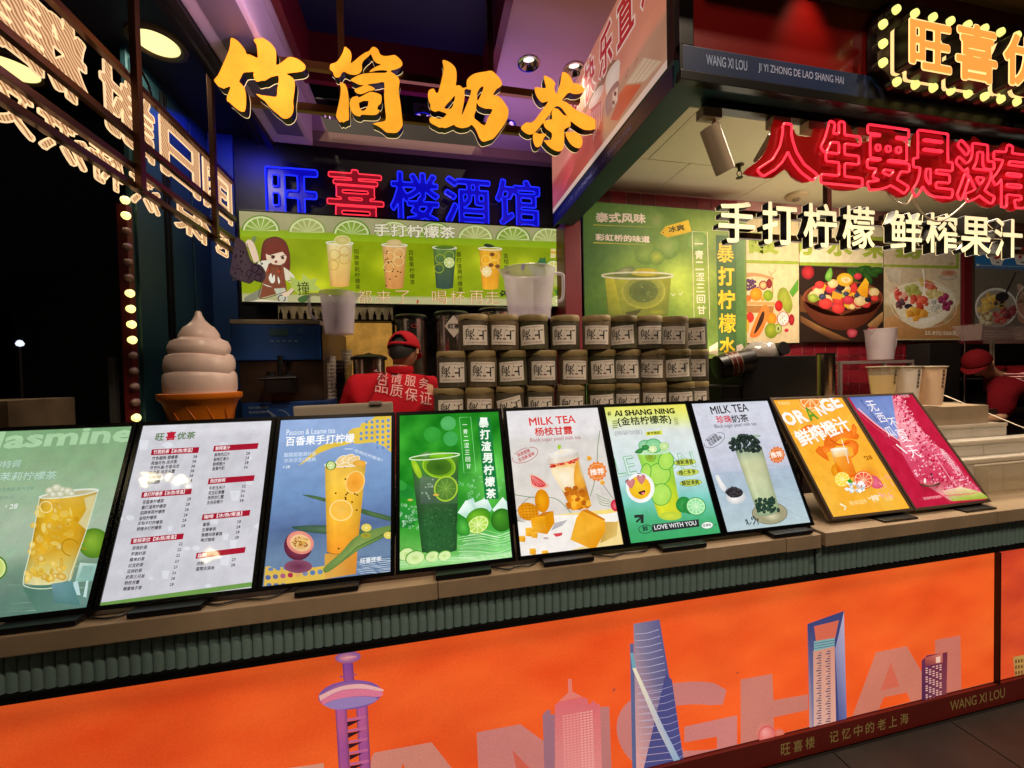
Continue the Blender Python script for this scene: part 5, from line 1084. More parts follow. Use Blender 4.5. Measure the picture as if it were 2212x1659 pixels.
def drink(x, y0, y1, w, cols, name, nx_, ny, dark=False, bits=None):
    a.cup((x - w / 2, y0), (x + w / 2, y0 + w * .03), (x + w * .36, y1), (x - w * .36, y1), cols, rim='e8e4c8', lipw=6, shade=.15)
    for k in range(4):
        cx, cy = x + (-.2, .18, -.24, .2)[k] * w, y0 + (y1 - y0) * (.28, .38, .52, .2)[k]; a.ring((cx, cy), w * .2, w * .19, 4, bits or 'f4d890', n=14)
    a.column(name, (nx_, ny), (nx_ + 10, ny + 36 * (len(name) - 1)), 31, '3a4010', .012)
drink(735, 262, 528, 160, ['f0dca0', 'ecd488', 'f0cc70', 'eec070', 'f0b860'], '招牌茉莉柠檬茶', 838, 318, bits='d0a050'); a.ell((752, 248), 48, 30, 'e0d088', 'c8b860'); a.ring((752, 248), 48, 28, 4, 'f0e8a8')
drink(1072, 275, 540, 150, ['e8b878', 'e4a860', 'e8a860', 'e09c58', 'dc9850'], '百香果柠檬茶', 1174, 325); a.ell((1070, 262), 46, 20, 'e0c890', 'd8b878'); [a.ell((1010 + rng.random() * 110, 290 + rng.random() * 240), 6, 5, '6a3818', n=6) for k in range(16)]
drink(1380, 292, 540, 142, ['6a8a40', '5a7a40', '4c6440', '445c44', '3c5448'], '暴打渣男柠檬茶', 1468, 335, bits='a8b830'); a.citrus((1408, 385), 34, '7a9830', 'b8c848', segs=8); a.ell((1380, 292), 60, 12, '5a7a28')
drink(1660, 298, 545, 138, ['ecb030', 'f0b028', 'eca828', 'f0a428', 'f0b030'], '金桔柠檬茶', 1757, 342, bits='f8d060'); a.blob([(1620, 280), (1640, 268), (1690, 285), (1650, 292)], '2a3a28'); [a.ell(p, 16, 13, '6a4020', '8a5828', n=9) for p in ((1672, 335), (1665, 400), (1705, 408))]; a.citrus((1638, 440), 34, 'e8a020', 'f8d070', segs=8)
a.poly([(2032, 300), (2062, 300), (2062, 355), (2030, 358)], 'e8d890'); a.poly([(2031, 312), (2062, 318), (2062, 330), (2031, 326)], 'e0a830'); a.citrus((2045, 425), 50, '7a9820', 'd8cc50', segs=9, ry=56); a.ell((2070, 500), 40, 38, 'c8c880', 'a8b040'); a.citrus((2068, 620), 34, '7a9a20', 'c8c050', segs=8)
for k in range(7): a.blob([(1980, 420), (1970 + k * 8 - 24, 385 - (k % 3) * 12), (1985 + k * 4, 350 + abs(k - 3) * 14), (1990, 400)], '3a7040')
a.poly([(2050, 545), (2118, 580), (2118, 640), (2080, 610)], '3f8038')
a.poly([(1895, 390), (1990, 430), (1960, 500), (1900, 430)], 'c8cc9c')
# shouting girl drawn by hand
skn = 'ecd0b0'; ol = '4a2420'
a.poly([(150, 600), (260, 540), (300, 560), (200, 628), (150, 625)], '8a8a70'); a.poly([(175, 278), (205, 222), (228, 226), (198, 300)], '7a8a58')
a.blob([(165, 265), (190, 250), (215, 280), (240, 370), (205, 380), (180, 310)], skn); a.ell((180, 268), 22, 24, skn)
a.blob([(250, 380), (262, 280), (290, 240), (350, 228), (405, 262), (430, 340), (428, 440), (395, 445), (380, 380), (285, 378), (270, 415)], '6e3028', center='84382c')
a.blob([(285, 320), (300, 395), (345, 412), (395, 390), (408, 330), (350, 290)], skn, center='f4dcc0'); a.poly([(282, 330), (300, 275), (345, 262), (400, 280), (412, 350), (385, 318), (340, 330), (300, 340)], '7a3228')
a.ell((326, 352), 12, 10, ol); a.ell((386, 356), 10, 9, ol); a.line([(308, 338), (340, 346)], 5, ol); a.line([(372, 348), (398, 340)], 5, ol); a.ell((345, 380), 9, 8, '8a2820')
a.blob([(235, 385), (300, 372), (320, 400), (290, 480), (240, 450)], 'ece4cc'); a.blob([(380, 410), (430, 440), (460, 480), (420, 500), (380, 460)], 'ece0c4')
a.poly([(300, 390), (390, 405), (412, 560), (245, 605), (270, 480)], '8a4c34'); a.poly([(308, 385), (320, 388), (310, 450), (296, 446)], '7a3e2c'); a.poly([(365, 400), (380, 404), (372, 460), (358, 456)], '7a3e2c'); a.ell((295, 430), 9, 8, 'c04830'); a.ell((362, 440), 9, 8, 'c04830')
a.blob([(300, 480), (315, 450), (322, 478), (335, 458), (338, 500), (318, 512)], 'f4f0dc'); a.blob([(355, 470), (370, 500), (360, 515)], 'f0ecd8'); a.blob([(262, 515), (320, 535), (290, 530)], 'f0ecd8')
a.blob([(420, 495), (470, 500), (478, 530), (430, 585), (400, 580), (445, 530)], skn); a.poly([(332, 545), (400, 540), (420, 620), (370, 632)], 'c8c8b0'); a.ring((380, 605), 22, 20, 6, ol); a.ell((400, 575), 18, 20, skn)
for P_ in ([(250, 385), (262, 280), (290, 240), (350, 228), (405, 262), (430, 340)], [(300, 395), (345, 412), (395, 390)], [(270, 480), (245, 605), (412, 560)], [(205, 380), (180, 310), (165, 265)], [(420, 495), (470, 500), (478, 530), (430, 585)]): a.curve(P_, 4, ol, n=5)
a.poly([(430, 470), (500, 500), (510, 450), (550, 490), (600, 480), (585, 520), (625, 555), (560, 560), (480, 575), (440, 540)], 'b8c860'); a.text('撞', (482, 585), (556, 580), 80, '20200c', .0)
a.poly([(150, 628), (260, 612), (580, 640), (150, 640)], 'e8dcc0'); a.blob([(480, 605), (520, 585), (552, 590), (530, 625), (490, 628)], '4a6a38'); a.ell((300, 634), 34, 8, '3a5a3c')
for s_, xx, w_ in (('走', 755, 70), ('都', 845, 90), ('来', 962, 92), ('了', 1082, 84), ('喝', 1305, 90), ('杯', 1418, 90), ('再', 1534, 90), ('走', 1630, 88)):
    y_ = 638 + (xx - 755) * .004; a.text(s_, (xx, y_), (xx + w_, y_), 82, 'b86038', .004); a.text(s_, (xx, y_), (xx + w_, y_), 82, 'f0dca8', -.016)
a.text('，', (1208, 640), (1222, 640), 26, 'c02818', .04)
for k in range(7): a.ell((1722 + rng.random() * 36, 560 + rng.random() * 50), 8, 7, '20301c', n=7)
a.blob([(1848, 430), (1856, 400), (1872, 396), (1868, 425)], '2a3a90')
a.build('printed_film', print_mat('lime_film', .80, .2, .35, mottle=.06, mscale=12, grain=.05), t)

# --- green lemon-water poster in the right unit
t = thing('green_poster', 'tall green poster of a Thai lemon drink with yellow side lettering behind the bamboo cups', 'poster', (1.7, 2.6, 1.0))
pa = atY(1258, 433, 2.598); pb = atY(1612, 452, 2.598)
MB().box(pa.x, pb.x, 2.6, 2.63, .9, pa.z).build('backing', blackm, t)
a = Art((pa.x + .004, 2.5985, .9), X, Z, pb.x - pa.x - .006, pa.z - .9 - .004, P1)
def fg_(u, v):
    n = nz(u * 2, v * 2.4, 2, 5); sp = sum(k * np.exp(-(((u - c) / .12) ** 2 + ((v - d) / .07) ** 2)) for c, d, k in ((.22, .66, .22), (.55, .73, .25), (.62, .62, .2), (.3, .78, .14), (.75, .74, .2), (.48, .68, .2), (.7, .9, .15)))
    return .36 + .07 * n + sp + .10 * (u - .3), .50 + .07 * n + sp * .9, .20 + .03 * n + .35 * sp
a.bg(fg_, 44, 60)
for x, y, r, c in ((880, 150, 62, '8f9a58'), (800, 400, 90, '8fa848'), (960, 350, 100, '94a858'), (1180, 310, 80, '98ac60'), (880, 430, 60, 'b0b840')): a.ell((x, y), r, r, c, '688c38', n=20)
cream = 'f0dccc'
a.poly([(402, 184), (905, 205), (905, 210), (402, 190)], ['c8c040', '7a9030', '7a9030', 'c8c040']); a.poly([(402, 318), (915, 338), (915, 344), (402, 326)], ['c8c040', '7a9030', '7a9030', 'c8c040'])
a.text('泰式风味', (420, 170), (800, 178), 78, cream, .035); a.text('彩虹桥的味道', (418, 306), (830, 324), 54, cream, .03)
a.poly([(904, 248), (948, 198), (1120, 150), (1142, 238), (960, 285)], ['d8b020', 'd8b020', 'e4c030', 'dcb828', 'c8a020']); a.text('冰爽', (972, 250), (1095, 228), 48, '3a3410', .03); a.ell((930, 246), 5, 5, '6a5010')
a.line([(1148, 238), (1262, 242), (1280, 900)], 4, 'e8d8b8'); a.line([(1148, 238), (1162, 900)], 4, 'e8d8b8')
a.column('一青二涩三回甘', (1198, 330), (1218, 830), 66, 'ecdcc0', .02)
a.poly([(1326, 265), (1476, 272), (1482, 1150), (1345, 1145)], ['3c5c30', '44622c', '3f5a30', '3f6034']); a.poly([(1476, 272), (1540, 276), (1556, 1500), (1484, 1500)], ['4f6c30', '5a7838', '48703c', '4a7038'])
for ch, x, y, w_ in (('暴', 1336, 470, 128), ('打', 1345, 645, 122), ('柠', 1342, 822, 130), ('檬', 1348, 1000, 128), ('水', 1352, 1150, 122)): a.text(ch, (x, y), (x + w_, y + 2), 145 if ch != '水' else 118, 'e8b828', .012 if ch in '暴檬' else .035)
a.cup((490, 575), (990, 575), (950, 1000), (520, 1000), ['a8a830', '98a038', '808838', '787a3a'], rim=None, shade=.1)
a.poly([(490, 590), (560, 590), (620, 860), (520, 860)], ['c0bc30', 'd0c838', '98a038', '8a9438']); a.ell((780, 690), 165, 128, '6a7a38', 'a0a440', n=30); a.ring((780, 690), 160, 124, 14, 'b0b048', n=34); a.ell((780, 690), 110, 84, '5a6838', '6c7a38')
for k in range(40): x = 650 + rng.random() * 260; y = 600 + rng.random() * 180; a.line([(x, y), (x + 30 - rng.random() * 60, y + 24 * (rng.random() - .5))], 4, mix('5a6838', 'a8b060', rng.random()))
a.poly([(640, 850), (770, 820), (700, 900)], '5a5a30'); a.ell((730, 572), 268, 24, '5a6a28', '8a9438'); a.blob([(690, 560), (740, 520), (850, 520), (900, 560), (800, 575)], 'b8a828', center='c8b830'); a.blob([(550, 555), (620, 510), (700, 505), (710, 530), (640, 575)], '6a7a48', center='a8a878')
a.ring((735, 570), 270, 24, 12, 'd8d8b8', n=36); a.ell((880, 845), 70, 22, 'a8a838', '808830'); a.curve([(990, 705), (1005, 720), (1020, 705)], 5, 'e8e0c0'); a.curve([(1045, 705), (1060, 715), (1075, 690)], 5, 'e8e0c0')
a.poly([(1275, 1110), (1340, 1070), (1345, 1250), (1278, 1300)], ['d8c0a8', 'e0ccb0', 'c8c088', 'd0c890']); a.poly([(1480, 1100), (1520, 1085), (1552, 1140), (1552, 1180), (1484, 1180)], 'd0bca8')
a.poly([(1275, 1250), (1480, 1200), (1552, 1230), (1552, 1500), (1275, 1500)], ['a8a860', 'a0a850', '8a9a48', '8a9a48', 'c8c080']); a.ell((1290, 1300), 100, 140, 'b0b460', '8aa048', n=26)
a.build('printed_sheet', print_mat('wall_print', .10, .66, .5, mottle=.10, mscale=22, grain=.07, spec=.2), t)  # unlit paper, given a slight added glow

# --- yoghurt fruit posters
def wall_poster(px0, px1, label, ytop, ybot, crop, Yw=2.756):
    A = atY(px0, ybot, Yw); B = atY(px1, ybot, Yw); T = atY((px0 + px1) / 2, ytop, Yw)
    t = thing('fruit_poster', label, 'poster', ((A.x + B.x) / 2, Yw, A.z), 'fruit bowl posters on the red tiled wall')
    MB().box(A.x + .003, B.x - .003, Yw + .0015, 2.799, A.z, T.z).build('board', mat('poster_edge', '2a1a10', .6), t)
    return t, Art((A.x + .003, Yw, A.z), X, Z, B.x - A.x - .006, T.z - A.z, crop)
wp = MATS['wall_print']; gl = '8fa030'
TOP = 470
t, a = wall_poster(1611, 1727, 'narrow cream poster of papaya, apples and dragon fruit beside a wooden crate', TOP, 741, Q1)
a.bg(lambda u, v: (.86 - .06 * v + 0 * u, .77 - .05 * v + 0 * u, .60 - .06 * v), 6, 10)
a.poly([(30, 300), (440, 312), (440, 335), (30, 326)], gl)
a.text('酸', (62, 255), (300, 262), 170, '9aa83a', .05)
a.blob([(36, 400), (130, 400), (240, 430), (245, 450), (130, 425), (36, 430)], 'b88858'); a.line([(242, 430), (248, 560)], 7, 'a87848'); a.line([(215, 385), (235, 420)], 4, 'a87848'); a.line([(272, 375), (232, 420)], 4, 'a87848')
for k in range(34): q = rng.random() * 6.28; r_ = rng.random() ** .5; a.ell((90 + 62 * r_ * math.cos(q), 490 + 42 * r_ * math.sin(q)), 11, 11, '7a4878', '3a1c38', off=(-.3, -.3), n=9)
a.ell((175, 492), 33, 36, '7a3030'); a.ell((175, 492), 25, 27, 'e8c890', 'c88850'); a.ell((220, 480), 22, 36, '9a2a28', '6a1818')
a.ell((122, 560), 46, 50, 'f4a020', 'd87810', off=(-.3, -.3)); a.ell((212, 570), 38, 42, 'a8b830', '6a8818', off=(-.3, -.3)); a.ell((60, 590), 26, 24, 'd86828'); a.ell((170, 595), 12, 16, 'e89830')
a.poly([(36, 612), (262, 620), (262, 645), (36, 640)], 'c89858'); a.poly([(40, 645), (255, 650), (250, 700), (40, 700)], 'a87038')
a.blob([(300, 520), (345, 515), (385, 590), (395, 660), (365, 705), (320, 660), (280, 590)], '8a9430', center='a8ac40'); a.poly([(370, 540), (440, 440), (440, 530), (395, 585)], '5a9830')
a.ell((292, 648), 30, 42, 'd83028', 'a01818', off=(-.3, -.3)); a.blob([(140, 700), (175, 645), (210, 650), (215, 720), (160, 850), (110, 888), (75, 860)], 'e87830', center='f09040'); a.blob([(145, 740), (170, 690), (185, 700), (175, 760), (130, 840), (105, 850)], '4a2818', center='2a1a14')
a.ell((238, 745), 38, 48, 'e8a028', 'c87818'); a.ell((325, 745), 48, 56, 'c83050'); a.ell((325, 745), 41, 50, 'f0e8e0', 'e0d8d0'); [a.ell((300 + rng.random() * 50, 710 + rng.random() * 70), 3, 3, '38302c', n=5) for k in range(26)]
a.ell((388, 752), 22, 42, 'c83038', '8a1820'); a.ell((235, 835), 50, 58, 'b0b838', '788c20', off=(-.2, -.3)); a.ell((288, 820), 28, 40, '8a9838'); a.ell((288, 820), 20, 30, 'd8d8a0', 'a8b858'); a.ell((288, 820), 8, 14, '50582c'); a.ell((75, 735), 30, 40, 'c83028'); a.ell((52, 800), 16, 50, 'e8a028'); a.ell((350, 832), 16, 14, 'c03040')
a.build('printed_sheet', wp, t)

t, a = wall_poster(1727, 1908.5, 'dark poster of a brown wooden bowl heaped with mixed fruit', TOP, 739, Q1)
a.bg(lambda u, v: tuple(np.where(v > .60, hi, lo_ + .03 * nz(u * 2, v * 6, 3, 3)) for hi, lo_ in ((.86, .17), (.80, .11), (.66, .08))), 16, 30)
a.poly([(440, 318), (1075, 325), (1075, 352), (440, 342)], gl)
a.text('奶', (360, 268), (550, 275), 165, '9aa83a', .05); a.text('水', (650, 270), (850, 280), 160, '9aa83a', .05); a.text('果', (920, 285), (1110, 292), 165, '9aa83a', .05)
a.ell((512, 395), 48, 52, 'c83438', '8a1c20'); a.blob([(700, 390), (780, 380), (820, 440), (760, 470), (700, 450)], '40281c'); 
for x, y, q in ((870, 390, 20), (930, 370, -10), (985, 395, 30), (1035, 380, 0), (960, 430, 60), (850, 415, 50)): a.ell((x, y), 62, 26, '3a6a28', '24481c', rot=q)
a.poly([(455, 560), (520, 620), (500, 700), (452, 690)], '6a4020'); a.poly([(455, 720), (600, 800), (830, 905), (700, 905), (560, 830), (455, 770)], ['7a5030', '9a6c40', '7a5030', '3a2418', '6a4428', '5a3820']); a.poly([(960, 790), (1078, 690), (1078, 760), (1000, 850)], ['a87c50', 'b88c5c', '8a6038', '7a5030'])
a.ell((776, 590), 298, 130, '4a2016', '6e3420', n=36); a.ring((776, 590), 298, 128, 12, '8a4a30', n=40)
a.blob([(476, 610), (520, 720), (610, 790), (740, 830), (880, 815), (1000, 730), (1070, 610), (1000, 690), (860, 720), (680, 720), (540, 670)], '5a2818', center='7a3c26')
FR = (('c83030', 'f05048'), ('d8a020', 'f4c840'), ('2a2838', '5a6080'), ('d8b878', 'f0dca8'), ('b82838', 'e85060'), ('7a9030', 'b8c858'), ('1c1420', '3a2c3c'))
for k in range(46):
    q = rng.random() * 6.28; r_ = rng.random() ** .5; x = 776 + 240 * r_ * math.cos(q); y = 590 + 84 * r_ * math.sin(q) - 20; c = FR[k % 7]; r = 24 + rng.random() * 18; a.ell((x, y), r, r * .85, c[1], c[0], rot=rng.random() * 90, off=(-.3, -.3), n=14)
for x, y, r, c in ((590, 545, 44, 3), (550, 590, 40, 5), (645, 630, 52, 0), (740, 610, 44, 0), (815, 605, 42, 4), (755, 505, 38, 6), (680, 520, 40, 4), (790, 450, 62, 1), (905, 610, 46, 3), (1010, 545, 40, 3), (965, 600, 26, 6), (1015, 590, 28, 0), (620, 578, 28, 2), (800, 556, 22, 2), (878, 570, 20, 2), (888, 425, 30, 4), (845, 655, 24, 3), (740, 665, 50, 0), (700, 480, 40, 3), (600, 490, 36, 0)): a.ell((x, y), r, r * .82, FR[c][1], FR[c][0], off=(-.3, -.35), n=16)
a.ell((800, 452), 36, 22, 'd8a850', 'f0e0b0'); a.poly([(880, 530), (945, 435), (970, 470), (960, 585), (910, 570)], ['f0a820', 'f8c838', 'f4b828', 'e09018', 'f0b028']); a.poly([(700, 535), (770, 560), (760, 600), (690, 590)], 'e8a030'); a.blob([(640, 440), (655, 390), (685, 360), (697, 410), (675, 465)], '5a9838', center='98c858'); a.poly([(830, 540), (870, 470), (862, 530), (820, 565)], 'd83830')
a.blob([(805, 850), (820, 825), (865, 825), (885, 845), (868, 880), (825, 885)], 'a02838', center='e06878'); a.ell((1000, 822), 40, 14, 'a03038')
a.build('printed_sheet', wp, t)

t, a = wall_poster(1908.5, 2074, 'pale poster of yoghurt and cut fruit in a glass tub with a price in white', TOP, 735, Q1)
a.bg(lambda u, v: (.80 - .10 * (v < .3) + .03 * nz(u * 2, v * 3, 2, 5), .72 - .12 * (v < .3) + .03 * nz(u * 2, v * 3, 2, 5), .60 - .16 * (v < .3) + .02 * nz(u * 2, v * 3, 2, 5)), 16, 30)
a.poly([(1082, 335), (1650, 345), (1650, 370), (1082, 352)], gl); a.poly([(1630, 180), (1650, 180), (1650, 350), (1630, 350)], gl); a.ell((1596, 330), 16, 9, 'c8a860', '6a6820')
a.text('捞', (1165, 285), (1375, 302), 140, '9aa83a', .05)
a.poly([(1090, 370), (1220, 372), (1200, 470), (1130, 470)], ['b8ac98', 'd8ccb8', 'c8bca8', 'a89c88']); a.ell((1570, 430), 74, 26, 'd0c0a8', 'a89880'); a.ell((1575, 400), 60, 24, 'a05a3c', 'c89878')
a.poly([(1090, 740), (1250, 690), (1560, 780), (1660, 620), (1660, 895), (1090, 895)], ['c09060', 'c89860', 'b88450', 'c09058', 'a07040', 'a87848']); 
for k in range(7): a.line([(1095, 760 + k * 22), (1300, 800 + k * 16), (1650, 720 + k * 26)], 3, 'a87848')
a.blob([(1130, 570), (1180, 510), (1300, 470), (1450, 455), (1580, 520), (1625, 600), (1570, 720), (1450, 800), (1340, 818), (1230, 760), (1160, 660)], 'd8ccb0', center='f0e8d8'); a.blob([(1240, 720), (1400, 740), (1600, 650), (1560, 730), (1450, 800), (1340, 812)], 'e0d0b4', center='f4ece0')
def bits_(cx, cy, rx, ry, cs, n, r0):
    for k in range(n):
        q = rng.random() * 6.28; r_ = rng.random() ** .5; x = cx + rx * r_ * math.cos(q); y = cy + ry * r_ * math.sin(q); c = cs[k % len(cs)]; s_ = r0 * (.7 + .6 * rng.random()); a.poly([(x - s_, y - s_ * .5), (x, y - s_), (x + s_, y - s_ * .2), (x + s_ * .7, y + s_ * .8), (x - s_ * .6, y + s_)], [mix(c, 'ffffff', .25), c, mix(c, '000000', .15), mix(c, '000000', .2), c])
bits_(1197, 565, 58, 45, ('c83028', 'd84838', 'e8a890'), 18, 20); bits_(1315, 530, 52, 42, ('a8a848', 'b8bc60'), 10, 26); bits_(1400, 470, 45, 20, ('c8a838', 'd8b850'), 8, 18); bits_(1450, 500, 52, 26, ('c85840', 'd86848'), 8, 24)
bits_(1215, 630, 36, 30, ('6a3840', '4a2430'), 8, 20); a.ell((1270, 652), 32, 20, '383048', '201828'); bits_(1350, 620, 62, 48, ('d84828', 'c83820', 'e86040'), 14, 26); bits_(1480, 560, 90, 26, ('d8c070', 'e0cc88', 'c8b060'), 18, 18); bits_(1560, 620, 56, 46, ('9a2050', '7a1840', 'a83060'), 16, 20)
bits_(1470, 650, 40, 50, ('d8d0c4', 'e8e0d8', 'b8b0a8'), 16, 16); [a.ell((1400 + rng.random() * 130, 600 + rng.random() * 110), 3, 3, '38302c', n=5) for k in range(40)]; bits_(1330, 710, 80, 34, ('e8a030', 'f0b840', 'd88c20'), 12, 28)
a.line([(1378, 370), (1388, 470), (1384, 570)], [14, 7, 10], 'f0e8d8'); a.ring((1380, 640), 252, 168, 3, 'ece4d4', rot=8, n=40)
a.text('25.8元/250克', (1392, 868), (1638, 872), 36, 'f0e4d0', .01)
a.build('printed_sheet', wp, t)
# top margins of the posters read as one header; blue poster beyond the red strip
MB().box(4.86, 5.09, 2.775, 2.7995, 1.62, 2.83).build('red_wall_strip', mat('red_strip', '6a1820', .4), kind='structure', cat='wall', label='plain dark red strip of wall between the fruit posters and the blue poster')
t, a = wall_poster(2105, 2330, 'blue topped poster of a dessert bowl with a black spoon, cut by the right edge', 535, 708, Q1)
a.bg(lambda u, v: tuple(np.where(v > .72, hi, lo_ + .02 * nz(u * 2, v * 4, 3, 3)) for hi, lo_ in ((.20, .42), (.45, .38), (.66, .32))), 20, 24)
a.line([(1790, 340), (2142, 352)], 3, 'c8c0a8'); a.ell((1792, 338), 10, 8, 'e0d8c0')
for x, ch in ((1942, '3'), (2130, '7')): a.poly([(x - 50, 140), (x + 50, 135), (x + 74, 250), (x + 28, 342), (x - 42, 335), (x - 74, 250)], 'e8dcc8'); a.poly([(x - 40, 152), (x + 42, 148), (x + 60, 250), (x + 22, 326), (x - 34, 320), (x - 60, 248)], 'd8ccb8'); a.text(ch, (x - 34, 295), (x + 30, 298), 120, 'b03024', .05); a.text('”', (x - 12, 330), (x + 14, 330), 16, '3a3028', .03)
a.ell((1932, 660), 160, 148, 'b0a890', 'd8d0c4', n=34); a.ell((1932, 665), 148, 136, '8a7a68', '9c8c78', n=30)
bits_(1880, 610, 50, 50, ('e0a830', 'd89820', 'f0c050'), 18, 22); bits_(1850, 670, 50, 40, ('d8a840', 'e0b860'), 14, 18); bits_(1870, 745, 60, 46, ('e0d0a0', 'c8b880', 'a87848'), 30, 15); bits_(1965, 730, 60, 50, ('b83830', 'c85040', 'a83028'), 34, 13); bits_(2030, 690, 40, 60, ('8a3030', '7a2428'), 14, 22); bits_(1960, 610, 40, 46, ('2a2018', '3a2c20', 'a88838'), 16, 16)
a.ell((1975, 580), 52, 36, '201c1c', '342c2c', rot=-10); a.line([(2000, 560), (2080, 395)], [16, 10], '2c2828')
a.poly([(2075, 640), (2142, 600), (2142, 790), (2100, 760)], 'a8785c'); bits_(2120, 560, 30, 80, ('8a5a40', 'a87858', 'c09878'), 26, 16); a.ring((2190, 620), 110, 130, 8, 'd0c4b4', n=24)
a.build('printed_sheet', wp, t)

# --- pink cup banner along the side of the right unit (lit box seen at a steep angle)
t = thing('cup_banner', 'salmon coloured side banner with cups and red brush lettering above the teal beam', 'banner', (.855, 1.9, 2.55))
ytop = lambda px, py: atX(px, py, .8545)
z0 = 2.545; MB().box(.858, .90, 1.295, 2.59, z0, 3.12).build('case', blackm, t)
a = Art((.8575, 2.595, z0), -Y, Z, 1.30, .575, S1)
a.bg(lambda u, v: (.86 + .05 * nz(u * 3, v * 2, 2, 2) - .12 * (v < .35), .55 + .06 * nz(u * 3, v * 2, 2, 2) - .22 * (v < .35) * (u < .6), .44 + .05 * nz(u * 3, v * 2, 2, 2) - .18 * (v < .35) * (u < .6)), 26, 16)
a.poly([(0, .03), (1.3, .03), (1.3, 0), (0, 0)], 'e4c8b8', raw=True)
a.poly([(1130, 440), (840, 470), (700, 660), (700, 760), (560, 1100), (700, 1120), (1120, 470)], ['c85838', 'd06840', 'c85c40', 'c05038', 'b84c40', 'c05440', 'c05038'])
a.poly([(580, 0), (700, 0), (100, 980), (40, 950)], '9a6a48')
for k in range(9): a.line([(860 + k * 40, 440 - k * 6), (1180 + k * 40, -40 + k * 8)], 26, 'dcc4a4' if k % 2 else 'cdb294')
for k in range(8): a.line([(880 + k * 60, 430 - k * 60), (1150 + k * 60, 440 - k * 60)], 5, 'c8a888')
a.blob([(480, 330), (560, 150), (690, 0), (740, 40), (735, 120), (700, 420), (520, 660), (470, 520)], 'e4ccb8', center='f0dccc'); a.blob([(480, 690), (700, 380), (695, 720), (560, 960), (500, 1040)], '9a6e68', center='b08078'); a.poly([(600, 600), (705, 480), (695, 740), (600, 900)], 'e0c0b0'); a.ell((648, 620), 26, 44, '6a3030'); a.ell((620, 785), 22, 40, '6a3030')
a.ell((300, 680), 60, 250, 'e4c8b8', 'd0a898', rot=30, n=30); a.ring((300, 680), 56, 240, 8, 'f4e0d0', rot=30, n=34); a.poly([(200, 900), (400, 740), (420, 1300), (250, 1500)], 'b85048')
for k in range(6): a.line([(225 + k * 36, 960 - k * 36), (250 + k * 28, 1480 - k * 70)], 12, 'e8b0a0')
for k, (ch, y_, h_) in enumerate((('奶', 2.42, .2), ('茶', 2.24, .2), ('快', 2.02, .19), ('乐', 1.83, .19), ('直', 1.64, .19), ('达', 1.44, .19))):
    u0 = 2.595 - y_ - .02; v_, f_, asp = fit_text(ch, .06)
    for col_, bold_ in (('f4d8c8', .075), ('c02c2c', .03)):
        v_, f_, asp = fit_text(ch, bold_); e = .01 if bold_ > .05 else 0
        for q in f_:
            P_ = [(u0 - e + (.145 + 2 * e) * v_[i][0], .335 - e + (.2 + 2 * e) * v_[i][1]) for i in q]
            for i in range(1, len(P_) - 1): a.tri([P_[0], P_[i], P_[i + 1]], [rgb(col_)] * 3)
        a.k += 1
a.text('单手', (850, 350), (905, 150), 40, '8a3828', .02); a.text('杯装', (1010, 100), (1070, -40), 40, '8a3828', .02)
a.build('printed_film', print_mat('banner_film', .55, .35, .4, mottle=.08, mscale=2), t)
# ================================================================ SIGNS
brass = mat('brown_brass_tube', '7a5424', .35, .7, noise=.15); blk = mat('black_return', '100606', .4); 
def dense(loops):
    """tessellate outer loop + holes given as 2-D points"""
    L_ = [[Vector((p[0], p[1], 0)) for p in l] for l in loops]; f = tessellate_polygon(L_); v = [(p[0], p[1]) for l in loops for p in l]; return v, [tuple(t) for t in f]
def sm(pts, n=4): return [(p.x, p.y) for p in smooth_path(list(pts) + [pts[0]], n, True)[:-1]]
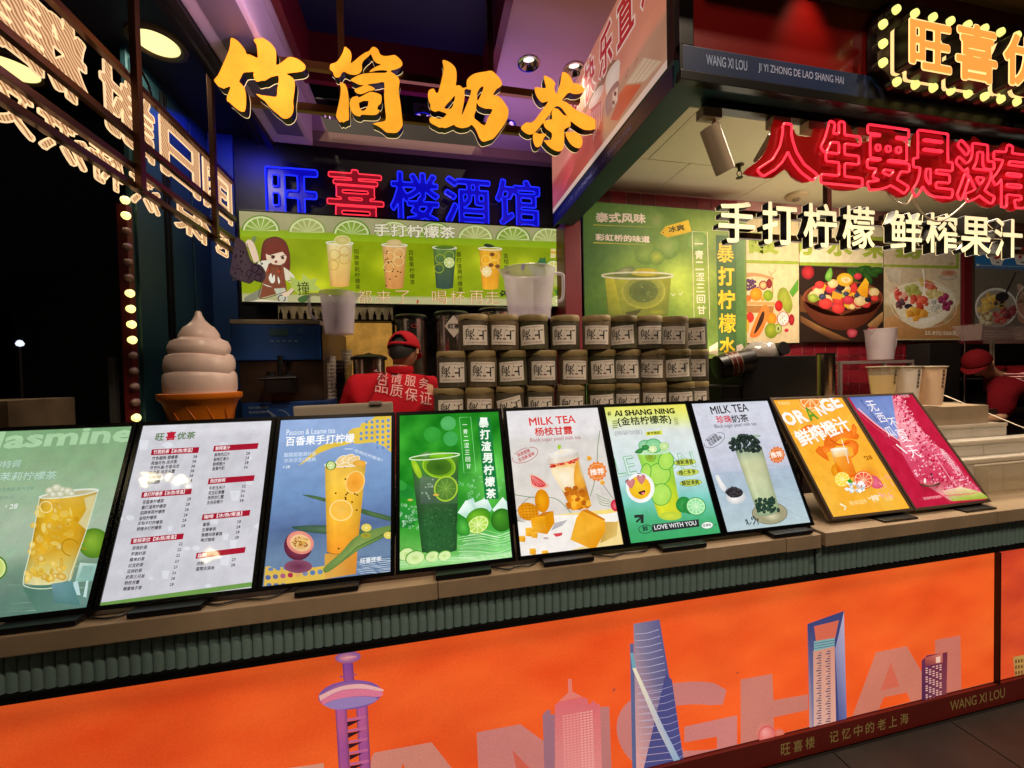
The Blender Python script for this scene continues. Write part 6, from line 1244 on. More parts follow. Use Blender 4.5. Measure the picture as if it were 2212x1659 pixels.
# --- big orange sign
t = thing('bamboo_tea_sign', 'big glowing orange brush letters 竹筒奶茶 on a brass tube frame over the counter', 'sign', (0, 1.93, 2.6))
face_m = mat('orange_letter_face', 'ffa82a', .35, emis='ffa62c', es=1.1, noise=.13, nscale=13); rim_m = mat('pale_rim_glow', 'ffe0a0', .4, emis='ffe2a4', es=1.1)
GL = [((530, 80, 6.912), [
    [(345, 97), (410, 130), (470, 180), (545, 270), (580, 330), (598, 380), (640, 385), (700, 410), (785, 448), (788, 380), (780, 300), (765, 215), (720, 150), (740, 118), (800, 98), (855, 92), (920, 125), (1000, 180), (1060, 245), (1100, 315), (1110, 380), (1110, 480), (1115, 570), (1200, 525), (1260, 480), (1310, 440), (1360, 430), (1450, 450), (1540, 505), (1600, 560), (1618, 610), (1600, 655), (1540, 685), (1440, 700), (1290, 720), (1350, 760), (1410, 810), (1432, 880), (1432, 950), (1415, 1100), (1402, 1200), (1412, 1300), (1400, 1390), (1360, 1460), (1290, 1498), (1220, 1490), (1150, 1430), (1060, 1360), (980, 1280), (920, 1200), (850, 1150), (800, 1110), (760, 1065), (860, 1090), (1000, 1108), (1115, 1115), (1125, 1000), (1148, 880), (1150, 762), (1080, 765), (1010, 785), (920, 838), (860, 842), (800, 858), (760, 850), (730, 800), (715, 740), (720, 692), (640, 695), (545, 705), (500, 790), (470, 855), (520, 910), (560, 970), (580, 1040), (590, 1130), (588, 1250), (575, 1350), (540, 1380), (470, 1360), (380, 1290), (300, 1215), (260, 1190), (258, 1120), (290, 1040), (318, 945), (240, 965), (200, 980), (170, 962), (120, 945), (70, 890), (35, 825), (100, 750), (180, 580), (270, 370), (310, 240), (320, 120)]]),
  ((810, 100, 6.636), [
    [(345, 110), (400, 145), (440, 190), (458, 260), (450, 330), (445, 385), (500, 350), (580, 280), (680, 210), (750, 180), (790, 125), (840, 115), (900, 160), (930, 235), (1000, 265), (1080, 262), (1160, 248), (1210, 270), (1280, 340), (1302, 400), (1270, 450), (1180, 490), (1100, 512), (1160, 560), (1230, 620), (1255, 690), (1245, 760), (1240, 880), (1260, 1000), (1280, 1150), (1295, 1300), (1305, 1410), (1260, 1490), (1200, 1540), (1100, 1540), (1030, 1530), (960, 1470), (880, 1420), (808, 1390), (900, 1365), (1020, 1335), (1020, 1200), (1005, 1050), (998, 900), (1000, 705), (900, 712), (715, 740), (780, 765), (842, 805), (830, 832), (740, 850), (690, 875), (625, 895), (560, 890), (515, 855), (510, 820), (560, 795), (665, 750), (590, 745), (500, 700), (440, 665), (500, 620), (560, 590), (650, 560), (800, 545), (1010, 545), (1050, 515), (980, 500), (870, 508), (750, 532), (800, 480), (870, 440), (945, 405), (880, 385), (820, 330), (780, 235), (740, 270), (660, 340), (628, 400), (630, 465), (620, 520), (570, 565), (490, 580), (400, 560), (330, 525), (290, 560), (265, 610), (210, 625), (170, 600), (145, 530), (100, 490), (98, 430), (120, 395), (200, 370), (260, 300), (310, 210), (330, 150)]],
    ),
  ((1050, 140, 7.2125), [
    [(405, 80), (450, 76), (520, 105), (590, 155), (640, 220), (658, 300), (660, 380), (655, 460), (645, 530), (700, 528), (740, 545), (770, 580), (830, 562), (845, 560), (840, 500), (850, 430), (900, 370), (980, 320), (1080, 295), (1180, 280), (1290, 265), (1380, 340), (1450, 420), (1478, 490), (1460, 545), (1390, 590), (1350, 640), (1320, 700), (1400, 715), (1470, 770), (1530, 850), (1580, 930), (1595, 1000), (1585, 1100), (1540, 1200), (1460, 1320), (1400, 1400), (1320, 1490), (1240, 1520), (1160, 1545), (1110, 1530), (1060, 1460), (1030, 1380), (990, 1300), (930, 1240), (890, 1270), (830, 1290), (760, 1300), (700, 1290), (640, 1265), (610, 1240), (540, 1270), (450, 1300), (400, 1285), (350, 1290), (270, 1250), (180, 1195), (178, 1110), (260, 1110), (350, 1135), (420, 1110), (482, 1045), (400, 1010), (330, 988), (280, 1005), (220, 985), (185, 940), (190, 880), (160, 820), (145, 740), (145, 670), (170, 610), (250, 588), (280, 650), (320, 665), (350, 580), (380, 470), (410, 330), (425, 230), (415, 150)],
    [(630, 715), (560, 790), (435, 935), (560, 948), (610, 840)], [(845, 590), (800, 620), (805, 720), (790, 850), (750, 1040), (770, 1042), (860, 830), (925, 625), (870, 605)],
    [(1145, 550), (1090, 570), (1030, 670), (1035, 800), (1060, 780), (1120, 650)], [(1020, 840), (1010, 980), (970, 1100), (1040, 1170), (1165, 1255), (1220, 1120), (1310, 965), (1180, 950), (1060, 900)]]),
  ((1280, 170, 7.374), [
    [(590, 143), (660, 160), (740, 210), (800, 285), (780, 350), (790, 420), (825, 485), (850, 400), (890, 290), (905, 180), (925, 85), (960, 75), (1030, 110), (1090, 180), (1130, 275), (1190, 285), (1270, 320), (1340, 385), (1310, 440), (1220, 478), (1120, 475), (1080, 455), (1020, 470), (970, 530), (920, 598), (1000, 630), (1080, 690), (1180, 770), (1320, 840), (1440, 895), (1530, 950), (1585, 1030), (1580, 1120), (1500, 1130), (1450, 1145), (1340, 1140), (1260, 1105), (1160, 1040), (1080, 980), (1082, 1050), (1060, 1085), (965, 1130), (965, 1250), (958, 1430), (940, 1490), (900, 1530), (830, 1535), (750, 1500), (670, 1440), (610, 1370), (585, 1330), (715, 1325), (735, 1200), (640, 1130), (590, 1060), (575, 1010), (500, 1100), (430, 1180), (360, 1225), (290, 1220), (210, 1170), (165, 1110), (200, 1050), (275, 1000), (340, 1010), (420, 960), (500, 850), (600, 720), (665, 612), (570, 640), (500, 590), (440, 490), (415, 365), (500, 358), (625, 370), (600, 250)],
    [(760, 745), (730, 830), (740, 940), (660, 955), (600, 970), (680, 870), (725, 800)], [(770, 740), (850, 755), (950, 865), (1010, 880), (1050, 930), (960, 800), (900, 730), (830, 702)]])]
GX = [((810, 100, 6.636), [[(262, 705), (310, 710), (360, 745), (395, 850), (410, 1000), (410, 1150), (412, 1320), (370, 1340), (320, 1370), (295, 1350), (265, 1370), (230, 1320), (200, 1260), (220, 1160), (245, 1050), (270, 920), (278, 800)]]),
      ((810, 100, 6.636), [[(760, 862), (840, 870), (930, 900), (958, 950), (945, 1050), (900, 1090), (885, 1150), (920, 1160), (905, 1210), (860, 1240), (780, 1245), (700, 1240), (620, 1240), (600, 1268), (520, 1250), (460, 1190), (428, 1100), (428, 1020), (470, 950), (560, 930), (570, 955), (640, 925)], [(738, 1010), (580, 1040), (622, 1172), (698, 1145)]]),
      ((1280, 170, 7.374), [[(430, 1190), (500, 1215), (630, 1212), (580, 1300), (550, 1400), (500, 1450), (440, 1455), (400, 1380), (385, 1290), (390, 1220)]]),
      ((1280, 170, 7.374), [[(985, 1200), (1070, 1175), (1170, 1180), (1250, 1230), (1295, 1310), (1290, 1420), (1240, 1478), (1160, 1460), (1080, 1400), (1020, 1310)]])]
fc, sd, rm_ = {}, {}, {}
def traced(groups, names, Yf, depth):
    for (crop, loops), nm in zip(groups, names):
        L_ = []
        for lp in loops:
            q = []
            for x, y in sm(lp, 2):
                px, py = src(crop[0] + x / crop[2], crop[1] + y / crop[2]); p = atY(px, py, Yf); q.append((p.x, p.z))
            L_.append(q)
        v, f = dense(L_)
        A_, B__, C__ = [d.setdefault(nm, MB()) for d in (fc, sd, rm_)]
        A_.add([(p[0], Yf, p[1]) for p in v], f)
        B__.add([(p[0], Yf + depth + .001, p[1]) for p in v], f)
        for lp in L_:
            n = len(lp); idx = [(i, (i + 1) % n, (i + 1) % n + n, i + n) for i in range(n)]
            B__.add([(x, Yf + .0005, z) for x, z in lp] + [(x, Yf + depth - .004, z) for x, z in lp], idx); C__.add([(x, Yf + depth - .004, z) for x, z in lp] + [(x, Yf + depth, z) for x, z in lp], idx)
traced(GL + GX, ['竹', '筒', '奶', '茶', '筒', '筒', '茶', '茶'], 1.9, .045)
for nm in fc:
    o = fc[nm].build('letter', face_m, t, label='letter ' + nm); sd[nm].build('letter_return', blk, o); rm_[nm].build('glow_rim', rim_m, o)
za = atY(491, 215, 1.96).z; zb = atY(659, 141, 1.96).z
for z in (za, zb): MB().box(-.72, .80, 1.948, 1.972, z - .017, z + .017).build('rail', brass, t, bevel=.002)
for px in (736, 1058):
    x = atY(px, 60, 1.985).x; MB().box(x - .014, x + .014, 1.974, 1.996, za - .02, 3.34 if px == 736 else 3.34).build('hanger', brass, t, bevel=.002)

# --- blue and red neon on the dark wall
t = thing('wine_house_neon', 'blue neon letters 旺楼酒馆 with a red neon 喜 on the dark wall', 'neon sign', (0, 2.9, 2.6))
nb = mat('blue_neon', '1420c0', .3, emis='1a2cff', es=1.25); nr = mat('red_neon', 'c03040', .3, emis='ff3446', es=1.15)
clr = {'b': mat('blue_acrylic', '06083c', .3, emis='0a08c0', es=.8), 'r': mat('red_acrylic_dark', '380810', .3, emis='8a1020', es=.8)}  # glow of the tubes put into the backs as emission
def neon(ch, box, Yf, tube_m, back_m, r, bold, par, sl=0, grow=0):
    (ax, ay), (bx, by) = box; A = atY(ax, by, Yf); B = atY(bx, ay, Yf); v, f, asp, LP = solid_glyph(ch, bold)
    P_ = lambda x, y, d=0: Vector((A.x + (B.x - A.x) * x, Yf + d, A.z + (B.z - A.z) * y + sl * (x - .5)))
    m_ = MB()
    for lp in LP:
        q = [P_(x, y) for x, y in lp]; o = [q[0]]
        for p in q[1:]:
            if (p - o[-1]).length > r * .9: o.append(p)
        if len(o) > 4: m_.tube(o, r, 6, closed=True)
    L_ = m_.build('neon_tube', tube_m, par, smooth=True, label='neon letter ' + ch)
    if back_m: MB().add([P_(x, y, .012) for x, y in v], f).build('acrylic_back', back_m, L_)
    return L_
for ch, bx_, c in (('旺', ((577, 368), (688, 478)), 'b'), ('喜', ((708, 372), (827, 474)), 'r'), ('楼', ((845, 377), (947, 478)), 'b'), ('酒', ((962, 388), (1058, 482)), 'b'), ('馆', ((1072, 393), (1165, 486)), 'b')):
    neon(ch, bx_, 2.9, nb if c == 'b' else nr, clr[c], .0044, .020, t)
w_ = MB(); pts = [(690, 440), (700, 448), (712, 436)], [(826, 436), (836, 446), (848, 440)], [(948, 446), (958, 452), (966, 446)], [(1058, 440), (1066, 442), (1076, 440)]
for p in pts: w_.tube([atY(x, y, 2.915) for x, y in p], .002, 5)
w_.build('cable', mat('clear_cable', '606878', .4), t)

# --- red neon slogan with red acrylic backing
K1 = (1700, 220, 2.572); YN, YL = 1.275, 1.36
kp = lambda x, y, Yf=1.275: atY(*src(K1[0] + x / K1[2], K1[1] + y / K1[2]), Yf)
t = thing('red_slogan_neon', 'red neon letters 人生要是没有 on a scalloped red acrylic back', 'neon sign', (2.1, 1.45, 2.4))
top = [(405, 545), (500, 470), (560, 390), (590, 280), (610, 200), (680, 235), (735, 270), (755, 305), (850, 310), (862, 258), (940, 265), (975, 205), (1040, 200), (1100, 260), (1140, 350), (1230, 330), (1222, 245), (1290, 240), (1350, 240), (1400, 310), (1440, 350), (1490, 380), (1500, 300), (1580, 262), (1660, 280), (1705, 340), (1720, 400), (1760, 345), (1870, 340), (1890, 310), (1940, 350), (1970, 400), (2020, 410), (2080, 350), (2150, 370), (2212, 395), (2420, 440), (2420, 830)]
bot = [(2240, 800), (2200, 760), (2150, 790), (2110, 790), (2060, 740), (2000, 770), (1940, 760), (1860, 705), (1780, 720), (1690, 740), (1620, 700), (1560, 650), (1500, 640), (1460, 690), (1400, 705), (1330, 660), (1260, 655), (1190, 630), (1130, 655), (1000, 655), (920, 610), (905, 550), (860, 590), (790, 608), (720, 570), (680, 520), (600, 575), (520, 575)]
o_ = [kp(*p, 1.287) for p in sm(top + bot, 2)]
ra = mat('red_acrylic', '8c0c0a', .3, noise=.1, nscale=3, coat=.15, emis='6a0806', es=.6)  # neon glow on the acrylic painted in as emission
MB().prism([Vector(p) for p in o_], (0, .006, 0)).build('acrylic_back', ra, t)
nrr = mat('pink_red_neon', 'ff5060', .3, emis='ff2d44', es=1.35)
for ch, x0, y0, x1, y1 in (('人', 500, 255, 880, 560), ('生', 905, 235, 1172, 610), ('要', 1203, 270, 1475, 655), ('是', 1495, 300, 1755, 695), ('没', 1775, 365, 2022, 722), ('有', 2008, 385, 2260, 760)):
    A = src(K1[0] + x0 / K1[2], K1[1] + y0 / K1[2]); B = src(K1[0] + x1 / K1[2], K1[1] + y1 / K1[2])
    neon(ch, ((A[0], A[1]), (B[0], B[1])), 1.275, nrr, None, .0042, .034, t)
for P_ in ([(1330, 660), (1350, 700), (1400, 735), (1455, 748), (1480, 720), (1495, 685)], [(1490, 700), (1540, 780), (1600, 840), (1680, 855), (1780, 790), (1865, 705)]): MB().tube([kp(x, y, 1.295) for x, y in [(q.x, q.y) for q in smooth_path(P_, 5)]], .0035, 6).build('cable', mat('white_cable', 'd8ccb0', .4), t, smooth=True)
for x in (1030, 1650): MB().tube([kp(x, 230, 1.29), kp(x + 20, 120, 1.29)], .0015, 5).build('hanging_wire', blackm, t)

# --- cream letters 手打柠檬 鲜榨果汁
t = thing('juice_letter_sign', 'cream glowing block letters 手打柠檬 鲜榨果汁 with black sides on brown rails', 'sign', (2.1, 1.45, 2.1))
cf = mat('cream_letter_face', 'fff2c0', .35, emis='fff0b8', es=1.0); cr2 = mat('cream_rim', 'ffe8b0', .4, emis='f4dca0', es=.8)
for ch, x0, y0, x1, y1 in (('手', 248, 738, 482, 990), ('打', 532, 744, 752, 1002), ('柠', 795, 752, 1008, 1020), ('檬', 1046, 768, 1252, 1026), ('鲜', 1352, 800, 1556, 1044), ('榨', 1582, 812, 1784, 1056), ('果', 1806, 834, 1998, 1066), ('汁', 2022, 848, 2204, 1084)):
    A = kp(x0, y1, YL); B = kp(x1, y0, YL); v, f, asp, LP = solid_glyph(ch, .016); F_, S_, R_ = MB(), MB(), MB()
    letter_box(F_, S_, R_, v, f, lambda x, y, d: Vector((A.x + (B.x - A.x) * x, YL + d, A.z + (B.z - A.z) * y)), .030, .003, loops=LP)
    o = F_.build('letter', cf, t, label='letter ' + ch); S_.build('letter_return', blk, o); R_.build('glow_rim', cr2, o)
zr = [kp(900, 850, 1.41).z, kp(900, 985, 1.41).z]
for z in zr: MB().box(1.22, 3.6, 1.396, 1.414, z - .011, z + .012).build('rail', mat('brown_rail', '54361f', .35, .5), t, bevel=.0015)
x_ = kp(940, 700, 1.43).x; MB().box(x_ - .011, x_ + .011, 1.415, 1.436, zr[1] - .012, 2.83).build('hanger', MATS['brown_rail'], t)
x_ = 3.3; MB().box(x_ - .011, x_ + .011, 1.415, 1.436, zr[1] - .012, 2.83).build('hanger', MATS['brown_rail'], t)

# --- marquee plate with bulbs
M1 = (2140, 0, 5.267); mp = lambda x, y, Yf: atY(*src(M1[0] + x / M1[2], M1[1] + y / M1[2]), Yf)
t = thing('bulb_marquee_sign', 'dark marquee plate ringed with round yellow bulbs and orange letters 旺喜优 on the red fascia', 'sign', (2.2, 1.2, 2.6))
pl_ = [mp(*p, 1.205) for p in ((450, -10), (470, 40), (390, 120), (290, 230), (275, 560), (285, 880), (370, 930), (440, 1010), (475, 1120), (500, 1160))]
zt = pl_[0].z; zb_ = pl_[-1].z; pl_ = pl_ + [Vector((4.1, 1.205, zb_)), Vector((4.1, 1.205, zt))]
MB().prism(pl_, (0, .035, 0)).build('plate', mat('plate_brown_black', '2a1a18', .4, noise=.1), t)
bz_t = mp(558, 105, 1.17).z; bz_b = mp(575, 1062, 1.17).z; bx0 = mp(558, 105, 1.17).x; bx1 = mp(802, 152, 1.17).x; dx = bx1 - bx0
yb_ = mat('yellow_bulb', 'fff68a', .3, emis='fffa8a', es=1.05); soc = mat('bulb_socket', '5c5a48', .3, .4)
def bulb(x, z):
    Mx = Matrix.Rotation(math.radians(90), 4, 'X'); b = MB().lathe([(.0, .001), (.013, .001), (.0152, -.006), (.015, -.012), (.0, -.012)][::-1], (x, 1.17, z), 16, M=Mx, cap=False).build('bulb', yb_, t, smooth=True)
    MB().lathe([(.0146, -.0125), (.0146, -.034)], (x, 1.17, z), 14, M=Mx).build('socket', soc, b, smooth=True)
for k in range(9): bulb(bx0 + k * dx, bz_t); bulb(bx0 + .003 + k * dx, bz_b)
for y in (300, 557, 808): p = mp(382, y, 1.17); bulb(p.x, p.z)
of = mat('marquee_orange_face', 'ff9a48', .35, emis='ff8a3c', es=1.0); ol_ = mat('marquee_letter_edge', 'ffd8a0', .35, emis='ffd890', es=1.0)
for ch, x0, y0, x1, y1 in (('旺', 690, 345, 1268, 895), ('喜', 1300, 380, 1870, 1045), ('优', 1930, 520, 2500, 1110)):
    A = mp(x0, y1, 1.13); B = mp(x1, y0, 1.13)
    for bold, fm_, dpt, nm in ((.052, ol_, .0, 'letter'), (.030, of, -.0015, 'letter_face')):
        v, f, asp, LP = solid_glyph(ch, bold); e = .009 if bold < .05 else 0
        to3 = lambda x, y, d: Vector((A.x + e * .5 + (B.x - A.x - e) * x, 1.13 + dpt + d, A.z + e * .5 + (B.z - A.z - e) * y))
        if bold > .05:
            F_, S_, R_ = MB(), MB(), MB(); letter_box(F_, S_, R_, v, f, to3, .045, .012, loops=LP); par = F_.build(nm, fm_, t, label='letter ' + ch); S_.build('letter_return', blk, par); R_.build('glow_rim', ol_, par)
        else: MB().add([to3(x, y, 0) for x, y in v], f).build(nm, fm_, par)

# --- backwards sign on the left, seen from behind
t = thing('backwards_letter_sign', 'two rows of amber LED letters seen from behind on brown tube rails, upper left', 'sign', (-1.0, 1.9, 2.2))
led = bpy.data.materials.new('led_strip_back'); led.use_nodes = True; N_ = led.node_tree.nodes; L_ = led.node_tree.links; b_ = N_['Principled BSDF']
tc = N_.new('ShaderNodeTexCoord'); wv = N_.new('ShaderNodeTexWave'); wv.wave_type = 'BANDS'; wv.bands_direction = 'DIAGONAL'; wv.inputs['Scale'].default_value = 34; wv.inputs['Distortion'].default_value = 5; wv.inputs['Detail'].default_value = 1; wv.inputs['Detail Scale'].default_value = .6
L_.new(tc.outputs['Object'], wv.inputs[0]); rp = N_.new('ShaderNodeValToRGB'); rp.color_ramp.elements[0].color = lin('a0683a') + (1,); rp.color_ramp.elements[0].position = .15; rp.color_ramp.elements[1].color = lin('f2c490') + (1,); rp.color_ramp.elements[1].position = .75
L_.new(wv.outputs[0], rp.inputs[0]); L_.new(rp.outputs[0], b_.inputs['Emission Color']); b_.inputs['Emission Strength'].default_value = .98; b_.inputs['Base Color'].default_value = (.12, .06, .03, 1)
edge_m = mat('led_edge', 'ffe4b8', .4, emis='ffd8a4', es=.95); bt = mat('brown_sign_tube', '5c3a26', .3, .55)
def back_letter(ch, ya, yb2, z0, z1, bold):
    """ya = far end, yb2 = near end; the text faces -X so it reads mirrored from the counter"""
    v, f, asp, LP = solid_glyph(ch, bold); P_ = lambda x, y, d=0: Vector((-1.03 + d, ya + (yb2 - ya) * x, z0 + (z1 - z0) * y))
    o = MB().add([P_(x, y) for x, y in v] + [P_(x, y, -.005) for x, y in v], list(f) + [tuple(i + len(v) for i in reversed(q)) for q in f]).build('letter', led, t, label='letter ' + ch)
    m_ = MB()
    for lp in LP:
        q = [P_(x, y) for x, y in lp]; r_ = [q[0]]
        for p in q[1:]:
            if (p - r_[-1]).length > .004: r_.append(p)
        if len(r_) > 3: m_.tube(r_, .0024, 5, closed=True)
        n = len(lp); m_.add([P_(x, y, -.0005) for x, y in lp] + [P_(x, y, -.005) for x, y in lp], [(i, (i + 1) % n, (i + 1) % n + n, i + n) for i in range(n)])
    m_.build('letter_edge', edge_m, o)
bp_ = lambda x, line=0: atX(*src(x / 3.568, 200 + (1490 - 200 - 0) * 0 + (line + .66 * x) / 3.568), -1.03).y
def yr(x): px = src(x / 3.568, 0)[0]; return atX(px, 215 + .657 * px, -1.03).y
for ch, a_, b2_ in (('国', 2085, 1835), ('日', 1800, 1455), ('謝', 1405, 930), ('糖', 818, -150)): back_letter(ch, yr(a_), yr(b2_), 2.338, 2.575, .026)
for ch, a_, b2_ in (('包', 2052, 1930), ('保', 1880, 1560), ('洪', 1430, 1165), ('特', 1100, 800), ('洪', 780, 345), ('文', 300, -60)): back_letter(ch, yr(a_), yr(b2_), 2.142, 2.278, .026)
for z in (2.562, 2.36, 2.247, 2.182): MB().box(-1.012, -.990, .95, 2.50, z - .011, z + .011).build('rail', bt, t, bevel=.0015)
for y in (1.705, 2.237): MB().box(-.988, -.966, y - .013, y + .013, 2.168, 3.058).build('hanger', bt, t, bevel=.0015)
MB().tube([Vector((-.978, 1.69, 2.60)), Vector((-.97, 1.72, 2.60)), Vector((-.965, 1.75, 2.57)), Vector((-.975, 1.78, 2.55))], .004, 6).build('cable_tie', blackm, t)
# purple speckled tag hanging at the sign end
t = thing('speckled_tag', 'mauve speckled cartoon shaped tag hanging at the far end of the backwards sign', 'tag', (-.93, 2.2, 2.1))
a_ = [src(0 + x / 3.568, 200 + y / 3.568) for x, y in ((2100, 1410), (2160, 1440), (2180, 1500))]
T1 = (550, 500, 2.4578)
tg = [(92, 245), (110, 232), (150, 262), (165, 310), (185, 365), (215, 390), (250, 400), (275, 440), (272, 480), (245, 505), (210, 490), (180, 510), (150, 505), (100, 485), (62, 455), (68, 400), (78, 330)]
o_ = [atY(*src(T1[0] + x / T1[2], T1[1] + y / T1[2]), 2.2) for x, y in sm(tg, 4)]
MB().prism(o_, (0, .012, 0)).build('card', mat('tag_card', '8a6a84', .5), t)
a = Art((o_[0].x - .3, 2.1995, 1.8), X, Z, .6, .5, T1)
a.blob(tg, 'a488a0', center='b89cb0')
for k in range(90):
    x, y = 75 + rng.random() * 185, 270 + rng.random() * 225
    if y < 380 and x > 175 or x < 80 and y < 320: continue
    a.ell((x, y), 3 + rng.random() * 7, 2 + rng.random() * 6, ('6a4878', 'c8b0c0', '7c5c7a', '9c8c60')[k % 4], n=7)
for x, y, r in ((215, 420, 22), (245, 440, 18), (180, 450, 18), (235, 478, 20)): a.ring((x, y), r, r * 1.1, 5, '5a3058', n=14)
for x, y in ((125, 315), (145, 318), (128, 345)): a.ell((x, y), 6, 7, '4a2848', n=8)
a.build('printed_face', print_mat('tag_print', .08, .7, .5), t)  # unlit card with a faint glow added
MB().tube([Vector((-1.0, 2.2, 2.17)), atY(*src(550 + 100 / 2.4578, 500 + 240 / 2.4578), 2.2)], .0015, 5).build('string', blackm, t)
# ================================================================ THINGS BEHIND THE COUNTER
steel = mat('brushed_steel', 'b8aaa0', .2, 1, noise=.12, nscale=4, stretch=(1, 1, 12)); dsteel = mat('dull_steel', '6a625c', .4, .8, noise=.15, nscale=5)
blkp = mat('black_plastic', '0d0c0c', .35); whp = mat('white_plastic', 'c9bcb0', .35)
bench = MB().box(-1.17, .92, 2.02, 2.93, .84, .88).box(-1.17, .92, 2.06, 2.93, .02, .84).build('back_bench', mat('bench_dark', '2a2320', .5), cat='bench', label='dark work bench along the back of the left unit under the machines')
bench2 = MB().box(1.06, 5.6, 2.25, 2.78, 1.10, 1.14).box(1.06, 5.6, 2.3, 2.78, .02, 1.10).build('rear_bench', mat('bench_brown', '3a2c26', .45), cat='bench', label='dark brown work bench along the red tiled wall')
# --- soft serve machine
YF = 2.15
tl_, br_ = atY(497, 700, YF), atY(693, 777, YF); xa, xb = tl_.x, br_.x; zt, zm = tl_.z, br_.z; zl = atY(600, 868, YF).z
t = thing('soft_serve_machine', 'blue and steel soft serve ice cream machine beside the giant cone', 'machine', ((xa + xb) / 2, YF, .88))
blue = mat('machine_blue', '1c4f9c', .35, noise=.08); navy = mat('machine_navy', '16386e', .4)
MB().box(xa, xb, YF, 2.79, zm, zt).build('top_panel', blue, t, bevel=.006)
MB().box(xa + .0, xb + .002, YF - .004, 2.795, zt + .001, zt + .022).build('lid', mat('lid_steel', 'b8a898', .3, .9), t, bevel=.003)
MB().box(xa + .02, xb + .004, YF + .03, 2.79, zl, zm - .001).build('steel_body', mat('machine_steel', '5c4a3e', .35, .75, noise=.12, nscale=3), t, bevel=.004)
MB().box(xa + .04, xb + .03, YF - .01, 2.79, .88, zl - .001).build('base_panel', navy, t, bevel=.006)
MB().box(xb + .0045, xb + .008, YF + .01, 2.785, zm + .0, zt - .002).build('side_panel', mat('side_brown', '4e3c34', .4, .5), t)
dx_ = (xa + xb) / 2 + .02
MB().box(dx_ - .05, dx_ + .035, YF - .0035, YF - .0005, zt - .055, zt - .02).build('display', mat('lcd', '3c5a64', .2), t)
m_ = MB(); [m_.box(dx_ - .045 + k * .026, dx_ - .03 + k * .026, YF - .003, YF - .0005, zt - .085, zt - .076) for k in range(5)]; m_.build('buttons', mat('button_grey', '6a88a8', .4), t)
MB().add(*(lambda v, f, a: ([Vector((dx_ + .08 + .022 * p[0], YF - .002, zt - .04 + .022 * p[1])) for p in v], f))(*fit_text('⑤'))).build('logo', mat('button_grey'), t)
m_ = MB().box(dx_ - .06, dx_ + .06, YF - .06, YF + .028, zl + .04, zm - .075); m_.build('dispenser_block', blkp, t, bevel=.008)
m_ = MB().lathe([(.012, 0), (.012, .10)], (dx_, YF - .02, zm - .08), 12).lathe([(.018, 0), (.018, .02)], (dx_ - .04, YF - .03, zm - .075), 12).lathe([(.018, 0), (.018, .02)], (dx_ + .04, YF - .03, zm - .075), 12).tube([(dx_ - .08, YF - .06, zm - .09), (dx_ + .08, YF - .06, zm - .085)], .006, 8); m_.build('dispenser_handle', blkp, t, smooth=True)
m_ = MB()
for i, s_ in enumerate(('鲜奶冰淇淋现做现卖', '香浓顺滑美味')):
    v, f, a_ = fit_text(s_); m_.add([Vector((xa + .07 + .085 * p[0], YF - .0115, zl - .03 - i * .022 + .012 * p[1])) for p in v], f)
m_.build('lettering', mat('machine_letter', '8aa0b8', .5), t)
MB().tube([Vector((xa + .20 + .05 * math.sin(q), YF - .012, zl - .07 + .03 * math.cos(q * 1.3))) for q in np.linspace(0, 6, 22)], .0012, 4).build('line_art', mat('machine_letter'), t)
# --- cup stacks beside the machine
k_ = 0
for px, y0, y1, lab in ((703, 778, 872, 'stack of white cups nearest the machine side, shorter'), (716, 765, 872, 'tall stack of white cups in the middle beside the machine'), (735, 775, 872, 'stack of dark banded cups beside the worker'), (752, 752, 872, 'clear plastic cup stack in a bag next to the amber panel')):
    Yc = 2.28 + k_ * .06; A = atY(px, y1, Yc); B = atY(px, y0, Yc); t = thing('cup_stack', lab, 'cup stack', (A.x, Yc, .88), 'stacks of cups beside the machine'); n = int((B.z - A.z) / .018)
    base_z = .88; n = int((B.z - base_z) / .02); pr = []
    for i in range(n): pr += [(.026, base_z + i * .02), (.031, base_z + i * .02 + .017), (.028, base_z + i * .02 + .0195)]
    MB().lathe(pr, (A.x, Yc, 0), 18).build('cups', (mat('paper_cup', 'a89c90', .5), mat('paper_cup'), mat('dark_cup', '3a322e', .5), mat('clear_cup', 'b0a89a', .15, alpha=.6))[k_], t, smooth=True); k_ += 1
# --- steel tea urns
def urn(px, pyt, r, Yc, lab, hb=.88):
    A = atY(px, pyt, Yc); t = thing('tea_urn', lab, 'tea urn', (A.x, Yc, hb), 'steel tea urns on the back bench')
    MB().lathe([(r, hb), (r * 1.01, hb + .02), (r, hb + .04), (r, A.z - .03)], (A.x, Yc, 0), 36).build('tank', steel, t, smooth=True)
    MB().lathe([(r * 1.06, A.z - .029), (r * 1.08, A.z - .012), (r * .95, A.z), (r * .3, A.z + .008)], (A.x, Yc, 0), 32).build('lid', blkp, t, smooth=True)
    for s_ in (-1, 1): MB().box(A.x + s_ * (r + .012) - .008, A.x + s_ * (r + .012) + .008, Yc - .03, Yc + .03, A.z - .06, A.z - .045).build('handle', blkp, t, bevel=.003)
    MB().lathe([(.008, 0), (.008, .03)], (A.x + .02, Yc - r - .02, hb + .08), 10).lathe([(.006, 0), (.006, .05)], (A.x + .02, Yc - r, hb + .10), 10, M=Matrix.Rotation(math.radians(90), 4, 'X')).build('tap', blkp, t, smooth=True)
    return t, A
t, A = urn(888, 682, .098, 2.62, 'polished steel tea urn behind the red capped worker')
MB().tube([Vector((A.x + .02 + .018 * math.cos(q), 2.62 - .0995, A.z - .075 + .009 * math.sin(q))) for q in np.linspace(0, 6.28, 14)], .002, 5).build('red_mark', mat('red_ink', 'a82820', .5), t)
t, A = urn(975, 675, .105, 2.60, 'polished steel tea urn with a white diamond label 红茶 left of the bamboo cups')
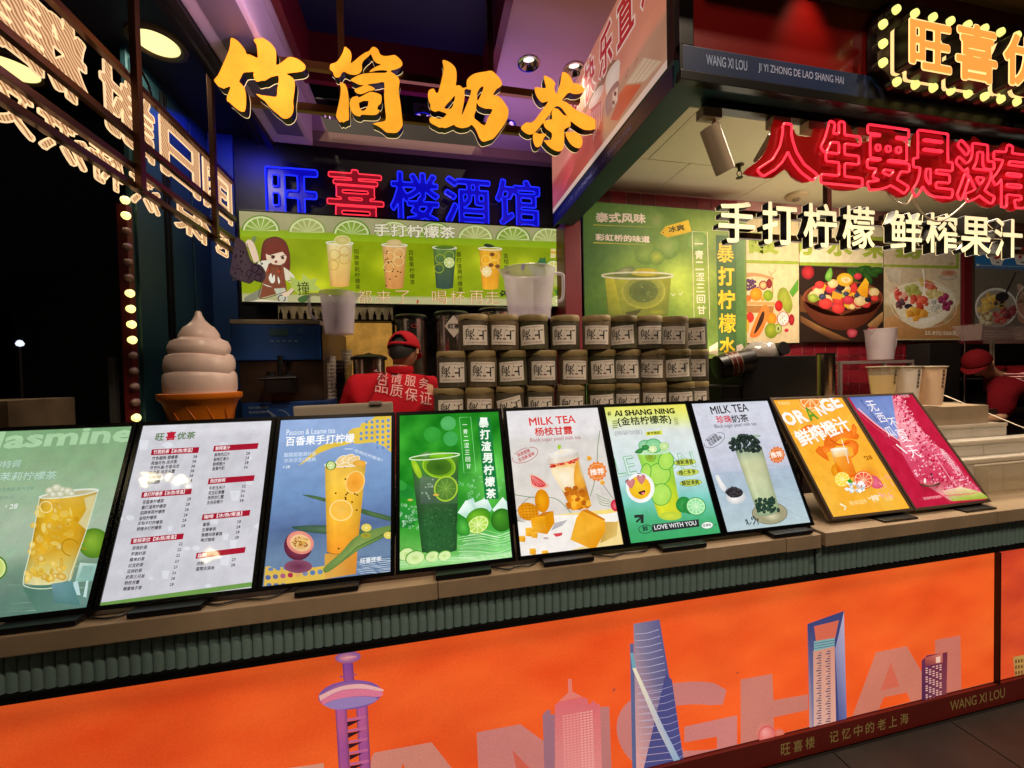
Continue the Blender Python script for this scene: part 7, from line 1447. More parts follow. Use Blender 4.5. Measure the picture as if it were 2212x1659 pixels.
m_ = MB(); q = (A.x + .005, 2.60 - .107); m_.add([(q[0], q[1], A.z - .03), (q[0] + .055, q[1], A.z - .10), (q[0], q[1], A.z - .17), (q[0] - .055, q[1], A.z - .10)], [(0, 1, 2, 3)]); m_.build('label', mat('label_white', 'b8aca0', .6), t)
v, f, a_ = fit_text('红茶', .03); MB().add([Vector((q[0] - .036 + .075 * p[0], q[1] - .001, A.z - .115 + .032 * p[1])) for p in v], f).build('lettering', mat('ink_black', '140c0c', .6), t)
urn(1070, 668, .11, 2.66, 'dull steel tea urn half hidden behind the top row of bamboo cups')
p = atY(797, 770, 2.38); t = thing('insulated_pot', 'low steel pot with a wide black lid left of the worker', 'pot', (p.x, 2.38, .88))
MB().lathe([(.085, .88), (.085, p.z - .02)], (p.x, 2.38, 0), 28).build('body', steel, t, smooth=True); MB().lathe([(.098, p.z - .02), (.098, p.z - .005), (.07, p.z + .008), (.03, p.z + .012), (.0, p.z + .022)], (p.x, 2.38, 0), 28, cap=False).build('lid', blkp, t, smooth=True)
MB().box(p.x - .5 + .5 + .14, .92, 2.25, 2.40, 1.40, 1.415).box(.16, .175, 2.25, 2.27, .88, 1.40).box(.86, .875, 2.25, 2.27, .88, 1.40).build('wire_shelf', mat('shelf_grey', '6a5c54', .4, .5), cat='shelf', label='narrow grey steel shelf behind the worker and the bamboo cups')
# --- amber lit pass-through and the dark strip of bottles above it
A = atY(742, 782, 2.93); B = atY(846, 698, 2.93); t = thing('amber_panel', 'dim amber lit back panel behind the worker and jug', 'panel', ((A.x + B.x) / 2, 2.93, A.z))
MB().box(A.x, B.x, 2.925, 2.948, A.z - .25, B.z).build('glow', mat('amber_glow', 'a87830', .5, emis='b8863a', es=.62, noise=.75, nscale=4), t)
A = atY(602, 690, 2.93); B = atY(848, 664, 2.93); t = thing('bottle_niche', 'narrow lit niche with small dark bottles under the lime menu', 'niche', ((A.x + B.x) / 2, 2.93, A.z))
MB().box(A.x, B.x, 2.925, 2.948, A.z, B.z).build('glow', mat('niche_glow', 'a8906a', .5, emis='8a7450', es=.35, noise=.9, nscale=14, stretch=(1, 1, .4)), t)
for k in range(15):
    x = A.x + .02 + k * (B.x - A.x - .04) / 14; h = .045 + .03 * rng.random(); MB().lathe([(.012, A.z), (.012, A.z + h * .6), (.005, A.z + h * .75), (.005, A.z + h)], (x, 2.91, 0), 10).build('bottle', (blkp, mat('dark_glass', '2a1a10', .1), mat('pale_pack', '8a7a68', .5))[k % 3 if k % 4 else 1], t, smooth=True)
MB().box(A.x, B.x, 2.89, 2.924, A.z - .012, A.z - .001).build('ledge', blkp, t)
# --- giant ice cream cone
Yc = 1.82; c0 = atY(*src(500, 900), Yc); mpp = (atY(*src(600, 900), Yc).x - atY(*src(500, 900), Yc).x) / 316  # metres per crop px
t = thing('giant_ice_cream', 'giant model soft ice cream with pinkish swirl in an orange wafer cup', 'model', (c0.x, Yc, .862))
zc = lambda y: atY(*src(500, 600 + y / 3.16), Yc).z
pr = [(0, 562), (14, 563), (22, 575), (28, 600), (48, 640), (85, 680), (112, 700), (135, 735), (150, 765), (150, 785), (165, 796), (205, 812), (222, 845), (228, 875), (220, 902), (214, 912), (240, 925), (252, 955), (258, 990), (256, 1030), (246, 1052), (258, 1066), (266, 1090), (268, 1130), (266, 1180), (258, 1205), (262, 1216)]
m_ = MB(); n = 48; vs_ = []; fs = []
cx = -12
for i, (r, y) in enumerate(pr):
    for k in range(n):
        a_ = 2 * math.pi * k / n; sl = 22 * math.sin(a_ + .6) * min(1, r / 120) * (1 if y < 1180 else 0); vs_.append(Vector((c0.x + r * mpp * math.cos(a_) * (1 + .015 * math.sin(3 * a_)), Yc + r * mpp * math.sin(a_), zc(y) + sl * mpp * math.cos(a_ * .5) * .9)))
for i in range(len(pr) - 1):
    for k in range(n): fs.append((i * n + k, i * n + (k + 1) % n, (i + 1) * n + (k + 1) % n, (i + 1) * n + k))
m_.add(vs_, fs).build('swirl', mat('pink_cream_plastic', 'd2b8ae', .36, noise=.08, nscale=8, bump=.12, bscale=24, coat=.15), t, smooth=True)
m_ = MB().lathe([(r * mpp, zc(y)) for r, y in ((280, 1205), (306, 1210), (306, 1240), (296, 1256), (268, 1280), (245, 1350), (228, 1410), (222, 1440), (215, 1600))], (c0.x, Yc, 0), 48); m_.build('wafer_cup', mat('wafer_orange', 'c86a14', .4, noise=.12, nscale=7, bump=.2, bscale=18), t, smooth=True)
for k in range(12):
    a_ = 2 * math.pi * k / 12; m_2 = MB(); r0 = 250 * mpp
    m_2.tube([Vector((c0.x + (258 - 6 * j) * mpp * math.cos(a_ + j * .06), Yc + (258 - 6 * j) * mpp * math.sin(a_ + j * .06), zc(1290 + j * 28))) for j in range(6)], .0025, 5).build('wafer_rib', mat('wafer_orange'), t)
MB().lathe([(.06, .862), (.06, zc(1600))], (c0.x, Yc, 0), 20).build('stand', blkp, t)
# --- measuring jugs
frost = mat('frosted_plastic', 'e6dce8', .3, alpha=.42, noise=.06, nscale=5)
def jug(px, pyb, pyt, Yc, wtop, lab, hs=-1, ticks=True, mt=None):
    A = atY(px, pyb, Yc); B = atY(px, pyt, Yc); h = B.z - A.z; t = thing('measuring_jug', lab, 'jug', (A.x, Yc, A.z)); mt = mt or frost
    rt, rb = wtop / 2, wtop / 2 * .80
    MB().lathe([(rb, A.z), (rb * 1.01, A.z + .01), (rt * .985, B.z - .012), (rt * 1.04, B.z), (rt * 1.02, B.z + .003), (rt * .96, B.z - .008), (rb * .96, A.z + .008)], (A.x, Yc, 0), 40).build('body', mt, t, smooth=True)
    x = A.x + hs * rt; P_ = [Vector((x - hs * .004, Yc, B.z - .01)), Vector((x + hs * .045, Yc, B.z - .012)), Vector((x + hs * .052, Yc, B.z - .05)), Vector((x + hs * .046, Yc, B.z - h * .55)), Vector((x + hs * .02, Yc, B.z - h * .62))]
    MB().tube(smooth_path(P_, 5), .009, 8).build('handle', mt, t, smooth=True)
    if ticks:
        m_ = MB()
        for k in range(16): z = A.z + .03 + k * (h - .06) / 15; r_ = (rb + (rt - rb) * (z - A.z) / h) + .001; m_.add([Vector((A.x + r_ * math.sin(q), Yc - r_ * math.cos(q), z + dz)) for dz in (0, .0015) for q in np.linspace(-.1, .25 + .2 * (k % 5 == 0), 6)], [(i, i + 1, i + 7, i + 6) for i in range(5)])
        m_.build('scale_marks', mat('scale_ink', '8a7c90', .6), t)
    m_ = MB(); m_.add([Vector((A.x - hs * (rt - .002), Yc - .03, B.z - .003)), Vector((A.x - hs * (rt + .03), Yc, B.z + .006)), Vector((A.x - hs * (rt - .002), Yc + .03, B.z - .003)), Vector((A.x - hs * (rt - .006), Yc, B.z - .05))], [(0, 1, 3), (1, 2, 3)]); m_.build('spout', mt, t)
    return t
jug(733, 722, 633, 2.20, .172, 'frosted measuring jug hooked on the right edge of the soft serve machine')
jug(1144, 690, 585, 2.02, .268, 'large frosted measuring jug right behind the top row of bamboo cups', hs=1)
MB().box(.30, .60, 1.92, 2.14, 1.70, 1.715).box(.31, .33, 1.95, 1.97, .862, 1.70).box(.57, .59, 1.95, 1.97, .862, 1.70).build('jug_stand', mat('shelf_grey'), cat='stand', label='thin steel stand that carries the large jug behind the bamboo cups')
jug(1902, 777, 712, 2.42, .19, 'frosted measuring jug on the grey shelf in front of the fruit bowl poster', hs=1, ticks=False, mt=mat('frosted_grey', 'a89a9e', .4, alpha=.55))
# --- white till screen seen from behind
t = thing('till_screen', 'white till screen back standing behind the blue passion fruit board', 'screen', (-.29, 1.62, .9))
A = atY(632, 878, 1.6); B = atY(848, 869, 1.6)
M_ = Matrix.Translation((0, 0, 0)); x0, x1 = A.x, B.x; zt_ = (A.z + B.z) / 2
MB().add([Vector((x, 1.6 + dy, z)) for x, zz in ((x0, A.z), (x1, B.z + .002)) for dy, z in ((0, zz), (.02, zz), (.06, zz - .26), (.04, zz - .26))], [(0, 1, 2, 3), (7, 6, 5, 4), (0, 4, 5, 1), (1, 5, 6, 2), (2, 6, 7, 3), (3, 7, 4, 0)]).build('shell', mat('till_white', 'b4a898', .4), t, bevel=.008)
MB().box(x1 - .085, x1 - .04, 1.594, 1.615, B.z - .006, B.z + .006).build('clip', mat('till_grey', '8a7c78', .4), t, bevel=.002)
MB().box(-.34, -.24, 1.62, 1.74, .862, .88).build('foot', whp, t, bevel=.004); MB().box(-.305, -.275, 1.66, 1.69, .88, 1.2).build('stem', whp, t)

# --- bamboo cups
bam = [mat('bamboo_%s' % n, c, .55, noise=.32, nscale=9, stretch=(5, 5, .8), bump=.45, bscale=30) for n, c in (('grey', '5a5242'), ('olive', '545038'), ('tan', '6a5a42'))]
lip = [mat('bamboo_lip_%s' % n, c, .5, noise=.25, nscale=14, bump=.2) for n, c in (('pale', '8e7a50'), ('gold', '7c6a40'))]
labm = mat('cup_label_paper', 'e6dccf', .6, noise=.05, nscale=20); inkm = mat('brush_ink', '1a0c10', .6); sealm = mat('seal_red', '7a3a28', .6); finem = mat('fine_ink', '8a6a62', .6)
RC, HC = .0655, .153
def cup_proto(i, tiltdeg):
    t = thing('bamboo_cup', 'bamboo cup', 'bamboo cup', (0, 0, 0), 'upturned bamboo cups stacked in rows behind the boards'); e = (0, .0015, -.001)[i]
    n = 30; vs_ = []; fs = []; pr = [(.0, 0), (RC * .97, 0), (RC + e, .004), (RC + e * .5, HC * .4), (RC - e, HC * .78), (RC + .0005, HC * .80), (RC + .0015, HC * .815), (RC - .0005, HC * .825)]
    for r, z in pr:
        for k in range(n): a_ = 2 * math.pi * k / n; vs_.append(Vector((r * math.cos(a_), r * math.sin(a_), z + .0 * k)))
    for j in range(len(pr) - 1):
        for k in range(n): fs.append((j * n + k, j * n + (k + 1) % n, (j + 1) * n + (k + 1) % n, (j + 1) * n + k))
    MB().add(vs_, fs).build('body', bam[i], t, smooth=True)
    m_ = MB(); vs_ = []; fs = []; pr = [(RC - .0006, HC * .822), (RC + .0012, HC * .86), (RC + .0004, HC * .965), (RC - .002, HC), (RC - .009, HC), (RC - .012, HC - .012), (0, HC - .013)]
    for j, (r, z) in enumerate(pr):
        for k in range(n): a_ = 2 * math.pi * k / n; vs_.append(Vector((r * math.cos(a_), r * math.sin(a_), z + (.004 * math.sin(2 * a_ + i) + .002 * math.sin(5 * a_) if j < 2 else 0))))
    for j in range(len(pr) - 1):
        for k in range(n): fs.append((j * n + k, j * n + (k + 1) % n, (j + 1) * n + (k + 1) % n, (j + 1) * n + k))
    m_.add(vs_, fs).build('lip', lip[i % 2], t, smooth=True)
    W, H, z0 = .114, .083, .022; ca, sa = math.cos(math.radians(tiltdeg)), math.sin(math.radians(tiltdeg))
    def P_(u, v, d=.0018):    # u,v in 0..1 on the label, faces -Y
        x, z = (u - .5) * W, (v - .5) * H; x, z = x * ca - z * sa, x * sa + z * ca; a_ = x / RC; r = RC + d; return Vector((r * math.sin(a_), -r * math.cos(a_), z0 + H / 2 + z))
    m_ = MB(); g = 10; m_.add([P_(u / g, v) for v in (0, 1) for u in range(g + 1)], [(u, u + 1, g + 2 + u, g + 1 + u) for u in range(g)]); lab = m_.build('label', labm, t, smooth=True)
    def txt(s_, u0, u1, v0, v1, bold, mm, nm):
        v, f, a_ = fit_text(s_, bold, 2); MB().add([P_(u1 - (u1 - u0) * p[0], v1 - (v1 - v0) * p[1], .0023) for p in v], f).build(nm, mm, lab)
    txt('海', .10, .46, .24, .82, .01, inkm, 'brush_letter'); txt('上', .58, .94, .26, .78, .03, inkm, 'brush_letter')
    txt('百年手作竹筒奶茶', .16, .88, .08, .16, 0, finem, 'fine_print'); txt('WANG XI LOU BAMBOO TEA OLD SHANGHAI', .20, .94, .88, .94, 0, finem, 'fine_print')
    m_ = MB(); m_.add([P_(u, v, .0023) for u, v in ((.49, .26), (.60, .26), (.60, .33), (.49, .33))], [(0, 1, 2, 3)]); m_.build('seal', sealm, lab)
    m_ = MB(); m_.add([P_(u, v, .0023) for u, v in ((.54, .38), (.547, .38), (.547, .68), (.54, .68))], [(0, 1, 2, 3)]); m_.build('rule', finem, lab)
    return t
protos = [cup_proto(0, 0), cup_proto(1, 3), cup_proto(2, -2), cup_proto(0, 13)]
YC = 1.75; rows = [([1023, 1088, 1152, 1221, 1287, 1345, 1398, 1456, 1512], 1.586, 'top'), ([975, 1039, 1104, 1170, 1236, 1298, 1353, 1406, 1459, 1512], 1.431, 'middle'), ([966, 1031, 1096, 1163, 1228, 1296, 1350, 1407, 1466, 1512], 1.276, 'bottom')]
words_ = ['leftmost', 'second', 'third', 'fourth', 'fifth', 'sixth', 'seventh', 'eighth', 'ninth', 'tenth']; used_p = set()
for px_, z, nm in rows:
    for i, px in enumerate(px_):
        k = (i * 2 + len(nm)) % 3
        if nm == 'bottom' and i == 2: k = 3
        p = atY(px, 700, YC); loc = Vector((p.x, YC + (rng.random() - .5) * .012 + (.05 if i == len(px_) - 1 else 0), z)); rz = -math.atan2(p.x, YC) * .85 + (rng.random() - .5) * .3
        last = i == len(px_) - 1; lab = ('last' if last else words_[i]) + ' bamboo cup from the ' + ('right end' if last else 'left') + ' in the ' + nm + ' row of the stack'
        lab = 'rightmost bamboo cup in the %s row, by the green poster lettering' % nm if last else 'leftmost bamboo cup in the %s row of the stack' % nm if i == 0 else '%s bamboo cup from the left in the %s row of the stack' % (words_[i], nm)
        if nm == 'bottom' and i == 2: lab = 'bamboo cup with a slanted paper label, third from the left in the bottom row'
        if k not in used_p: used_p.add(k); index_kids(protos[k]); protos[k].location = loc; protos[k].rotation_euler.z = rz; protos[k]['label'] = lab
        else: dup(protos[k], loc, rz, lab)
MB().box(-.02, 1.47, 1.66, 1.90, 1.255, 1.274).box(0, .03, 1.68, 1.88, .862, 1.255).box(1.42, 1.45, 1.68, 1.88, .862, 1.255).build('cup_shelf', mat('wood_dark', '3a2a1e', .5), cat='shelf', label='low dark shelf that carries the rows of bamboo cups')

# --- right unit things
t = thing('black_display_box', 'plain black box standing behind the pearl milk tea board', 'box', (1.95, 1.9, .872))
A = atY(1605, 770, 1.9); B = atY(1765, 767, 1.9); MB().box(A.x, B.x, 1.9, 2.2, .872, A.z).build('body', mat('matt_black', '120e0d', .5), t, bevel=.004)
m_ = MB().box(A.x - .12, A.x - .001, 1.92, 2.15, .872, atY(1550, 838, 1.9).z); m_.build('side_block', mat('dark_grey_block', '1e1c1c', .45), t, bevel=.004); MB().box(A.x - .125, A.x - .001, 1.915, 2.15, atY(1550, 838, 1.9).z + .001, atY(1550, 834, 1.9).z).build('side_lid', mat('grey_lid', '4a4848', .4), t)
v, f, a_ = fit_text('旺喜楼', 0); q_ = atY(1560, 824, 2.18)
m_ = thing('film_roll', 'black and red printed film roll lying across the end of the black box', 'roll', atY(1572, 788, 1.95)); c_ = atY(1578, 788, 1.93)
Ry = Matrix.Rotation(math.radians(78), 4, 'Y') @ Matrix.Rotation(math.radians(8), 4, 'X')
MB().lathe([(.0, -.085), (.045, -.085), (.066, -.075), (.068, -.03), (.0, -.03)], c_, 28, M=Ry, cap=False).build('end', blkp, m_, smooth=True)
MB().lathe([(.069, -.03), (.0695, .03)], c_, 28, M=Ry).build('printed_band', mat('roll_red', '5a1618', .35, noise=.5, nscale=12), m_, smooth=True); MB().lathe([(.066, .031), (.062, .12), (.0, .121)], c_, 28, M=Ry, cap=False).build('core', mat('roll_dark', '1a1416', .35), m_, smooth=True)
for z_ in (-.028, .0, .028): MB().lathe([(.0702, z_), (.0702, z_ + .004)], c_, 28, M=Ry).build('stripe', mat('roll_cream', '9a8a70', .5), m_)
t = thing('plastic_bag_roll', 'crumpled clear plastic bag around a dark roll on top of the black box', 'bag', atY(1650, 770, 2.05)); c_ = atY(1645, 760, 2.05)
m_ = MB(); pr = [(0, 0), (.12, 0), (.125, .02), (.11, .05), (.085, .072), (.05, .084), (0, .088)]; m_.lathe(pr, (0, 0, 0), 30); 
for v_ in m_.v: d_ = .012 * math.sin(v_.x * 90 + v_.y * 60) + .01 * math.sin(v_.y * 130 + v_.z * 80); v_.x = v_.x * (1 + d_ * 4) + c_.x; v_.y = v_.y * .7 + c_.y; v_.z = v_.z * (1 + d_ * 6) + A.z + .001
m_.build('bag', mat('clear_wrap', 'a8a098', .15, alpha=.75, bump=.9, bscale=40, coat=.6), t, smooth=True)
MB().lathe([(.04, -.03), (.04, .03)], (c_.x + .07, c_.y - .06, A.z + .042), 22, M=Matrix.Rotation(math.radians(80), 4, 'X')).build('roll', mat('roll_dark'), t, smooth=True)
A2 = atY(1784, 846, 2.1); t = thing('steel_canister', 'tall steel canister right of the black box', 'canister', (A2.x, 2.1, .872)); MB().lathe([(.05, .872), (.05, atY(1784, 766, 2.1).z)], (A2.x, 2.1, 0), 28).build('body', mat('canister_steel', 'a89080', .22, 1, noise=.3, nscale=6, stretch=(6, 6, .3)), t, smooth=True); MB().lathe([(.052, atY(1784, 766, 2.1).z + .001), (.052, atY(1784, 763, 2.1).z)], (A2.x, 2.1, 0), 28).build('lid', blkp, t, smooth=True)
# grey steel shelf with pans
t = thing('steel_shelf', 'grey steel shelf frame with dark pans on the bench under the fruit bowl poster', 'shelf', (3.2, 2.42, 1.14))
L0 = atY(1815, 776, 2.32).x; L1_ = atY(1975, 780, 2.32).x; zs = atY(1900, 778, 2.4).z - .004
MB().box(L0, L1_, 2.32, 2.6, zs - .022, zs).build('top_plate', mat('shelf_grey2', '7a6a66', .4, .4), t, bevel=.002)
for x in (L0, (L0 + L1_) / 2 + .06, L1_ - .02): MB().box(x, x + .02, 2.32, 2.34, 1.14, zs - .022).build('post', mat('shelf_grey2'), t)
for i, (x, r_) in enumerate(((L0 + .16, .07), (L0 + .33, .06), (L0 + .55, .08))):
    for z_ in (1.14, 1.20): MB().lathe([(r_ * .8, z_), (r_, z_ + .05), (r_ * 1.06, z_ + .052), (r_ * .96, z_ + .048)], (x, 2.45, 0), 20).build('pan', dsteel, t, smooth=True)
t = thing('black_freezer', 'black upright appliance right of the red tiles with a steel pole beside it', 'appliance', (4.5, 2.6, 1.14))
A = atY(2008, 800, 2.6); B = atY(2074, 741, 2.6); MB().box(A.x, B.x, 2.6, 2.77, 1.14, B.z).build('body', mat('matt_black'), t, bevel=.004); MB().lathe([(.008, 1.14), (.008, B.z + .02)], (B.x + .02, 2.58, 0), 10).build('pole', steel, t)
t = thing('dark_cabinet', 'dark open cabinet behind the bending worker at the right edge', 'cabinet', (5.6, 2.7, 1.14)); MB().box(B.x + .05, 6.6, 2.70, 2.79, .9, B.z).build('back', mat('cab_dark', '181010', .6), t)
for z_ in (1.35, 1.5): MB().box(B.x + .05, 6.6, 2.62, 2.70, z_, z_ + .012).build('shelf_board', mat('cab_wood', '3a2a24', .5), t)
A = atY(2095, 735, 2.5); B = atY(2212, 702, 2.5); t = thing('clear_basket', 'clear ribbed plastic basket on a pole stand at the right edge', 'basket', (A.x + .3, 2.5, A.z))
MB().add([Vector((x, y, z)) for z, dx, dy in ((A.z, .05, .04), (B.z, 0, 0)) for x, y in ((A.x + dx, 2.42 + dy), (B.x + .1 - dx, 2.42 + dy), (B.x + .1 - dx, 2.62 - dy), (A.x + dx, 2.62 - dy))], [(0, 1, 2, 3), (0, 4, 5, 1), (1, 5, 6, 2), (2, 6, 7, 3), (3, 7, 4, 0)]).build('tub', mat('clear_tub', '9a8480', .2, alpha=.55, bump=.3), t)
for k in range(3): MB().box(A.x + .02 + k * .001, B.x + .09, 2.415, 2.42, A.z + .02 + k * .022, A.z + .024 + k * .022).build('rib', mat('rib_clear', 'b09a94', .3, alpha=.7), t)
MB().tube([Vector((A.x + .28, 2.52, 1.14)), Vector((A.x + .28, 2.52, A.z))], .009, 8).tube([Vector((A.x + .31, 2.52, 1.14)), Vector((A.x + .31, 2.52, A.z))], .007, 8).build('pole', mat('pole_tan', '8a7868', .4, .4), t)
# drinks on the ledge
def drink_cup(px, pyt, pyb, Yc, w, lab, cm, fill, ftop=.85, txt=None):
    A = atY(px, pyb, Yc); B = atY(px, pyt, Yc); h = B.z - A.z; t = thing('drink_cup', lab, 'drink cup', (A.x, Yc, A.z), 'made drinks on the ledge'); rt = w / 2; rb = rt * .70
    MB().lathe([(rb, A.z), (rt * .97, B.z - .006), (rt * .95, B.z - .006), (rb * .95, A.z + .004)], (A.x, Yc, 0), 32, cap=False).build('cup', cm, t, smooth=True)
    MB().lathe([(rb * .93, A.z + .003), ((rb + (rt - rb) * ftop) * .93, A.z + h * ftop)], (A.x, Yc, 0), 28).build('drink', fill, t, smooth=True)
    MB().lathe([(rt * .98, B.z - .007), (rt * 1.08, B.z - .004), (rt * 1.08, B.z), (0, B.z + .001)], (A.x, Yc, 0), 32, cap=False).build('seal_lid', mat('seal_film', 'd8ccb0', .3), t, smooth=True)
    if txt:
        m_ = MB(); ang = math.atan2(A.x, Yc) * .4 - .35
        for i, ch in enumerate(txt):
            v, f, a_ = fit_text(ch, .03); s_ = .016; z0 = B.z - .035 - i * .020; r_ = rb + (rt - rb) * (z0 + s_ / 2 - A.z) / h + .001
            m_.add([Vector((A.x + r_ * math.sin(-ang + (p[0] - .5) * s_ / r_), Yc - r_ * math.cos(-ang + (p[0] - .5) * s_ / r_), z0 + s_ * p[1])) for p in v], f)
        m_.build('lettering', mat('cup_ink', '4a3a2c', .6), t)
drink_cup(1907, 791, 866, 1.72, .135, 'yellow fruit tea cup, first of the three drinks on the ledge', mat('clear_pp', 'f4ecd0', .15, alpha=.25), mat('yellow_tea', 'f4c83c', .2), .74, '旺喜优茶')
drink_cup(1957, 791, 872, 1.68, .13, 'pale milky cup standing between the yellow cup and the peach cup', mat('milky_pp', 'eee0d0', .3), mat('milk_tea', 'c8ac90', .4), .9, '旺喜优茶有')
drink_cup(2010, 791, 874, 1.64, .125, 'peach coloured printed cup, nearest the stepped display', mat('peach_pp', 'f0cca8', .35), mat('milk_tea'), .9, '旺喜楼优茶')
MB().box(2.16, 2.98, 1.60, 1.80, .872, 1.262).build('ledge_block', stone, cat='ledge', label='stone ledge block that carries the three made drinks')
# stepped ice display
t = thing('stepped_display', 'stepped frosted tile display with clear acrylic edges at the right end of the counter', 'display', (2.8, 1.5, .872))
ft = mat('frosted_tile', 'b8b0a4', .3, noise=.14, nscale=6, coat=.2); eg = mat('acrylic_edge', 'd8ccb8', .1, alpha=.55)
S_ = [(1.86, 1.30, 3.0), (1.76, 1.262, 3.04), (1.66, 1.215, 3.04), (1.56, 1.165, 3.04), (1.47, 1.10, 3.5), (1.40, 1.03, 3.5)]
for i, (y, z, xr) in enumerate(S_):
    y2 = 1.96 if i == 0 else S_[i - 1][0]; xs = 2.20 if i < 4 else 2.26; seam = [xs, xs + (xr - xs) * .36, xs + (xr - xs) * .7, xr]
    for j in range(3): MB().box(seam[j] + .0012, seam[j + 1] - .0012, y, y2 - .001, .873 if i > 3 else 1.0, z).build('step_tile', ft, t, bevel=.002)
    MB().box(xs, xr, y - .004, y - .001, z - .012, z + .006).build('acrylic_edge', eg, t)
for (y0, za_, y1, zb_) in ((1.86, 1.31, 1.56, 1.175),): MB().tube([Vector((3.045, y0 + .05, za_ + .03)), Vector((3.045, 1.40, 1.10))], .003, 6).build('glass_edge', mat('glass_edge', 'cfc4b0', .15), t)
MB().box(2.42, 3.5, 1.345, 1.349, .873, 1.02).box(2.42, 2.424, 1.30, 1.345, .873, 1.02).build('clear_bin', mat('clear_bin_acrylic', 'c8b898', .12, alpha=.35), t)
MB().box(2.42, 3.5, 1.343, 1.351, 1.0205, 1.025).build('bin_rim', eg, t)
# crumpled dark leaves between the boards
t = thing('dried_leaves', 'crumpled dark brown dried leaves bundle between the pearl tea board and the orange board', 'leaves bundle', (1.52, 1.45, .872))
dl = mat('dried_leaf', '5a4436', .4, noise=.4, nscale=14, coat=.3)
for k in range(26):
    c_ = Vector((1.515 + rng.random() * .11, 1.43 + rng.random() * .10, .90 + rng.random() * .26)); d_ = Vector((rng.random() - .5, (rng.random() - .5) * .4, rng.random() - .35)).normalized() * (.04 + .03 * rng.random()); s_ = d_.cross(Vector((rng.random() - .5, 1, rng.random() - .5))).normalized() * .014
    m_ = MB(); m_.add([c_ - d_, c_ - d_ * .3 + s_, c_ + d_ * .4 + s_ * .8, c_ + d_, c_ + d_ * .4 - s_ * .7 + Vector((0, .01, 0)), c_ - d_ * .3 - s_ + Vector((0, .012, 0)), c_], [(0, 1, 6), (1, 2, 6), (2, 3, 6), (3, 4, 6), (4, 5, 6), (5, 0, 6)]); m_.build('leaf', dl, t)

# ================================================================ PEOPLE
def skin_mesh(name, nodes, edges, M, parent, sub=2, root=0, clip=None):
    me = bpy.data.meshes.new(name); off = origin_of(parent) if parent else Vector(); me.from_pydata([Vector(n[0]) - off for n in nodes], edges, [])
    o = bpy.data.objects.new(name, me); COL.objects.link(o); md = o.modifiers.new('s', 'SKIN'); md.use_smooth_shade = True; sv = me.skin_vertices[0].data
    for i, n in enumerate(nodes): r = n[1]; sv[i].radius = (r, r) if not isinstance(r, tuple) else r; sv[i].use_root = (i == root)
    m2 = o.modifiers.new('u', 'SUBSURF'); m2.levels = m2.render_levels = sub
    dg = bpy.context.evaluated_depsgraph_get(); dg.update(); res = bpy.data.meshes.new_from_object(o.evaluated_get(dg)); res.name = name
    bpy.data.objects.remove(o); bpy.data.meshes.remove(me); res.materials.clear(); res.materials.append(M)
    o = bpy.data.objects.new(name, res); COL.objects.link(o); o.parent = parent; res.polygons.foreach_set('use_smooth', [True] * len(res.polygons)); return o
skinm = mat('skin', 'b48468', .55, noise=.05); shirtm = mat('red_shirt', 'aa1422', .85, spec=.15, noise=.12, nscale=6, bump=.35, bscale=14); capm = mat('red_cap', 'a01622', .8, spec=.15, noise=.08, bump=.15, bscale=80); hairm = mat('black_hair', '120c0a', .6, bump=.3, bscale=120); trou = mat('dark_trousers', '16161c', .8)
def head_geo(c, R, yaw_, pit):
    """head with nose, ears and eyes; local -Y is the face"""
    m_ = MB(); M_ = Matrix.Translation(c) @ Matrix.Rotation(yaw_, 4, 'Z') @ Matrix.Rotation(pit, 4, 'X'); V_ = []; n, k_ = 24, 14
    for j in range(k_ + 1):
        ph = math.pi * j / k_; zz = math.cos(ph); rr = math.sin(ph)
        for i in range(n):
            a_ = 2 * math.pi * i / n; x, y, z = rr * math.cos(a_) * .86, rr * math.sin(a_) * 1.02, zz * 1.22
            if z < -.2: q = (-.2 - z); x *= 1 - .38 * q; y = y * (1 - .25 * q) - .12 * q
            V_.append(M_ @ (Vector((x, y, z)) * R))
    F_ = [(j * n + i, j * n + (i + 1) % n, (j + 1) * n + (i + 1) % n, (j + 1) * n + i) for j in range(k_) for i in range(n)]
    m_.add(V_, F_)
    T = lambda x, y, z: M_ @ (Vector((x, y, z)) * R)
    m_.add([T(-.13, -.96, -.22), T(.13, -.96, -.22), T(0, -.98, .18), T(0, -1.26, -.18)], [(0, 3, 2), (1, 2, 3), (0, 1, 3)])
    for s_ in (-1, 1): m_.tube([T(s_ * .84, .05, .22), T(s_ * .98, .12, .16), T(s_ * .98, .1, -.08), T(s_ * .86, .0, -.22)], [R * .06, R * .11, R * .1, R * .05], 8)
    return m_, M_
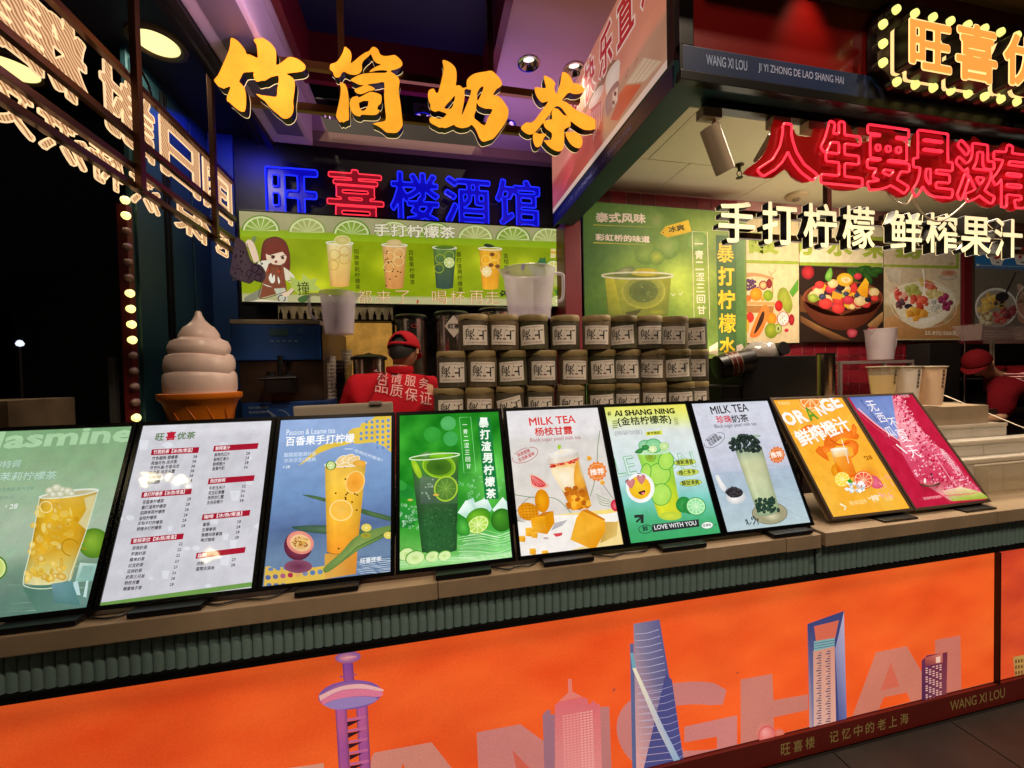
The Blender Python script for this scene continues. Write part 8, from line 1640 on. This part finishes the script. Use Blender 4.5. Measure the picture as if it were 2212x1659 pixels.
def person(label, joints, Hc, R, hyaw, hpit, group=None, big=1, shirtm=shirtm, capm=capm):
    pel = joints['pelvis']; t = thing('person', label, 'person', (pel.x, pel.y, 0), group)
    j = joints; nodes = [(j['pelvis'], .14), (j['spine'], .13), (j['chest'], (.165, .12)), (j['neckb'], .062), (j['neck'], .054), (j['hbase'], .06),
        (j['sl'], .066), (j['el'], .046), (j['wl'], .032), (j['sr'], .066), (j['er'], .046), (j['wr'], .032), (j['hl'], .085), (j['kl'], .062), (j['al'], .045), (j['hr'], .085), (j['kr'], .062), (j['ar'], .045)]
    edges = [(0, 1), (1, 2), (2, 3), (3, 4), (4, 5), (2, 6), (6, 7), (7, 8), (2, 9), (9, 10), (10, 11), (0, 12), (12, 13), (13, 14), (0, 15), (15, 16), (16, 17)]
    for w, e in ((8, 7), (11, 10)):
        d = (nodes[w][0] - nodes[e][0]).normalized(); sd_ = d.cross(Vector((0, 0, 1))).normalized(); p = len(nodes); nodes.append((nodes[w][0] + d * .05, (.034, .016))); edges.append((w, p))
        for q in (-1.2, -.4, .4, 1.2):
            a_ = len(nodes); nodes.append((nodes[p][0] + d * .035 + sd_ * q * .018, .0085)); nodes.append((nodes[a_][0] + d * .04 + Vector((0, 0, -.012)), .0075)); edges += [(p, a_), (a_, a_ + 1)]
        a_ = len(nodes); nodes.append((nodes[w][0] + d * .03 + sd_ * .042, .009)); edges.append((p, a_)); a2 = len(nodes); nodes.append((nodes[a_][0] + d * .03 + Vector((0, 0, -.01)), .008)); edges.append((a_, a2))
    for w in (14, 17): a_ = len(nodes); nodes.append((nodes[w][0] + j['toe'], .04)); edges.append((w, a_))
    body = skin_mesh('body', nodes, edges, skinm, t, 1)
    hm, HM = head_geo(Hc, R, hyaw, hpit); ob = hm.build('head_tmp', skinm, t, smooth=True)
    # join head into the body mesh so that the figure is one surface object
    bm = bmesh.new(); bm.from_mesh(body.data); bm.from_mesh(ob.data); bm.to_mesh(body.data); bm.free(); bpy.data.objects.remove(ob); body.data.polygons.foreach_set('use_smooth', [True] * len(body.data.polygons))
    T = lambda x, y, z: HM @ (Vector((x, y, z)) * R)
    # hair: close cap of hair down to the nape
    m_ = MB(); n = 26; V_ = []; rows_ = 9
    for jj in range(rows_ + 1):
        for i in range(n):
            a_ = 2 * math.pi * i / n; back_ = .5 + .5 * math.sin(a_); ph = (math.pi * (.18 + .5 * back_)) * jj / rows_ + .02; rr = math.sin(ph); V_.append(T(rr * math.cos(a_) * .9, rr * math.sin(a_) * 1.07, math.cos(ph) * 1.27))
    m_.add(V_, [(a * n + i, a * n + (i + 1) % n, (a + 1) * n + (i + 1) % n, (a + 1) * n + i) for a in range(rows_) for i in range(n)]).build('hair', hairm, t, smooth=True)
    # cap: dome with an arched opening and strap at the back, brim at the front
    m_ = MB(); V_ = []; F_ = []; n = 40; rows_ = 10
    for jj in range(rows_ + 1):
        for i in range(n): a_ = 2 * math.pi * i / n; ph = (math.pi * .50) * jj / rows_ + .001; rr = math.sin(ph) ** .85; V_.append(T(rr * math.cos(a_) * 1.0, rr * math.sin(a_) * 1.17, .22 + math.cos(ph) * 1.18))
    for a in range(rows_):
        for i in range(n):
            a_ = 2 * math.pi * (i + .5) / n; da = abs((a_ - math.pi / 2 + math.pi) % (2 * math.pi) - math.pi); hh = (a + .5) / rows_
            if da < .62 and .60 + .28 * (da / .62) ** 2 < hh < .90: continue
            F_.append((a * n + i, a * n + (i + 1) % n, (a + 1) * n + (i + 1) % n, (a + 1) * n + i))
    m_.add(V_, F_); cp = m_.build('cap', capm, t, smooth=True); sol = cp.modifiers.new('solid', 'SOLIDIFY'); sol.thickness = .003; sol.offset = 1
    m_ = MB(); V_ = []
    for jj in range(4):
        for i in range(11): a_ = math.pi * (1.18 + .64 * i / 10); q = 1 + jj * .22 * (1 - .35 * abs(i - 5) / 5); V_.append(T(math.cos(a_) * 1.0 * (1 + .03 * jj), math.sin(a_) * 1.17 * q, .24 - .05 * jj - .0 * abs(i - 5)))
    m_.add(V_, [(a * 11 + i, a * 11 + i + 1, (a + 1) * 11 + i + 1, (a + 1) * 11 + i) for a in range(3) for i in range(10)]); b_ = m_.build('brim', capm, cp, smooth=True); sol = b_.modifiers.new('solid', 'SOLIDIFY'); sol.thickness = .004
    MB().tube([T(0, 0, 1.40), T(0, 0, 1.44)], R * .09, 10).build('cap_button', capm, cp, smooth=True)
    # shirt
    d1 = lambda a_, b_, q: a_ + (b_ - a_) * q
    nd = [(j['pelvis'] + Vector((0, 0, .02)), (.185 * big, .15 * big)), (j['spine'], (.18 * big, .145 * big)), (j['chest'], (.19 * big, .145 * big)), (d1(j['chest'], j['neckb'], .75), (.105, .085)), (j['neckb'] + Vector((0, 0, .008)), .072), (j['sl'], .088), (d1(j['sl'], j['el'], .5), .078), (d1(j['sl'], j['el'], .97), .070), (j['sr'], .088), (d1(j['sr'], j['er'], .5), .078), (d1(j['sr'], j['er'], .97), .070)]
    sh = skin_mesh('shirt', nd, [(0, 1), (1, 2), (2, 3), (3, 4), (2, 5), (5, 6), (6, 7), (2, 8), (8, 9), (9, 10)], shirtm, t, 3)
    tx = bpy.data.textures.new('folds', 'CLOUDS'); tx.noise_scale = .11; dp = sh.modifiers.new('folds', 'DISPLACE'); dp.texture = tx; dp.strength = .022; dp.mid_level = .5; dp.texture_coords = 'LOCAL'
    nd = [(j['pelvis'] + Vector((0, 0, -.02)), .150), (j['hl'], .10), (j['kl'], .078), (j['al'] + Vector((0, 0, .03)), .062), (j['hr'], .10), (j['kr'], .078), (j['ar'] + Vector((0, 0, .03)), .062)]
    skin_mesh('trousers', nd, [(0, 1), (1, 2), (2, 3), (0, 4), (4, 5), (5, 6)], trou, t, 1)
    m_ = MB(); nb_ = j['neckb'] + Vector((0, 0, .025)); m_.lathe([(.066, 0), (.070, .02), (.066, .035), (.060, .034), (.060, .0)], nb_, 26, cap=False); m_.build('collar', shirtm, t, smooth=True)
    return t, sh, HM
Yw = 2.13; hp = atY(871, 760, Yw)
V3 = Vector
joints = dict(pelvis=V3((-.19, Yw + .02, .93)), spine=V3((-.18, Yw + .01, 1.14)), chest=V3((-.165, Yw + .01, 1.335)), neckb=V3((-.128, Yw + .03, 1.475)), neck=V3((-.12, Yw + .035, 1.515)), hbase=V3((hp.x, Yw + .04, 1.55)),
    sl=V3((-.335, Yw + .02, 1.425)), el=V3((-.42, Yw + .10, 1.18)), wl=V3((-.30, Yw + .32, 1.10)), sr=V3((.015, Yw + .02, 1.415)), er=V3((.085, Yw + .10, 1.17)), wr=V3((-.04, Yw + .32, 1.10)),
    hl=V3((-.28, Yw + .02, .86)), kl=V3((-.29, Yw - .0, .48)), al=V3((-.29, Yw + .02, .08)), hr=V3((-.10, Yw + .02, .86)), kr=V3((-.09, Yw, .48)), ar=V3((-.09, Yw + .02, .08)), toe=V3((0, .13, -.03)))
t1, sh1, HM1 = person('worker in red cap and red shirt seen from behind, pale lettering across the back', joints, V3((hp.x, Yw + .045, 1.605)), .079, math.pi - math.radians(22), math.radians(14))
# lettering laid onto the shirt
from mathutils.bvhtree import BVHTree
def shirt_text(sh, par, rows_, Mm=None, axis=V3((0, 1, 0)), name='back_lettering'):
    dg = bpy.context.evaluated_depsgraph_get(); dg.update(); ev = sh.evaluated_get(dg); me = ev.to_mesh(); off = origin_of(sh); bvh = BVHTree.FromPolygons([v.co.copy() + off for v in me.vertices], [tuple(p.vertices) for p in me.polygons]); ev.to_mesh_clear()
    m_ = MB()
    for ch, O_, U_, V_ in rows_:
        v, f, a_ = fit_text(ch, 0, 3); bm = bmesh.new(); vv_ = [bm.verts.new((p[0], p[1], 0)) for p in v]
        for q in f:
            try: bm.faces.new([vv_[i] for i in q])
            except ValueError: pass
        for _ in range(3):
            es_ = [e for e in bm.edges if e.calc_length() > .14]
            if es_: bmesh.ops.subdivide_edges(bm, edges=es_, cuts=1); bmesh.ops.triangulate(bm, faces=bm.faces)
        bm.verts.index_update(); P_ = []
        for p in bm.verts:
            q = O_ + U_ * p.co.x + V_ * p.co.y; h, nn, _, dist = bvh.ray_cast(q, axis, 2.0); P_.append((h - axis * .005) if h else q + axis * .3)
        m_.add(P_, [tuple(x.index for x in fc_.verts) for fc_ in bm.faces]); bm.free()
    m_.build(name, mat('shirt_print', 'd8a0a0', .7), par)
rows_ = []
for s_, x0, y0, x1, y1, sz in (('热情服务', 812, 820, 904, 838, 23), ('品质保证', 810, 846, 906, 872, 27)):
    for i, ch in enumerate(s_):
        px = x0 + (x1 - x0) * i / 3 - 0; py = y0 + (y1 - y0) * i / 3; A = atY(px, py, 1.98); B = atY(px + sz, py + 5, 1.98); C_2 = atY(px + 2, py - sz, 1.98)
        rows_.append((ch, A * 1.0, (B - A), (C_2 - A)))
def adj(rows_, Yt):   # keep the rays straight along +Y: move start points so they land where seen
    out = []
    for ch, A, U_, V_ in rows_:
        k = (Yt) / A.y; P = CAM + (A - CAM) * k; out.append((ch, V3((P.x, 1.6, P.z)), U_ * k, V_ * k))
    return out
shirt_text(sh1, sh1, [(c, o_, V3((u.x, 0, u.z)), V3((v_.x, 0, v_.z))) for c, o_, u, v_ in adj(rows_, 2.02)])
# second worker, bending to the left at the right edge
Y2 = 2.42; g_ = lambda px, py, Y_: atY(px, py, Y_)
hp2 = g_(2112, 786, Y2)
j2 = dict(pelvis=g_(2420, 880, 2.5), spine=g_(2310, 834, 2.48), chest=g_(2205, 830, Y2 + .02), neckb=g_(2146, 806, Y2), neck=g_(2136, 800, Y2), hbase=g_(2126, 796, Y2))
j2.update(sl=g_(2168, 842, Y2 - .14), sr=g_(2172, 822, Y2 + .15), el=g_(2160, 905, Y2 - .16), wl=g_(2070, 915, Y2 - .2), er=g_(2150, 900, Y2 + .16), wr=g_(2075, 912, Y2 + .05))
pz = j2['pelvis']; j2.update(hl=pz + V3((.02, -.1, -.12)), kl=V3((pz.x - .08, pz.y - .1, .5)), al=V3((pz.x, pz.y - .1, .08)), hr=pz + V3((.02, .1, -.12)), kr=V3((pz.x - .06, pz.y + .1, .5)), ar=V3((pz.x + .05, pz.y + .1, .08)), toe=V3((-.13, 0, -.03)))
t2, sh2, HM2 = person('worker in red cap and shirt bending to the left, cut by the right edge', j2, hp2, .084, math.radians(-82), math.radians(34), big=1.3, shirtm=mat('dimmed_red_shirt', '5c0a12', .9, spec=.1, noise=.15, nscale=6, bump=.35, bscale=14), capm=mat('dimmed_red_cap', '5a0c12', .9, spec=.1))  # same red uniform; dimmer light put into darker copies of its colours
rows2 = []
for s_, x0, y0, x1, y1, sz in (('热情', 2148, 796, 2178, 793, 17), ('品质', 2184, 826, 2212, 822, 18)):
    for i, ch in enumerate(s_):
        px = x0 + (x1 - x0) * i; py = y0 + (y1 - y0) * i; P = atY(px + 6, py, 2.28); Q = atY(px + sz + 6, py - 2, 2.28); R_ = atY(px + 2, py - sz, 2.28); rows2.append((ch, V3((P.x, 1.7, P.z)), V3((Q.x - P.x, 0, Q.z - P.z)), V3((R_.x - P.x, 0, R_.z - P.z))))
shirt_text(sh2, sh2, rows2)
